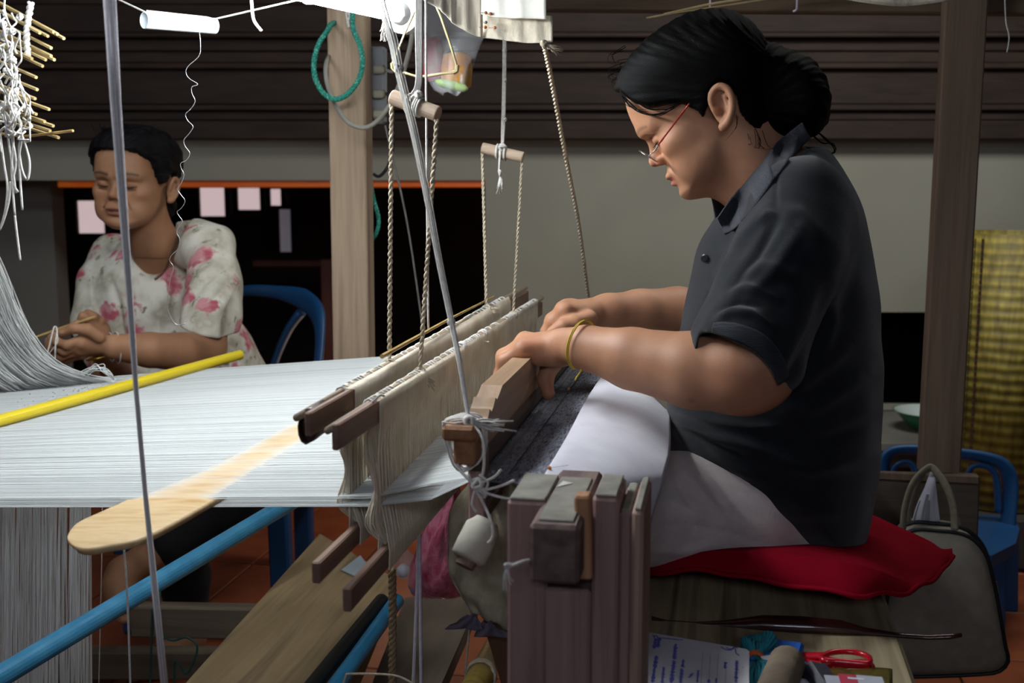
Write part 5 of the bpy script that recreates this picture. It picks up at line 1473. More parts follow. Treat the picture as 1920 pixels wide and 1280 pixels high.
# generic head in its own frame: x forward, y to her left, z up, origin between the ears
FACE = [(.1085, -.0700), (.1065, -.0615), (.1065, -.050), (.107, -.036), (.104, -.027), (.099, -.010), (.1005, .005), (.106, .015), (.1120, .030), (.1125, .044), (.1080, .0705),
        (.0965, .092), (.075, .108), (.04, .119), (0, .121), (-.04, .113), (-.07, .09), (-.084, .060), (-.084, .03), (-.072, -.005), (-.055, -.03), (-.04, -.05), (0, -.070), (.04, -.083), (.0612, -.0885), (.087, -.0874), (.1015, -.0815)]
def build_head(seed=0, wide=1.0, nose=1.0, extra=None):
    H = Fld((-.13, -.11, -.16), (.15, .11, .15), .0019)
    W = [(0, .05, .073), (-.05, .04, .070), (.03, .06, .071), (.06, .07, .064), (.085, .07, .058), (.07, .03, .064), (.09, .013, .058), (.075, -.02, .064), (.09, -.02, .058), (.05, -.02, .067),
         (.03, -.05, .062), (.06, -.06, .054), (.09, -.07, .042), (.10, -.048, .046), (.105, .03, .060), (.0, -.05, .055), (0, .1, .066), (-.06, -.02, .055)]
    W = [(a, b, c*wide) for a, b, c in W]
    H.inflate(smoothpoly(FACE, 3), W, .050, 0.0, sig=.022, k=.005, p=2.25)
    for s in (-1, 1):
        H.ell((.071, s*.047*wide, -.008), (.024, .017, .018), k=.016)                 # cheekbone
        H.ell((.064, s*.044*wide, -.045), (.026, .017, .024), k=.018)                 # lower cheek
        H.cap((.106, s*.012, .030), (.088, s*.046, .029), .0062, .0058, k=.010)       # brow ridge
        H.ell((.108, s*.031, .011), (.0105, .0150, .0080), k=.010, mode='sub')        # socket
        H.ell((.0870, s*.0315, .0100), (.0135, .0140, .0125), k=.004)                 # lid over the eye
        H.cap((.1010, s*.019, .0175), (.0935, s*.045, .0160), .0016, .0014, k=.003, mode='sub')   # lid crease
        H.cap((.1035, s*.0185, .0048), (.0945, s*.0440, .0062), .0010, .0009, k=.002, mode='sub')   # closed lash line
        H.cap((.0990, s*.020, -.0035), (.090, s*.043, -.0010), .0016, .0014, k=.006, mode='sub')    # under eye
    H.cap((.1015, 0, .014), (.1100*1.0, 0, -.008), .0056, .0078, k=.009)              # nose bridge
    H.ell((.1120, 0, -.0115), (.0098*nose, .0100, .0082), k=.006)
    for s in (-1, 1):
        H.ell((.1045, s*.0118, -.0160), (.0090, .0066, .0064), k=.004)
        H.ell((.1120, s*.0062, -.0228), (.0040, .0030, .0028), k=.002, mode='sub')
        H.cap((.1030, s*.0195, -.0190), (.0930, s*.0300, -.0430), .0022, .0020, k=.008, mode='sub')  # cheek-mouth crease
    H.cap((.109, 0, -.027), (.110, 0, -.034), .0022, .0024, k=.004, mode='sub')       # philtrum
    H.ell((.1040, 0, -.0400), (.0095, .0215, .0060), k=.004)
    H.ell((.1030, 0, -.0520), (.0090, .0190, .0062), k=.004)
    H.cap((.1125, 0, -.0468), (.0955, .0235, -.0482), .0016, .0012, k=.0025, mode='sub')
    H.cap((.1125, 0, -.0468), (.0955, -.0235, -.0482), .0016, .0012, k=.0025, mode='sub')
    H.ell((.1120, 0, -.0600), (.0050, .0140, .0035), k=.006, mode='sub')
    H.ell((.0965, 0, -.0720), (.0110, .0160, .0090), k=.006)                          # chin
    a = math.radians(24); 
    Re = [(math.cos(a)*1.0, 0, math.sin(a)), (0, 1, 0), (-math.sin(a), 0, math.cos(a))]
    E = lambda x, y, z: (.88*(x*math.cos(a)-z*math.sin(a)), y, .88*(x*math.sin(a)+z*math.cos(a))-.002)
    for s in (-1, 1):
        y0 = .0760*wide
        # thin flaring shell of the ear
        Rr = Re
        H.ell(E(-.002, s*(y0+.001), .002), (.0145, .0056, .0250), Rr, k=.005)
        rim = [(.011, .004, -.004), (.014, .006, .012), (.010, .008, .024), (-.001, .010, .030), (-.012, .0115, .024), (-.0165, .0125, .010), (-.0155, .0115, -.004), (-.011, .0095, -.016), (-.004, .007, -.026), (.003, .005, -.030)]
        P = catmull([E(x, s*(y0+y*.9), z) for x, y, z in rim], 4); rr_ = np.interp(np.linspace(0, 1, len(P)), np.linspace(0, 1, 10), [.0026, .0029, .0030, .0031, .0031, .0030, .0029, .0031, .0046, .0042])
        H.chain([tuple(p) for p in P], list(rr_), k=.002)
        H.ell(E(.000, s*(y0+.0085), .004), (.0085, .0052, .0125), Rr, k=.003, mode='sub')
        H.ell(E(.002, s*(y0+.006), -.008), (.0060, .0065, .0070), Rr, k=.003, mode='sub')
        H.cap(E(-.010, s*(y0+.007), -.006), E(-.006, s*(y0+.0075), .016), .0025, .0022, k=.003)
        H.cap(E(.009, s*(y0+.002), -.006), E(.009, s*(y0+.004), -.001), .0034, .0030, k=.003)   # tragus
    if extra: extra(H)
    return H
def head_tones(L, base, lip, brow, hairy):
    """skin colours: lips, brows, lash line, redness; painted shade in nostrils and eye sockets"""
    x, y, z = L[:, 0], np.abs(L[:, 1]), L[:, 2]
    C = np.tile(np.array(base), (len(L), 1))
    def mixc(C, m, col): m = np.clip(m, 0, 1)[:, None]; return C*(1-m)+np.array(col)*m
    red = np.exp(-(((z+.012)/.02)**2+((y-.045)/.02)**2))*(x > .05)*.22+np.exp(-(((z+.013)/.012)**2+(y/.015)**2))*(x > .09)*.25
    C = mixc(C, red, np.array(base)*np.array((1.08, .82, .78)))
    lw = np.clip(1-y/.025, 0, 1)
    up_ = (z < -.0475+.0102*np.sqrt(np.clip(lw, 0, 1))) & (z > -.0475); dn = (z <= -.0475) & (z > -.0475-.0100*np.sqrt(np.clip(lw, 0, 1)))
    C = mixc(C, ((up_ | dn) & (x > .090) & (y < .025))*.75, lip)
    t = (y-.012)/.038; zc = .0315+.0055*np.sin(np.clip(t, 0, 1)*2.2)-.004*t
    wdt = .0040*(1-.45*np.clip(t, 0, 1))
    C = mixc(C, np.exp(-((z-zc)/wdt)**2)*((t > -.05) & (t < 1.03) & (x > .06))*brow, hairy)
    zl = .0050+.0012*np.clip((y-.0185)/.026, 0, 1)
    C = mixc(C, np.exp(-((z-zl)/.0016)**2)*((y > .017) & (y < .0455) & (x > .08))*.85, hairy)
    C = mixc(C, ((np.hypot(x-.112, 0) < .006) & (np.abs(z+.0225) < .0028) & (np.abs(y-.0062) < .0032))*.6, np.array(base)*.35)  # dark of the nostril hollows painted in
    C = mixc(C, (np.exp(-((z-.010)/.009)**2-((y-.031)/.016)**2)*(x > .08))*.22, np.array(base)*.62)  # soft socket shade painted round the eyes
    return C
# ================================================================== THE WEAVER (side view, bent over the cloth)
YW = 1.62
weaver = thing('person', 'person in dark polo shirt and glasses sitting on the red cushion, gripping the beater', 'person', (G(1450, 1000, YW).x, YW, 0))
SK1 = skin_mat('weaver_skin', None)
a_ = math.radians(33)
hf = Vector((-math.cos(a_), 0, -math.sin(a_))); hu = Vector((-math.sin(a_), 0, math.cos(a_))); hl = Vector((0, -1, 0))
pe = G(1352, 203, 1.600); HO = Vector((pe.x, 1.605, pe.z))
HM = np.array([list(hf), list(hl), list(hu)])        # rows: local axes
def toW(L, M, o): return np.asarray(L)@M+np.array(o)
def toL(P, M, o): return (np.asarray(P)-np.array(o))@M.T
def l1(px, py, y=1.605): return toL(np.array(G(px, py, y)), HM, HO)
base1 = lin('b98a6c')[:3]; 
neckA = toL(np.array(G(1400, 285, 1.61)), HM, HO); neckB = toL(np.array(G(1470, 395, 1.62)), HM, HO)
def ex1(H):
    H.cap((-.02, 0, -.02), tuple(neckA), .052, .056, k=.02)
    H.cap(tuple(neckA), tuple(neckB), .056, .062, k=.02)
    H.cap(tuple(l1(1338, 322)), tuple(l1(1390, 340)), .026, .034, k=.03)
H = build_head(extra=ex1, wide=1.02)
hV, hF = H.mesh()
tones = head_tones(hV, base1, lin('b0655c')[:3], .55, lin('3a2c26')[:3])
hV = hV*.965; hW = toW(hV, HM, HO)

# hair: a cap over the skull cut along the hairline, and the big bun
HH = Fld((-.16, -.115, -.10), (.135, .115, .155), .0023)
HH.f[:] = 1
# same skull, swelled
HH.inflate(smoothpoly(FACE, 3), [(0, .05, .073), (-.05, .04, .070), (.03, .06, .072), (.06, .07, .066), (.085, .07, .060), (.07, .03, .066), (.05, -.02, .067), (0, -.05, .06), (0, .1, .066), (-.06, -.02, .06)], .050, 0, sig=.022, k=.005, p=2.25)
HH.f -= .0085
HH.f -= .004*np.clip((HH.ax[2][None, None, :]-.02)/.08, 0, 1)
hl_px = [(1120, 175), (1164, 172), (1176, 186), (1196, 198), (1222, 205), (1252, 200), (1285, 200), (1306, 210), (1320, 224), (1327, 208), (1336, 172), (1350, 158), (1368, 163), (1382, 186), (1388, 214), (1402, 232), (1430, 258), (1460, 275), (1600, 290), (1600, 0), (1120, 0)]
hp = [tuple(l1(px, py)[[0, 2]]) for px, py in hl_px]
d2 = HH.poly2(hp)
HH.put((slice(None),)*3, np.broadcast_to(d2[:, None, :], HH.f.shape).astype(np.float32), .006, 'int')
# the hair seen in front: little lift at the forehead
HV1, HF1 = HH.mesh()
HB = Fld(tuple(np.array(G(1330, 280, YW))-np.array((0, .14, .03))), tuple(np.array(G(1600, 20, YW))+np.array((.0, .14, .02))), .0028)
bunc = G(1478, 172, 1.61)
bp_px = [(1375, 60), (1400, 76), (1432, 76), (1462, 86), (1492, 98), (1522, 112), (1544, 138), (1556, 170), (1557, 205), (1548, 236), (1532, 252), (1508, 262), (1478, 262), (1455, 262), (1428, 250), (1400, 226), (1385, 190), (1372, 150), (1365, 100)]
poly = smoothpoly([(G(px, py, 1.61).x, G(px, py, 1.61).z) for px, py in bp_px], 4)
q = lambda px, py, w: (G(px, py, 1.61).x, G(px, py, 1.61).z, w)
HB.inflate(poly, [q(1400, 120, .066), q(1400, 200, .060), q(1450, 130, .060), q(1500, 180, .068), q(1530, 200, .06), q(1460, 230, .058)], .042, 1.61, sig=.03)
HV2, HF2 = HB.mesh()
hairV = toW(HV1*.975, HM, HO)
def strands(V, F, c, n, amp, seed):
    N = vnormals(V, F); d = V-np.array(c)
    ph = np.arctan2(d[:, 2], d[:, 0]); r = np.hypot(d[:, 0], d[:, 2])
    w = np.sin(ph*n+3*np.sin(r*40+seed)+d[:, 1]*60)+.6*np.sin(ph*n*2.3+d[:, 1]*140+seed)+.4*np.sin(d[:, 1]*230+ph*20)
    return V+N*(amp*w)[:, None]
hairV = strands(hairV, HF1, G(1470, 150, 1.61), 62, .00042, 1)
bunV = HV2.copy()
bunV = strands(bunV, HF2, G(1400, 200, 1.61), 26, .0009, 2)
def hair_mat(name, c, c2, rough=.38):
    return mat(name, c, c2, rough, (40, 40, 40), 6, .4, 200, spec=.08)
M_h1 = hair_mat('black_hair', '030303', '080809', .5)
make_quadmesh('hair', np.concatenate([hairV, bunV]), np.concatenate([HF1, HF2+len(hairV)]), M_h1, weaver)
# loose strands
r5 = random.Random(5); mb = MB()
def hs(pts, r=.0006, n=1, jit=0, y=1.55):
    for k_ in range(n):
        P = [G(p[0]+r5.uniform(-jit, jit), p[1]+r5.uniform(-jit, jit), (p[2] if len(p) > 2 else y)+r5.uniform(-.004, .004)) for p in pts]
        P = catmull(P, 6); mb.tube(P, list(np.linspace(r, r*.3, len(P))), 4)
hs([(1160, 150, 1.575), (1168, 178, 1.562), (1184, 198, 1.552), (1205, 211, 1.540), (1232, 215, 1.532), (1258, 205, 1.528), (1275, 192, 1.526)], .0010, 6, 2.5)
hs([(1170, 160, 1.57), (1186, 182, 1.555), (1215, 203, 1.538), (1250, 203, 1.530), (1275, 190, 1.526)], .0009, 5, 2.5)
hs([(1162, 160, 1.58), (1172, 190, 1.565), (1190, 205, 1.55), (1214, 208, 1.54)], .0007, 3, 3)
for k_ in range(18):
    x = r5.uniform(1140, 1170); y = r5.uniform(90, 150)
    hs([(x+22, y+r5.uniform(-10, 10), 1.60), (x, y+4, 1.60), (x+r5.uniform(-8, 2), y+r5.uniform(6, 22), 1.60), (x+6, y+r5.uniform(14, 30), 1.60)], .0005, 1, 2)
hs([(1530, 245, 1.60), (1550, 262, 1.60), (1563, 275, 1.60), (1564, 286, 1.60), (1548, 289, 1.60)], .0010, 4, 2)
hs([(1520, 250, 1.60), (1540, 268, 1.60), (1560, 270, 1.60), (1567, 280, 1.60)], .0010, 3, 2)
for k_ in range(14):
    x = r5.uniform(1385, 1440)
    hs([(x-6, 226+.4*(x-1385), 1.556), (x+r5.uniform(-8, 8), 250+.4*(x-1385), 1.553), (x+r5.uniform(-22, 10), 266+.3*(x-1385), 1.552), (x+r5.uniform(-28, 6), 262+.3*(x-1385), 1.553)], .0004, 1, 3)
hs([(1382, 215, 1.545), (1380, 240, 1.545), (1362, 262, 1.545)], .0005, 2, 2)
o = mb.build('loose_hair', M_h1, weaver, smooth=True); o['kind'] = 'stuff'

# arms, hands, body (one field)
B = Fld((G(918, 760, 1.5).x, 1.31, G(1400, 1075, 1.6).z), (G(1640, 300, 1.62).x, 1.94, G(1400, 262, 1.6).z), .0027)
def gp(px, py, y): return tuple(G(px, py, y))
# trunk under the shirt
B.chain([gp(1475, 380, 1.62), gp(1500, 520, 1.62), gp(1470, 700, 1.62), gp(1480, 900, 1.62)], [.07, .10, .11, .12], k=.05)
B.chain([gp(1470, 395, 1.62), gp(1405, 290, 1.61)], [.062, .054], k=.03)
# near (left) arm
B.chain([gp(1505, 420, 1.62), gp(1500, 425, 1.475), gp(1452, 560, 1.425), gp(1412, 676, 1.395)], [.06, .052, .050, .047], k=.03)
B.chain([gp(1412, 680, 1.395), gp(1385, 698, 1.395), gp(1300, 694, 1.405), gp(1185, 672, 1.43), gp(1100, 652, 1.455), gp(1058, 648, 1.478)], [.0465, .050, .0455, .0375, .0275, .0235], k=.02)
B.ell(gp(1428, 718, 1.395), (.026, .024, .022), k=.03)
# far (right) arm
B.chain([gp(1480, 420, 1.62), gp(1470, 430, 1.78), gp(1400, 560, 1.80), gp(1340, 600, 1.80)], [.06, .05, .048, .045], k=.03)
B.chain([gp(1340, 600, 1.80), gp(1270, 590, 1.79), gp(1200, 588, 1.75), gp(1140, 588, 1.71), gp(1112, 590, 1.69)], [.045, .042, .036, .029, .025], k=.02)
def hand(B, wrist, mcp, fingers, rad, thumb, trad, palm_r=.0115, heel=None):
    w = Vector(wrist)
    for m_ in mcp: B.cap(tuple(w.lerp(Vector(m_), .12)), m_, palm_r*1.25, palm_r, k=.008)
    for i in range(len(mcp)-1): B.cap(mcp[i], mcp[i+1], palm_r*.95, palm_r*.95, k=.007)
    mid = sum((Vector(m_) for m_ in mcp), Vector())/len(mcp)
    B.cap(tuple(w.lerp(mid, .25)), tuple(w.lerp(mid, .75)), palm_r*1.35, palm_r*1.15, k=.012)
    for f_, r_ in zip(fingers, rad):
        B.chain(f_, r_, k=.003)
        for j, (p, rr_) in enumerate(zip(f_[1:-1], r_[1:-1])):
            B.ell(p, (rr_*1.05,)*3, k=.003)
    B.chain(thumb, trad, k=.005)
# near hand: over the beater rail
Y0 = 1.462
wr1 = gp(1062, 648, 1.485)
base = [(978, 656), (945, 680), (938, 704), (953, 722)]
mcp = []; fing = []; rad = []
for j in range(4):
    y = Y0+.0185*j
    ln = (0, .004, .007, .003)[j]
    P = [Vector(G(px, py, Y0)) for px, py in base]
    P = [Vector((p.x, y, p.z)) for p in P]
    P[0] += Vector((-.002*j+.001, 0, .0012*j)); P[1] += Vector((-ln, 0, .002)); P[2] += Vector((-ln*.6, 0, -ln*.4)); P[3] += Vector((0, 0, -ln*.6))
    mcp.append(tuple(P[0])); fing.append([tuple(p) for p in P]); s_ = (.90, .98, 1.02, 1.0)[j]; rad.append([.0112*s_, .0100*s_, .0092*s_, .0080*s_])
hand(B, wr1, mcp, fing, rad, [gp(1052, 662, 1.505), gp(1032, 684, 1.500), gp(1022, 712, 1.492), gp(1028, 738, 1.488)], [.014, .0122, .0098, .0086], palm_r=.0118)
B.cap(gp(1050, 668, 1.478), gp(1010, 672, 1.468), .0130, .0105, k=.010)      # heel of the hand, little finger side
# far hand
Y1 = 1.635
base = [(1058, 584), (1036, 604), (1026, 626), (1034, 642)]
mcp2 = []; fing2 = []; rad2 = []
for j in range(4):
    y = Y1+.0185*j
    P = [Vector(G(px, py, Y1)) for px, py in base]; P = [Vector((p.x-(0, .003, .002, -.003)[j], y, p.z)) for p in P]
    mcp2.append(tuple(P[0])); fing2.append([tuple(p) for p in P]); s_ = (1.0, 1.02, .98, .9)[j]; rad2.append([.0112*s_, .0102*s_, .0092*s_, .008*s_])
hand(B, gp(1115, 590, 1.685), mcp2, fing2, rad2, [gp(1105, 598, 1.65), gp(1078, 606, 1.625), gp(1056, 611, 1.615), gp(1036, 622, 1.612)], [.013, .0115, .0098, .0085], palm_r=.0118)
bV, bF = B.mesh(); bV = relax(bV, bF, 1, .4)
bt = np.tile(np.array(base1), (len(bV), 1))
P2 = projv(bV)
def redspot(c, r, amt, col=(1.06, .78, .74)):
    g = np.exp(-(((P2[:, 0]-c[0])/r)**2+((P2[:, 1]-c[1])/r)**2))*amt
    return g
for c, r, amt in (((1400, 700), 45, .35), ((1000, 650), 30, .2), ((940, 700), 16, .35), ((1028, 735), 16, .4), ((1158, 658), 5, .4), ((1203, 672), 4, .45), ((1148, 672), 4, .3), ((1340, 700), 40, .2)):
    g = redspot(c, r, amt)[:, None]; bt = bt*(1-g)+bt*g*np.array((1.04, .72, .66))
g = np.exp(-(((P2[:, 0]-1296)/8)**2+((P2[:, 1]-751)/5)**2))[:, None]*.6; bt = bt*(1-g)+bt*g*.3
allV = np.concatenate([hW, bV]); allF = np.concatenate([hF, bF+len(hW)]); allC = np.concatenate([tones, bt])
body1 = make_quadmesh('body', allV, allF, SK1, weaver, allC)
# lashes of the near eye
mb = MB()
for s in (1,):
    pts = [(.0985, .0185, .0052), (.1000, .0250, .0040), (.0985, .0330, .0040), (.0935, .0420, .0058)]
    mb.tube(catmull([Vector(toW(p, HM, HO)) for p in pts], 5), .0007, 4)
mb.build('eyelashes', M_h1, body1, smooth=True)

# polo shirt
S = Fld((G(1235, 800, 1.5).x, 1.30, G(1400, 1060, 1.6).z), (G(1672, 600, 1.62).x, 1.93, G(1400, 215, 1.6).z), .0034)
shp = [(1500, 262), (1535, 268), (1562, 292), (1592, 335), (1618, 395), (1634, 460), (1644, 540), (1652, 640), (1654, 740), (1650, 830), (1643, 900), (1634, 955), (1622, 1000), (1596, 1028), (1560, 1034), (1500, 1028), (1440, 1012), (1390, 985), (1340, 945), (1295, 900), (1262, 850), (1250, 800), (1252, 750), (1258, 700), (1266, 650), (1276, 600), (1288, 550), (1298, 510), (1308, 470), (1322, 435), (1340, 410), (1370, 390), (1400, 370), (1430, 340), (1460, 300)]
q = lambda px, py, w: (G(px, py, YW).x, G(px, py, YW).z, w)
poly = smoothpoly([q(px, py, 0)[:2] for px, py in shp], 3)
S.inflate(poly, [q(1480, 310, .085), q(1500, 350, .13), q(1540, 400, .165), q(1480, 440, .17), q(1400, 440, .13), q(1350, 440, .10), q(1350, 540, .135), q(1480, 560, .17), q(1600, 560, .165), q(1300, 650, .13), q(1450, 700, .165), q(1600, 750, .165),
                 q(1300, 800, .15), q(1450, 850, .18), q(1600, 880, .175), q(1450, 960, .18), q(1350, 900, .17)], .125, YW, sig=.06, p=2.1)
# near sleeve
S.chain([gp(1500, 395, 1.50), gp(1478, 480, 1.455), gp(1440, 560, 1.43), gp(1404, 648, 1.40)], [.066, .067, .066, .070], k=.035)
A_ = np.array(G(1332, 612, 1.41)); B_ = np.array(G(1462, 722, 1.39)); 
# cut only the sleeve below the cuff: subtract a half space limited to a box round the elbow
cpoly = [(G(px, py, 1.365).x, G(px, py, 1.365).z) for px, py in ((1310, 628), (1333, 622), (1350, 626), (1368, 632), (1392, 641), (1412, 652), (1428, 666), (1442, 684), (1451, 702), (1457, 722), (1450, 800), (1300, 800))]
d2 = S.poly2(cpoly); yy_ = (S.ax[1]-1.452)[None, :, None]
S.put((slice(None),)*3, np.maximum(d2[:, None, :], yy_).astype(np.float32), .003, 'sub')
# far sleeve
S.chain([gp(1480, 410, 1.76), gp(1440, 480, 1.79), gp(1395, 560, 1.80)], [.066, .064, .062], k=.03)
# neck opening
S.cap(gp(1478, 250, 1.61), gp(1400, 352, 1.61), .050, .050, k=.006, mode='sub')
S.cap(gp(1400, 352, 1.61), gp(1352, 395, 1.61), .040, .018, k=.006, mode='sub')
sV, sF = S.mesh(); sV = relax(sV, sF, 2, .5)
folds = [(((1262, 790), (1320, 815), (1380, 830), (1450, 850)), .006, 9), (((1258, 812), (1310, 850), (1370, 880), (1430, 900)), .005, 9), (((1270, 770), (1330, 790), (1400, 800), (1480, 800)), .005, 8),
         (((1300, 830), (1350, 870), (1400, 905)), -.005, 8), (((1262, 800), (1330, 828), (1400, 858)), -.004, 6), (((1470, 740), (1530, 700), (1600, 640)), .005, 16), (((1450, 780), (1530, 760), (1630, 700)), .006, 16), (((1440, 820), (1540, 830), (1640, 790)), -.005, 14),
         (((1420, 860), (1520, 880), (1640, 850)), .006, 16), (((1400, 930), (1480, 960), (1580, 960)), .004, 14), (((1345, 600), (1370, 585), (1410, 588), (1450, 612)), .006, 7), (((1350, 582), (1385, 568), (1430, 575)), -.004, 6),
         (((1362, 555), (1400, 540), (1460, 560)), .005, 9), (((1385, 520), (1430, 500), (1500, 520)), .004, 12), (((1395, 560), (1450, 510), (1500, 430)), .004, 12), (((1370, 545), (1420, 480), (1462, 400)), -.006, 10), (((1362, 500), (1392, 440), (1440, 385)), .005, 10),
         (((1310, 600), (1345, 520), (1375, 450)), .004, 10), (((1290, 640), (1330, 560), (1352, 480)), -.003, 10), (((1462, 740), (1490, 690), (1530, 620), (1552, 540)), -.007, 12), (((1480, 760), (1520, 700), (1560, 600), (1560, 500)), .005, 14),
         (((1454, 308), (1456, 350), (1455, 395)), -.0028, 3), (((1405, 330), (1400, 380), (1384, 420)), .002, 6), (((1455, 395), (1500, 400), (1560, 460)), .003, 14), (((1420, 420), (1440, 400), (1455, 400)), .003, 6),
         (((1300, 900), (1345, 935), (1395, 970), (1450, 995)), .004, 6), (((1275, 860), (1310, 905), (1360, 945)), -.004, 7)]
sV = fold(sV, sF, folds, (0, -1, 0))
rs = np.random.RandomState(3)
N_ = vnormals(sV, sF); w_ = np.zeros(len(sV))
for _ in range(9):
    kx = rs.normal(0, 1, 3); kx /= np.linalg.norm(kx); w_ += np.sin(sV@kx*rs.uniform(50, 110)+rs.uniform(0, 6))
sV = sV+N_*(w_*.0004)[:, None]
M_polo = mat('dark_navy_pique', '101319', '1a1e26', .85, (60, 60, 60), 5, .35, 160, sheen=.25, spec=.25)
make_quadmesh('polo_shirt', sV, sF, M_polo, weaver)
# cuff band (ribbed) and its edge
def surf_rows(rows, thick, m, nm, parent, n=5, k_=5):
    return MB().grid(bezrows([[Vector(p) for p in r] for r in rows], n, k_), thick).build(nm, m, parent, smooth=True)
M_rib = mat('ribbed_navy_knit', '1a1d24', '2a2f39', .85, (30, 30, 400), 3, .5, 30, sheen=.1)
from mathutils.bvhtree import BVHTree
bvh = BVHTree.FromPolygons([tuple(v) for v in sV]+[tuple(v) for v in bV]+[tuple(v) for v in hW], [tuple(f) for f in sF]+[tuple(f+len(sV)) for f in bF]+[tuple(f+len(sV)+len(bV)) for f in hF])
def onbody(px, py, off, dflt=1.55):
    r = ray(px, py).normalized(); h = bvh.ray_cast(CP, r)
    p = h[0] if h[0] is not None else G(px, py, dflt)
    return p-r*off
def band(rows_px, offs, thick, m, nm, parent, n=6, k_=3, dflt=1.55):
    """a strip lying on the clothes: every row is densified along the photo curve, then laid on the surface"""
    R_ = []
    for row, off in zip(rows_px, offs):
        P = catmull([Vector((p[0], p[1], 0)) for p in row], n)
        Q = [onbody(p.x, p.y, off, dflt) for p in P]
        ys = np.array([q.y for q in Q]); k = len(ys)
        ys2 = np.array([min(ys[max(0, i-2):i+3]) for i in range(k)]); ys3 = np.convolve(np.pad(ys2, 3, mode='edge'), np.ones(7)/7, mode='valid')
        R_.append([G(p.x, p.y, y) for p, y in zip(P, ys3)])
    return MB().grid(bezrows(R_, 1, k_), thick).build(nm, m, parent, smooth=True)
band([[(1334, 624), (1350, 628), (1368, 634), (1392, 643), (1412, 654), (1428, 668), (1443, 686), (1452, 704), (1458, 722)],
      [(1335, 615), (1352, 616), (1372, 620), (1396, 628), (1418, 639), (1436, 653), (1452, 673), (1463, 694), (1469, 716)],
      [(1338, 605), (1356, 603), (1377, 605), (1400, 611), (1424, 621), (1444, 636), (1461, 657), (1474, 682), (1481, 706)]], [.003, .0035, .0015], .0015, M_rib, 'sleeve_cuff', weaver)
band([[(1504, 229), (1482, 246), (1460, 266), (1442, 286), (1425, 308), (1408, 328), (1390, 350), (1374, 370), (1360, 390), (1346, 410)],
      [(1512, 244), (1490, 262), (1468, 283), (1450, 305), (1433, 328), (1415, 351), (1397, 373), (1381, 393), (1366, 411), (1352, 424)],
      [(1520, 260), (1498, 280), (1476, 302), (1458, 326), (1441, 350), (1423, 374), (1405, 396), (1390, 414), (1374, 430), (1358, 438)]], [.005, .007, .002], .002, mat('grey_ribbed_collar', '23262e', '343842', .85, (250, 30, 250), 3, .5, 30, sheen=.1), 'collar', weaver)
# far side of the collar and front point
surf_rows([[G(1372, 352, 1.66), G(1352, 358, 1.655), G(1334, 368, 1.645)], [G(1368, 376, 1.655), G(1352, 382, 1.645), G(1338, 386, 1.638)], [G(1364, 408, 1.64), G(1352, 410, 1.635), G(1342, 408, 1.63)]], .0025, M_polo, 'collar', weaver)
surf_rows([[G(1372, 398, 1.58), G(1352, 405, 1.61), G(1340, 408, 1.64)], [G(1352, 440, 1.56), G(1334, 440, 1.59), G(1322, 440, 1.62)], [G(1332, 500, 1.545), G(1314, 500, 1.58), G(1304, 500, 1.61)]], .002, M_polo, 'placket', weaver); plk = [o_ for o_ in COL.objects if o_.name.startswith('placket')][0]
MB().lathe(G(1322, 484, 1.552), (-.4, -.9, .1), [(0, .0055), (.0016, .0055), (.002, .004)], 14).build('button', mat('dark_button', '0e0f12', '191a1f', .3), plk)

# pale trousers
T = Fld((G(1080, 1000, 1.3).x, 1.30, .50), (G(1620, 900, 1.8).x, 1.95, G(1300, 800, 1.6).z), .0045)
ssz = ZB+.028
T.chain([gp(1500, 962, 1.56), gp(1400, 965, 1.52), gp(1260, 960, 1.49), gp(1120, 955, 1.44)], [.080, .084, .078, .066], k=.04)
T.chain([gp(1500, 960, 1.70), gp(1400, 960, 1.74), gp(1260, 950, 1.78), gp(1150, 940, 1.80)], [.080, .084, .078, .066], k=.04)
T.cap(gp(1510, 955, 1.63), gp(1480, 960, 1.63), .085, .085, k=.05)
T.cap(gp(1120, 955, 1.44), (G(1120, 955, 1.44).x-.02, 1.46, .45), .062, .050, k=.03)
T.plane((0, 0, ssz), (0, 0, -1), .02)
tV, tF = T.mesh(); tV = relax(tV, tF, 2, .5)
tV = fold(tV, tF, [(((1215, 985), (1290, 985), (1370, 1000), (1430, 1020)), -.0035, 5), (((1210, 950), (1260, 940), (1330, 975)), .004, 9), (((1260, 860), (1268, 900), (1300, 960)), -.003, 5), (((1215, 1030), (1280, 1035), (1350, 1020)), .003, 8), (((1280, 880), (1330, 940), (1400, 985)), .004, 8)], (0, -1, 0))
make_quadmesh('trousers', tV, tF, mat('pale_beige_trousers', 'bfb2b0', 'd2c6c3', .9, (40, 40, 40), 4, .25, 60, sheen=.2), weaver)
# shins going down to the treadles
for (x_, y_) in ((G(1120, 955, 1.44).x-.02, 1.46), (G(1150, 940, 1.80).x, 1.80)):
    L_ = Fld((x_-.24, y_-.09, -.01), (x_+.09, y_+.09, .56), .005)
    L_.chain([(x_, y_, .52), (x_-.02, y_, .30), (x_-.03, y_, .06)], [.056, .048, .034], k=.02)
    L_.chain([(x_-.03, y_, .06), (x_-.10, y_, .035), (x_-.19, y_, .022)], [.034, .028, .018], k=.02); L_.plane((0, 0, .003), (0, 0, -1), .005)
    v_, f_ = L_.mesh(); c_ = np.tile(np.array(base1), (len(v_), 1)); make_quadmesh('lower_leg', v_, f_, SK1, weaver, c_)

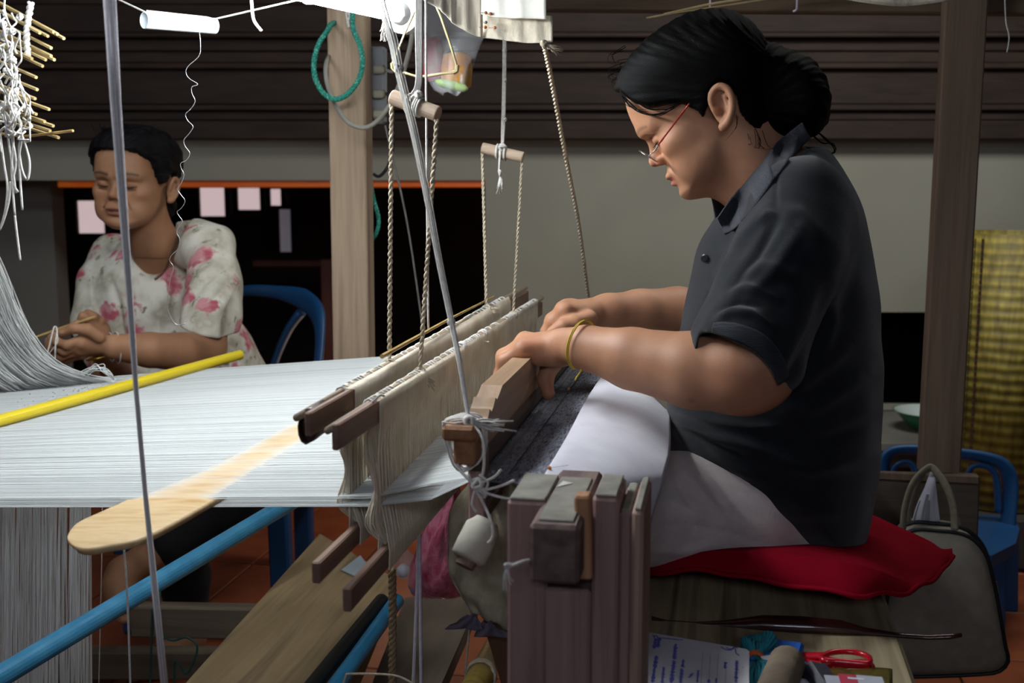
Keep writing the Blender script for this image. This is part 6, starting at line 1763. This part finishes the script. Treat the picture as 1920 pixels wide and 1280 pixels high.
# glasses low on the nose
gl = thing('eyeglasses', 'narrow eyeglasses with red side arms worn low on the nose of the person in polo', 'glasses', G(1222, 295, 1.60))
M_rim = mat('silver_metal', 'a8a8aa', 'c4c4c6', .25, metal=.9); M_redm = mat('red_enamel_metal', '8e1a16', 'aa2620', .3, (5, 5, 5), metal=.3, coat=.4)
c0 = G(1219, 294, 1.605); va = (G(1243, 308, 1.605)-G(1198, 281, 1.605)).normalized()
for s, nm in ((-1, 'near'), (1, 'far')):
    c_ = Vector((c0.x+(.001 if s < 0 else -.002), 1.605+s*.031, c0.z))
    ring = [c_+va*(.0155*math.cos(t))+Vector((0, 1, 0))*(.0245*math.sin(t)) for t in np.linspace(0, 2*PI, 33)[:-1]]
    rimo = MB().tube(ring, .0008, 6, closed=True).build('rim', M_rim, gl, smooth=True)
    nn = va.cross(Vector((0, 1, 0))).normalized()
    V = [c_+nn*.0006]+[p+nn*.0002 for p in ring]; V2 = [v-nn*.0012 for v in V]; n_ = len(ring)
    F = [(0, 1+i, 1+(i+1) % n_) for i in range(n_)]+[(n_+1, n_+2+(i+1) % n_, n_+2+i) for i in range(n_)]
    MB().add(V+V2, F).build('lens', mat('lens_glass', 'e8eef0', 'f4f8f8', .05, trans=.9, alpha=.55), rimo)
    e_ = c_+Vector((0, 1, 0))*(s*.0245); hinge = Vector((G(1233, 284, 1.605).x, 1.605+s*.064, G(1233, 284, 1.605).z)); 
    mid1 = Vector((G(1240, 273, 1.605).x, 1.605+s*.067, G(1240, 273, 1.605).z)); ear = Vector((G(1304, 190, 1.605).x, 1.605+s*.080, G(1304, 190, 1.605).z)); back = Vector((G(1345, 158, 1.605).x, 1.605+s*.082, G(1345, 158, 1.605).z))
    MB().tube(catmull([e_, hinge, mid1], 4), .0011, 6).build('end_piece', M_rim, gl, smooth=True)
    MB().tube([mid1, ear, back], .0012, 6).build('side_arm', M_redm, gl, smooth=True)
MB().tube(catmull([Vector((c0.x, 1.605-.008, c0.z))-va*.004, Vector((c0.x, 1.605, c0.z))-va*.008, Vector((c0.x, 1.605+.008, c0.z))-va*.004], 4), .0008, 6).build('bridge', M_rim, gl, smooth=True)
# yellow band round the wrist
wa_ = Vector(G(1086, 646, 1.456)); axw = (Vector(G(1030, 650, 1.48))-Vector(G(1140, 652, 1.44))).normalized()
u_ = Vector((0, 0, 1)); u_ = (u_-axw*u_.dot(axw)).normalized(); v_ = axw.cross(u_)
tilt = lambda t: axw*(.007*math.cos(t)+.002)
ringp = [wa_+u_*(.0305*math.cos(t))+v_*(.0305*math.sin(t))-tilt(t)*(1) for t in np.linspace(0, 2*PI, 41)[:-1]]
mb = MB().tube(ringp, .0011, 6, closed=True); mb.tube([p+Vector((.0022, 0, .0005)) for p in ringp], .0009, 6, closed=True)
mb.tube(catmull([G(1088, 684, 1.442), G(1089, 695, 1.438), G(1083, 704, 1.436), G(1078, 712, 1.438)], 5), .0012, 6)
props(mb.build('wristband', mat('yellow_elastic', 'b89c28', 'd2b83c', .5), None, smooth=True), 'thin yellow cord band tied round the near wrist of the person in polo', 'wristband')
# small striped thing seen between the arms
MB_ = MB(); MB_.grid(bezrows([[G(1130, 618, 1.75), G(1160, 602, 1.76), G(1190, 612, 1.78)], [G(1128, 640, 1.70), G(1165, 640, 1.70), G(1200, 640, 1.70)]], 3, 3), .002)
props(MB_.build('striped_cloth', wood('teal_striped_cloth', '3c4c50', '66767a', 'z', .9, .6), None, smooth=True), 'bit of grey-teal striped cloth seen between the two forearms', 'cloth')

# ================================================================== THE WOMAN IN THE FLORAL BLOUSE
w2 = thing('person', 'person in a pink floral blouse on the blue armchair, holding threads on a stick', 'person', (G(330, 1000, 2.55).x, 2.55, 0))
SK2 = skin_mat('tan_skin', None)
ps_ = math.radians(9); pt = math.radians(2)
f0 = (-FH*math.cos(ps_)-RT*math.sin(ps_)); l0 = (RT*math.cos(ps_)-FH*math.sin(ps_))
f2 = (f0*math.cos(pt)+Vector((0, 0, -math.sin(pt)))).normalized(); u2 = (Vector((0, 0, math.cos(pt)))+f0*math.sin(pt)).normalized()
rollm = Matrix.Rotation(math.radians(-3), 3, f2); u2 = rollm @ u2; l2 = u2.cross(f2).normalized()
SCL = 1.03
HM2 = np.array([list(f2), list(l2), list(u2)])*SCL
ear2 = G(322, 354, 2.50); HO2 = ear2-l2*.080*SCL
def toW2(L): return np.asarray(L)@HM2+np.array(HO2)
def toL2(P): return ((np.asarray(P)-np.array(HO2))@(HM2/SCL).T)/SCL
base2 = lin('a67c5e')[:3]
nk1 = toL2(np.array(G(290, 455, 2.56))); nk2 = toL2(np.array(G(292, 500, 2.60)))
def ex2(H):
    H.cap((-.015, 0, -.03), tuple(nk1), .047, .050, k=.02); H.cap(tuple(nk1), tuple(nk2), .050, .056, k=.02)
H2 = build_head(extra=ex2, wide=1.0)
v2, F2_ = H2.mesh()
t2 = head_tones(v2, base2, lin('7c4a44')[:3], .8, lin('2c211c')[:3])
h2W = toW2(v2)
# hair 2
HH = Fld((-.15, -.11, -.11), (.13, .11, .15), .0024)
HH.inflate(smoothpoly(FACE, 3), [(0, .05, .073), (-.05, .04, .070), (.03, .06, .071), (.06, .07, .064), (.085, .07, .058), (.07, .03, .064), (.05, -.02, .067), (0, -.05, .06), (0, .1, .066), (-.06, -.02, .058)], .050, 0, sig=.022, k=.005, p=2.25)
HH.f -= .0075; HH.f -= .006*np.clip((HH.ax[2][None, None, :]-.02)/.08, 0, 1)
hp = [(.14, .088), (.100, .084), (.088, .074), (.066, .058), (.050, .030), (.036, .012), (.020, .012), (.008, .034), (-.010, .036), (-.022, .010), (-.028, -.03), (-.040, -.06), (-.07, -.08), (-.2, -.08), (-.2, .2), (.14, .2)]
d2 = HH.poly2(hp); HH.put((slice(None),)*3, np.broadcast_to(d2[:, None, :], HH.f.shape).astype(np.float32), .006, 'int')
HH.ell((-.095, 0, -.045), (.036, .045, .042), k=.02)
hv2, hf2 = HH.mesh(); hv2 = strands(toW2(hv2), hf2, tuple(toW2((-.09, 0, 0))), 28, .0010, 4)
M_h2 = hair_mat('greying_black_hair', '0c0c0e', '1e1d20', .45)
make_quadmesh('hair', hv2, hf2, M_h2, w2)
mb = MB(); r6 = random.Random(6)
for k_ in range(70):
    t = r6.uniform(-1, 1); L = np.array([.088-.03*abs(t)**2, .062*t, .083-.02*abs(t)**2])
    if r6.random() < .4: L = np.array([.06*math.cos(r6.uniform(-1, 1)), .07*t, .12]); 
    a = Vector(toW2(L)); d = Vector(toW2(L*1.12))-a
    mb.tube(catmull([a, a+d*r6.uniform(.4, 1)+Vector((r6.uniform(-.008, .008), 0, r6.uniform(-.006, .008))), a+d*r6.uniform(.2, .9)+Vector((r6.uniform(-.014, .014), 0, r6.uniform(-.016, .0)))], 4), .0005, 4)
o = mb.build('loose_hair', M_h2, w2, smooth=True); o['kind'] = 'stuff'

B2 = around([gp(90, 640, 2.06), gp(90, 640, 2.14), gp(440, 480, 2.5), gp(410, 655, 2.38), gp(195, 490, 2.70), gp(205, 700, 2.5), gp(292, 430, 2.7)], .05, .0030)
B2.chain([gp(290, 455, 2.56), gp(292, 510, 2.60)], [.050, .056], k=.02)
B2.ell(gp(292, 560, 2.66), (.15, .09, .11), k=.03)
B2.cap(gp(228, 505, 2.71), gp(395, 485, 2.58), .034, .036, k=.04)
# collar bones

B2.chain([gp(400, 480, 2.52), gp(404, 560, 2.46), gp(388, 650, 2.38)], [.046, .043, .038], k=.03)
B2.chain([gp(388, 655, 2.38), gp(340, 660, 2.30), gp(280, 656, 2.23), gp(214, 650, 2.17)], [.040, .041, .036, .0265], k=.02)
B2.chain([gp(203, 512, 2.68), gp(182, 600, 2.60), gp(205, 690, 2.50)], [.038, .042, .040], k=.03)
B2.chain([gp(225, 700, 2.46), gp(205, 668, 2.34), gp(186, 640, 2.26)], [.040, .034, .025], k=.02)
# left hand (nearer): thumb on top, fingers curled round the stick
Yh = 2.14
hand(B2, gp(200, 645, Yh+.02), [gp(158, 634, Yh-.012), gp(154, 644, Yh-.016), gp(150, 655, Yh-.008), gp(152, 664, Yh+.004)],
     [[gp(158, 634, Yh-.012), gp(125, 647, Yh-.03), gp(105, 640, Yh-.03), gp(102, 628, Yh-.02)],
      [gp(154, 646, Yh-.012), gp(120, 658, Yh-.022), gp(98, 648, Yh-.02), gp(95, 632, Yh-.012)],
      [gp(150, 657, Yh-.006), gp(116, 668, Yh-.010), gp(93, 655, Yh-.008), gp(90, 638, Yh)],
      [gp(152, 665, Yh+.006), gp(124, 674, Yh+.006), gp(104, 664, Yh+.008), gp(97, 650, Yh+.01)]],
     [[.0105, .0092, .0082, .0072], [.0105, .0094, .0084, .0074], [.0102, .009, .008, .007], [.0095, .0082, .0072, .0064]],
     [gp(186, 632, Yh-.005), gp(164, 618, Yh-.02), gp(138, 615, Yh-.028), gp(115, 624, Yh-.03)], [.0125, .0115, .0098, .0080], palm_r=.0105)
# right hand (farther): fingers rising behind
Yr = 2.24
hand(B2, gp(188, 640, Yr+.01), [gp(178, 618, Yr), gp(186, 616, Yr+.014), gp(196, 620, Yr+.028), gp(200, 628, Yr+.04)],
     [[gp(178, 618, Yr), gp(166, 600, Yr-.014), gp(156, 592, Yr-.02), gp(150, 600, Yr-.022)],
      [gp(186, 616, Yr+.014), gp(176, 594, Yr), gp(165, 588, Yr-.004), gp(156, 596, Yr-.006)],
      [gp(196, 620, Yr+.028), gp(188, 602, Yr+.014), gp(178, 594, Yr+.01), gp(168, 600, Yr+.008)],
      [gp(200, 628, Yr+.04), gp(196, 612, Yr+.028), gp(190, 604, Yr+.022), gp(182, 606, Yr+.02)]],
     [[.0102, .009, .0082, .0072], [.0104, .0092, .0084, .0074], [.01, .009, .008, .007], [.0092, .008, .0072, .0064]],
     [gp(176, 636, Yr-.01), gp(164, 622, Yr-.03), gp(152, 612, Yr-.04), gp(144, 606, Yr-.045)], [.012, .0105, .009, .0076], palm_r=.0105)
b2V, b2F = B2.mesh(); b2V = relax(b2V, b2F, 1, .4); b2c = np.tile(np.array(base2), (len(b2V), 1))
allV = np.concatenate([h2W, b2V]); allF = np.concatenate([F2_, b2F+len(h2W)]); allC = np.concatenate([t2, b2c])
# thumb nail tint
P2 = projv(allV); g = np.exp(-(((P2[:, 0]-116)/5)**2+((P2[:, 1]-622)/4)**2))[:, None]*.5*(allV[:, 1:2] < 2.13); allC = allC*(1-g)+np.array(lin('d8b49c')[:3])*g
body2 = make_quadmesh('body', allV, allF, SK2, w2, allC)
# visible eyes and lashes
mb = MB()
for s in (-1, 1):
    mb.tube(catmull([Vector(toW2((x, s*y, z))) for x, y, z in ((.0985, .0185, .0052), (.1000, .0250, .0038), (.0985, .0330, .0036), (.0935, .0420, .0054))], 5), .0009, 4)
o = mb.build('eyelashes', M_h2, body2, smooth=True); o['kind'] = 'stuff'

# blouse
S2 = Fld((G(135, 600, 2.6).x-.02, 2.26, G(300, 800, 2.6).z), (G(530, 700, 2.7).x, 2.90, G(300, 395, 2.6).z), .0038)
RR = [tuple(RT), tuple(FH), (0, 0, 1)]
S2.ell(gp(296, 560, 2.64), (.155, .13, .15), RR, k=.03)
S2.ell(gp(345, 680, 2.66), (.175, .14, .17), RR, k=.05)
S2.ell(gp(380, 740, 2.68), (.165, .15, .15), RR, k=.05)
S2.chain([gp(215, 482, 2.68), gp(300, 468, 2.66), gp(385, 462, 2.56)], [.045, .05, .052], k=.04)
S2.chain([gp(340, 440, 2.60), gp(395, 470, 2.54), gp(402, 540, 2.47), gp(392, 618, 2.40)], [.03, .058, .064, .068], k=.04)
S2.chain([gp(210, 480, 2.68), gp(188, 530, 2.62), gp(180, 600, 2.58), gp(200, 660, 2.55)], [.05, .055, .056, .055], k=.03)
# cut of the near sleeve
A_ = np.array(G(318, 604, 2.36)); B_ = np.array(G(440, 634, 2.40)); td = B_-A_; nr2 = np.array([td[2], 0, -td[0]]); nr2 /= np.linalg.norm(nr2)
if nr2[2] > 0: nr2 = -nr2
sl, P = S2.sub((A_[0]-.05, 2.24, A_[2]-.14), (B_[0]+.03, 2.475, A_[2]+.03))
lim = np.maximum(-((P[0]-A_[0])*nr2[0]+(P[2]-A_[2])*nr2[2]), P[1]-2.470)
S2.put(sl, np.broadcast_to(lim, S2.f[sl].shape).astype(np.float32), .004, 'sub')
# scooped neckline
S2.cap(gp(292, 405, 2.62), gp(288, 450, 2.60), .056, .050, k=.008, mode='sub')
npoly = smoothpoly([(G(px, py, 2.50).x, G(px, py, 2.50).z) for px, py in ((215, 360), (224, 440), (234, 475), (245, 502), (262, 515), (284, 513), (303, 497), (318, 476), (329, 450), (332, 425), (328, 405), (345, 360))], 3)
d2 = S2.poly2(npoly); yy_ = (S2.ax[1]-2.60)[None, :, None]
S2.put((slice(None),)*3, np.maximum(d2[:, None, :], yy_).astype(np.float32), .006, 'sub')
s2V, s2F = S2.mesh(); s2V = relax(s2V, s2F, 2, .5)
s2V = fold(s2V, s2F, [(((345, 560), (375, 520), (410, 488)), .008, 7), (((350, 575), (385, 530), (420, 500)), -.006, 5), (((205, 520), (222, 580), (232, 660)), -.012, 9), (((330, 520), (325, 570), (332, 610)), -.008, 7), (((350, 600), (400, 590), (430, 560)), .007, 8),
                      (((370, 575), (400, 560), (425, 530)), -.006, 6), (((240, 600), (260, 640), (262, 700)), .008, 9), (((290, 560), (300, 600), (300, 690)), .007, 9), (((440, 560), (450, 620), (480, 690)), .009, 9), (((425, 640), (450, 660), (470, 700)), -.007, 7), (((170, 520), (175, 570), (165, 620)), .007, 8),
                      (((385, 650), (420, 670), (440, 700)), .006, 7)], tuple(-FH))
N_ = vnormals(s2V, s2F); w_ = np.zeros(len(s2V))
for _ in range(9):
    kx = rs.normal(0, 1, 3); kx /= np.linalg.norm(kx); w_ += np.sin(s2V@kx*rs.uniform(40, 90)+rs.uniform(0, 6))
s2V = s2V+N_*(w_*.0009)[:, None]
m = bpy.data.materials.new('pink_floral_cotton'); m.use_nodes = True; nt = m.node_tree; b = nt.nodes['Principled BSDF']; L = nt.links.new
tc = nt.nodes.new('ShaderNodeTexCoord'); nz = nt.nodes.new('ShaderNodeTexNoise'); nz.inputs['Scale'].default_value = 42; nz.inputs['Detail'].default_value = 3
L(tc.outputs['Object'], nz.inputs['Vector'])
mxv = nt.nodes.new('ShaderNodeMixRGB'); mxv.blend_type = 'LINEAR_LIGHT'; mxv.inputs[0].default_value = .028; L(tc.outputs['Object'], mxv.inputs[1]); L(nz.outputs['Color'], mxv.inputs[2])
def vor(sc):
    v = nt.nodes.new('ShaderNodeTexVoronoi'); v.inputs['Scale'].default_value = sc; L(mxv.outputs[0], v.inputs['Vector']); return v
v1 = vor(15.0); v3 = vor(29.0)
fl = _ramp(nt, v1.outputs['Distance'], [(.30, (1, 1, 1, 1)), (.42, (0, 0, 0, 1))])
lf = _ramp(nt, v3.outputs['Distance'], [(.14, (1, 1, 1, 1)), (.30, (0, 0, 0, 1))])
zone = _ramp(nt, v1.outputs['Distance'], [(.38, (0, 0, 0, 1)), (.44, (.9, .9, .9, 1)), (.62, (.7, .7, .7, 1)), (.72, (0.1, 0.1, 0.1, 1))])
ml = nt.nodes.new('ShaderNodeMath'); ml.operation = 'MULTIPLY'; L(lf, ml.inputs[0]); L(zone, ml.inputs[1])
nb = nt.nodes.new('ShaderNodeTexNoise'); nb.inputs['Scale'].default_value = 16; nb.inputs['Detail'].default_value = 3; L(tc.outputs['Object'], nb.inputs['Vector'])
cb_ = _ramp(nt, nb.outputs['Fac'], [(.40, lin('e2dfd3')), (.52, lin('d0cbbb')), (.62, lin('b9b4a2')), (.75, lin('e2dfd4'))])
m1 = nt.nodes.new('ShaderNodeMixRGB'); L(ml.outputs[0], m1.inputs[0]); L(cb_, m1.inputs[1]); m1.inputs[2].default_value = lin('6d6b45')
pk_ = _ramp(nt, nz.outputs['Fac'], [(.4, lin('b8606c')), (.6, lin('d2949a'))])
m2 = nt.nodes.new('ShaderNodeMixRGB'); L(fl, m2.inputs[0]); L(m1.outputs[0], m2.inputs[1]); L(pk_, m2.inputs[2]); L(m2.outputs[0], b.inputs['Base Color'])
b.inputs['Roughness'].default_value = .9; b.inputs['Specular IOR Level'].default_value = .2
bp = nt.nodes.new('ShaderNodeBump'); bp.inputs['Strength'].default_value = .3; bp.inputs['Distance'].default_value = .003; L(nb.outputs['Fac'], bp.inputs['Height']); L(bp.outputs[0], b.inputs['Normal'])
M_floral = m
make_quadmesh('blouse', s2V, s2F, M_floral, w2)
# necklace
bvh2 = BVHTree.FromPolygons([tuple(v) for v in s2V]+[tuple(v) for v in allV], [tuple(f) for f in s2F]+[tuple(f+len(s2V)) for f in allF])
def onw2(px, py, off):
    r = ray(px, py).normalized(); h = bvh2.ray_cast(CP, r); return (h[0] if h[0] is not None else G(px, py, 2.5))-r*off
cord('necklace', [onw2(px, py, .004) for px, py in ((333, 442), (328, 458), (322, 475), (316, 492), (308, 508), (300, 516), (290, 524))], .0028, mat('brown_bead_cord', '4d3626', '7c5c42', .6, (400, 400, 400)), 'brown cord necklace of the person in the floral blouse', 'necklace')
# dark skirt / trousers and feet
zs_ = zs2+.09
hipA = Vector(G(400, 760, 2.70)); hipA.z = zs_; hipB = Vector(G(330, 760, 2.78)); hipB.z = zs_
kneeA = Vector(G(420, 930, 2.26)); kneeB = Vector(G(300, 900, 2.34))
L2 = around([hipA, hipB, kneeA, kneeB, gp(318, 1020, 2.14), gp(352, 1150, 2.42)], .115, .0060)
L2.chain([tuple(hipA), tuple(kneeA)], [.10, .078], k=.05); L2.chain([tuple(hipB), tuple(kneeB)], [.10, .078], k=.05); L2.cap(tuple(hipA), tuple(hipB), .11, .11, k=.05)
L2.cap(tuple(kneeA.lerp(hipA, .3)), tuple(kneeB.lerp(hipB, .3)), .07, .07, k=.05)
L2.chain([tuple(kneeA), gp(390, 960, 2.22), gp(318, 1020, 2.14)], [.078, .066, .044], k=.04)
L2.chain([tuple(kneeB), gp(345, 1080, 2.40), gp(352, 1150, 2.42)], [.078, .060, .046], k=.04)
lv, lf_ = L2.mesh(); lv = relax(lv, lf_, 2, .5)
make_quadmesh('dark_trousers', lv, lf_, mat('near_black_cotton', '0b0c10', '14151b', .9, (40, 40, 40), 4, .2, 60), w2)
Ft = around([gp(318, 1020, 2.14), gp(232, 1075, 2.09), gp(224, 1165, 2.04)], .05, .0034)
Ft.chain([gp(318, 1020, 2.14), gp(268, 1050, 2.11), gp(232, 1075, 2.09)], [.036, .031, .031], k=.02)
Ft.chain([gp(232, 1075, 2.09), gp(222, 1100, 2.07), gp(224, 1130, 2.05)], [.031, .032, .026], k=.02)
for i in range(5):
    Ft.chain([gp(214+7*i, 1122-2*i, 2.06+.006*i), gp(222+8*i, 1150-2*i, 2.045+.006*i), gp(228+8*i, 1162-2*i, 2.04+.006*i)], [.0125-.0012*i, .0105-.001*i, .0095-.001*i], k=.006)
def finish_foot(Ft):
    Ft.plane((0, 0, .004), (0, 0, -1), .004)
    fv, ff = Ft.mesh(); fv = relax(fv, ff, 1, .4)
    make_quadmesh('foot', fv, ff, SK2, w2, np.tile(np.array(base2), (len(fv), 1)))
finish_foot(Ft)
fz = GZ(340, 1215, .03)
Ft = around([gp(352, 1140, 2.42), fz, fz+Vector((0, -.14, 0))], .06, .0034)
Ft.chain([gp(352, 1140, 2.42), gp(352, 1180, 2.40)], [.036, .032], k=.02)
Ft.chain([gp(352, 1180, 2.40), (fz.x+.01, fz.y+.02, .045), (fz.x-.02, fz.y-.08, .026)], [.032, .036, .026], k=.02)
for i in range(5):
    x0_ = fz.x-.045+.019*i; Ft.chain([(x0_+.01, fz.y-.07, .02), (x0_, fz.y-.105+.004*i, .014), (x0_-.002, fz.y-.125+.007*i, .011)], [.0125-.001*i, .011-.001*i, .0095-.001*i], k=.006)
finish_foot(Ft)
# what she holds and wears
a = G(66, 632, 2.10); b = G(178, 594, 2.22)
props(MB().tube([a, a.lerp(b, .5)+Vector((0, 0, .001)), b], [.0022, .0026, .003], 7).build('small_stick', mat('golden_bamboo', '9a7c45', 'c0a36a', .45, (30, 30, 30))), 'thin brown stick held between the hands of the person in the floral blouse', 'stick')
mb = MB(); mb.tube(catmull([G(84, 676, 2.06), G(92, 650, 2.07), G(100, 618, 2.085), G(104, 612, 2.09), G(107, 620, 2.08), G(104, 645, 2.06), G(103, 672, 2.06)], 6), .0018, 6)
mb.tube(catmull([G(107, 620, 2.08), G(108, 640, 2.065), G(98, 655, 2.06), G(70, 690, 2.05)], 5), .0010, 5)
props(mb.build('thread_loop', M_string, None, smooth=True), 'white thread looped over the small stick at the fingertips', 'thread')
wc = Vector(G(208, 648, 2.175)); axh = (Vector(G(150, 645, 2.14))-Vector(G(280, 656, 2.23))).normalized(); u_ = (Vector((0, 0, 1))-axh*axh.z).normalized(); v_ = axh.cross(u_)
for k_, (off, r_, lab, mm) in enumerate(((.000, .031, 'thin white string round the wrist of the person in the floral blouse, nearer her hand', M_string), (-.012, .034, 'looser grey-white string round the same wrist, nearer her elbow', M_string))):
    ring = [wc+axh*(off+.005*math.cos(t))+u_*(r_*.93*math.cos(t))+v_*(r_*math.sin(t))+Vector((0, 0, -.003)) for t in np.linspace(0, 2*PI, 33)[:-1]]
    props(MB().tube(ring, .0014, 5, closed=True).build('wrist_string', mm, None, smooth=True), lab, 'bracelet')
wc = Vector(G(190, 664, 2.26)); ring = [wc+Vector((.030*math.cos(t), .030*math.sin(t), -.006+.006*math.cos(t))) for t in np.linspace(0, 2*PI, 33)[:-1]]
props(MB().tube(ring, .0022, 6, closed=True).build('bangle', mat('gold_metal', 'a8902c', 'c9b040', .3, metal=.9), None, smooth=True), 'gold bangle on the farther wrist of the person in the floral blouse', 'bangle')

# ================================================================== SMALL THINGS BELOW THE BEATER
# cream cloth hanging below the cloth beam
C_ = [[(880, 905, 1.30), (905, 900, 1.28), (960, 905, 1.25), (1010, 930, 1.22)],
      [(845, 960, 1.30), (880, 965, 1.26), (945, 965, 1.25), (1010, 980, 1.22)],
      [(843, 1040, 1.30), (880, 1050, 1.27), (945, 1050, 1.25), (1010, 1050, 1.22)],
      [(850, 1095, 1.30), (885, 1110, 1.26), (945, 1120, 1.25), (1010, 1120, 1.22)],
      [(884, 1140, 1.29), (905, 1158, 1.26), (950, 1176, 1.25), (1010, 1180, 1.22)]]
rows = bezrows([[G(*p) for p in r] for r in C_], 8, 6)
for i, r in enumerate(rows):
    for j, p in enumerate(r): p.y += .004*math.sin(j*.9+i*.35)+.003*math.sin(i*.8-j*.5)
props(MB().grid(rows, .0015).build('hanging_cloth', mat('creased_ecru_cloth', 'a39a82', 'bcb39b', .9, (30, 30, 30), 5, .4, 30, c3='8f876c'), None, smooth=True), 'creased ecru cloth hanging below the beater, left of the loom post', 'cloth')
r7 = random.Random(9); mb = MB()
for (cx_, cy_, s_) in ((884, 1166, 1), (912, 1180, -1)):
    rows = []
    for i in range(5):
        rows.append([G(cx_+s_*0+(j-2)*(4+4*i)*.9+r7.uniform(-2, 2)-6*s_*i*.5, cy_-14+i*7+r7.uniform(-3, 3), 1.24+.006*math.sin(j*2+i)) for j in range(5)])
    mb.grid(bezrows(rows, 2, 2), .001)
o = props(mb.build('cloth_bow', mat('dark_lilac_cloth', '5a5464', '7a7284', .85, (40, 40, 40), 4, .3), None, smooth=True), 'dark frilled cloth ends tied at the bottom of the hanging ecru cloth', 'cloth', kind='stuff')
# brown board under it
P_ = [(905, 1165), (960, 1195), (960, 1300), (945, 1300)]
mb = MB(); V = [G(px, py, 1.30) for px, py in P_]; mb.add(V+[v+Vector((0, .02, 0)) for v in V], [(0, 1, 2, 3), (7, 6, 5, 4)]+[(i, i+4, (i+1) % 4+4, (i+1) % 4) for i in range(4)])
props(mb.build('brown_board', wood('warm_brown_board', '5c3d26', '6e4b30', 'z', .7)), 'warm brown board corner between the hanging cloth and the loom post', 'board')
# bamboo pole bottom
bpole = thing('bamboo_pole', 'yellow bamboo pole with a pale node low beside the loom post', 'pole', GZ(890, 1270, .35))
a = G(868, 1330, 1.45); b = G(930, 1212, 1.75)
ax_ = (b-a); Lp = ax_.length
MB().lathe(a, ax_, [(0, .019), (Lp*.45, .019), (Lp*.5, .0215), (Lp*.53, .019), (Lp, .0185)], 16).build('cane', mat('yellow_bamboo', '8f7a35', 'b39c50', .4, (8, 60, 60)), bpole, smooth=True)
wrp = MB(); c_ = a.lerp(b, .5)
wrap(wrp, c_, ax_, .0225, .0022, 4, .016); wrp.build('string_wrapping', M_rope, bpole, smooth=True)
# treadle cords
cord('treadle_cord', [G(735, 1065, 1.32), G(736, 1150, 1.32), G(735, 1320, 1.32)], .0052, mat('brown_hemp', '857154', 'a89270', .9, (200, 200, 200)), 'brown twisted treadle cord hanging left of the pink bag', 'rope', rope=True, pitch=.022)
for k_, lab in ((0, 'grey-white treadle cord in front of the pink bag, left strand'), (1, 'grey-white treadle cord in front of the pink bag, right strand')):
    cord('treadle_cord', [G(785+k_*2, 1000, 1.32), G((781, 788)[k_], 1130, 1.32), G((773, 790)[k_], 1320, 1.32)], .0022, M_lilac, lab, 'cord')
cord('thin_cord', [G(880, 1180, 1.34), G(876, 1220, 1.34), G(872, 1262, 1.34)], .0013, M_rope, 'short thin cord hanging above the yellow bamboo pole')
cord('thin_cord', [G(640, 1300, 1.3), G(648, 1268, 1.3), G(660, 1263, 1.3), G(740, 1266, 1.3), G(780, 1285, 1.3)], .0014, M_rope, 'pale cord curving along the bottom edge under the short blue pipe')
cord('teal_string', [G(286, 1140, 2.0), G(284, 1200, 2.0), G(280, 1330, 2.0)], .0022, mat('dark_teal_cord', '123c3a', '1d5552', .8), 'dark teal cord hanging beside the lower foot, left one')
cord('teal_string', [G(300, 1110, 1.98), G(300, 1180, 1.98), G(322, 1200, 1.98), G(350, 1195, 1.98), (G(370, 1215, 1.98)), G(350, 1262, 1.98), G(328, 1240, 1.98), G(330, 1330, 1.98)], .0022, mat('dark_teal_cord', '123c3a', '1d5552', .8), 'dark teal cord looped over the lower foot, right one')
# pink bag
pb = thing('pink_bag', 'crumpled translucent pink plastic bag standing behind the heddles', 'bag', G(805, 1120, 1.62))
rows = []
for (py, x0_, x1_, d_) in ((900, 836, 862, .02), (935, 826, 866, .03), (980, 800, 872, .05), (1020, 784, 878, .06), (1060, 770, 880, .06), (1095, 762, 878, .06), (1115, 772, 872, .05), (1121, 800, 850, .03)):
    row = []
    for k_ in range(30):
        a = 2*PI*k_/30; cx_ = (x0_+x1_)/2; w_ = (x1_-x0_)/2
        row.append(G(cx_+math.cos(a)*w_*(1+.04*math.sin(7*a+py)), py+2*math.sin(5*a), 1.62+math.sin(a)*d_*(1+.22*math.sin(6*a+py*.05))))
    rows.append(row)
m_ = MB().grid(rows, 0, closed=True)
m_.build('film', mat('pink_plastic_film', 'cc3a6e', 'e88aa8', .2, (30, 30, 30), 6, .6, 24, alpha=.8, spec=.8, coat=.5, c3='bb2456'), pb, smooth=True)
MB().lathe(G(825, 1110, 1.62), G(828, 1010, 1.62)-G(825, 1110, 1.62), [(0, .02), (.01, .035), (.05, .033), (.07, .01)], 12).build('orange_content', mat('dull_orange_content', '9a4a20', 'b86a34', .6), pb, smooth=True)
# clear bag with white things left of the pink one, and a scrap of paper
pb = thing('plastic_bag', 'small clear plastic bag of white bits left of the pink bag', 'bag', G(750, 1085, 1.75))
rows = []
for (py, x0_, x1_) in ((1030, 752, 765), (1045, 742, 778), (1065, 738, 785), (1080, 742, 782), (1086, 755, 772)):
    rows.append([G((x0_+x1_)/2+math.cos(2*PI*k_/18)*(x1_-x0_)/2, py, 1.75+math.sin(2*PI*k_/18)*.02) for k_ in range(18)])
MB().grid(rows, 0, closed=True).build('film', M_clear, pb, smooth=True)
MB().lathe(G(756, 1080, 1.75), (0, 0, 1), [(0, .006), (.006, .011), (.014, .010), (.02, .004)], 10).build('white_content', M_paper, pb, smooth=True)
mb = MB(); P_ = [GZ(px, py, .3345) for px, py in ((640, 1067), (676, 1040), (690, 1060), (676, 1083))]
mb.prism([(p.x, p.y) for p in P_], .332, .334, 'z'); props(mb.build('paper_scrap', mat('pale_blue_paper', '9fb0bc', 'b4c2cc', .8)), 'pale bluish paper scrap on the plank behind the heddle yarn', 'paper')
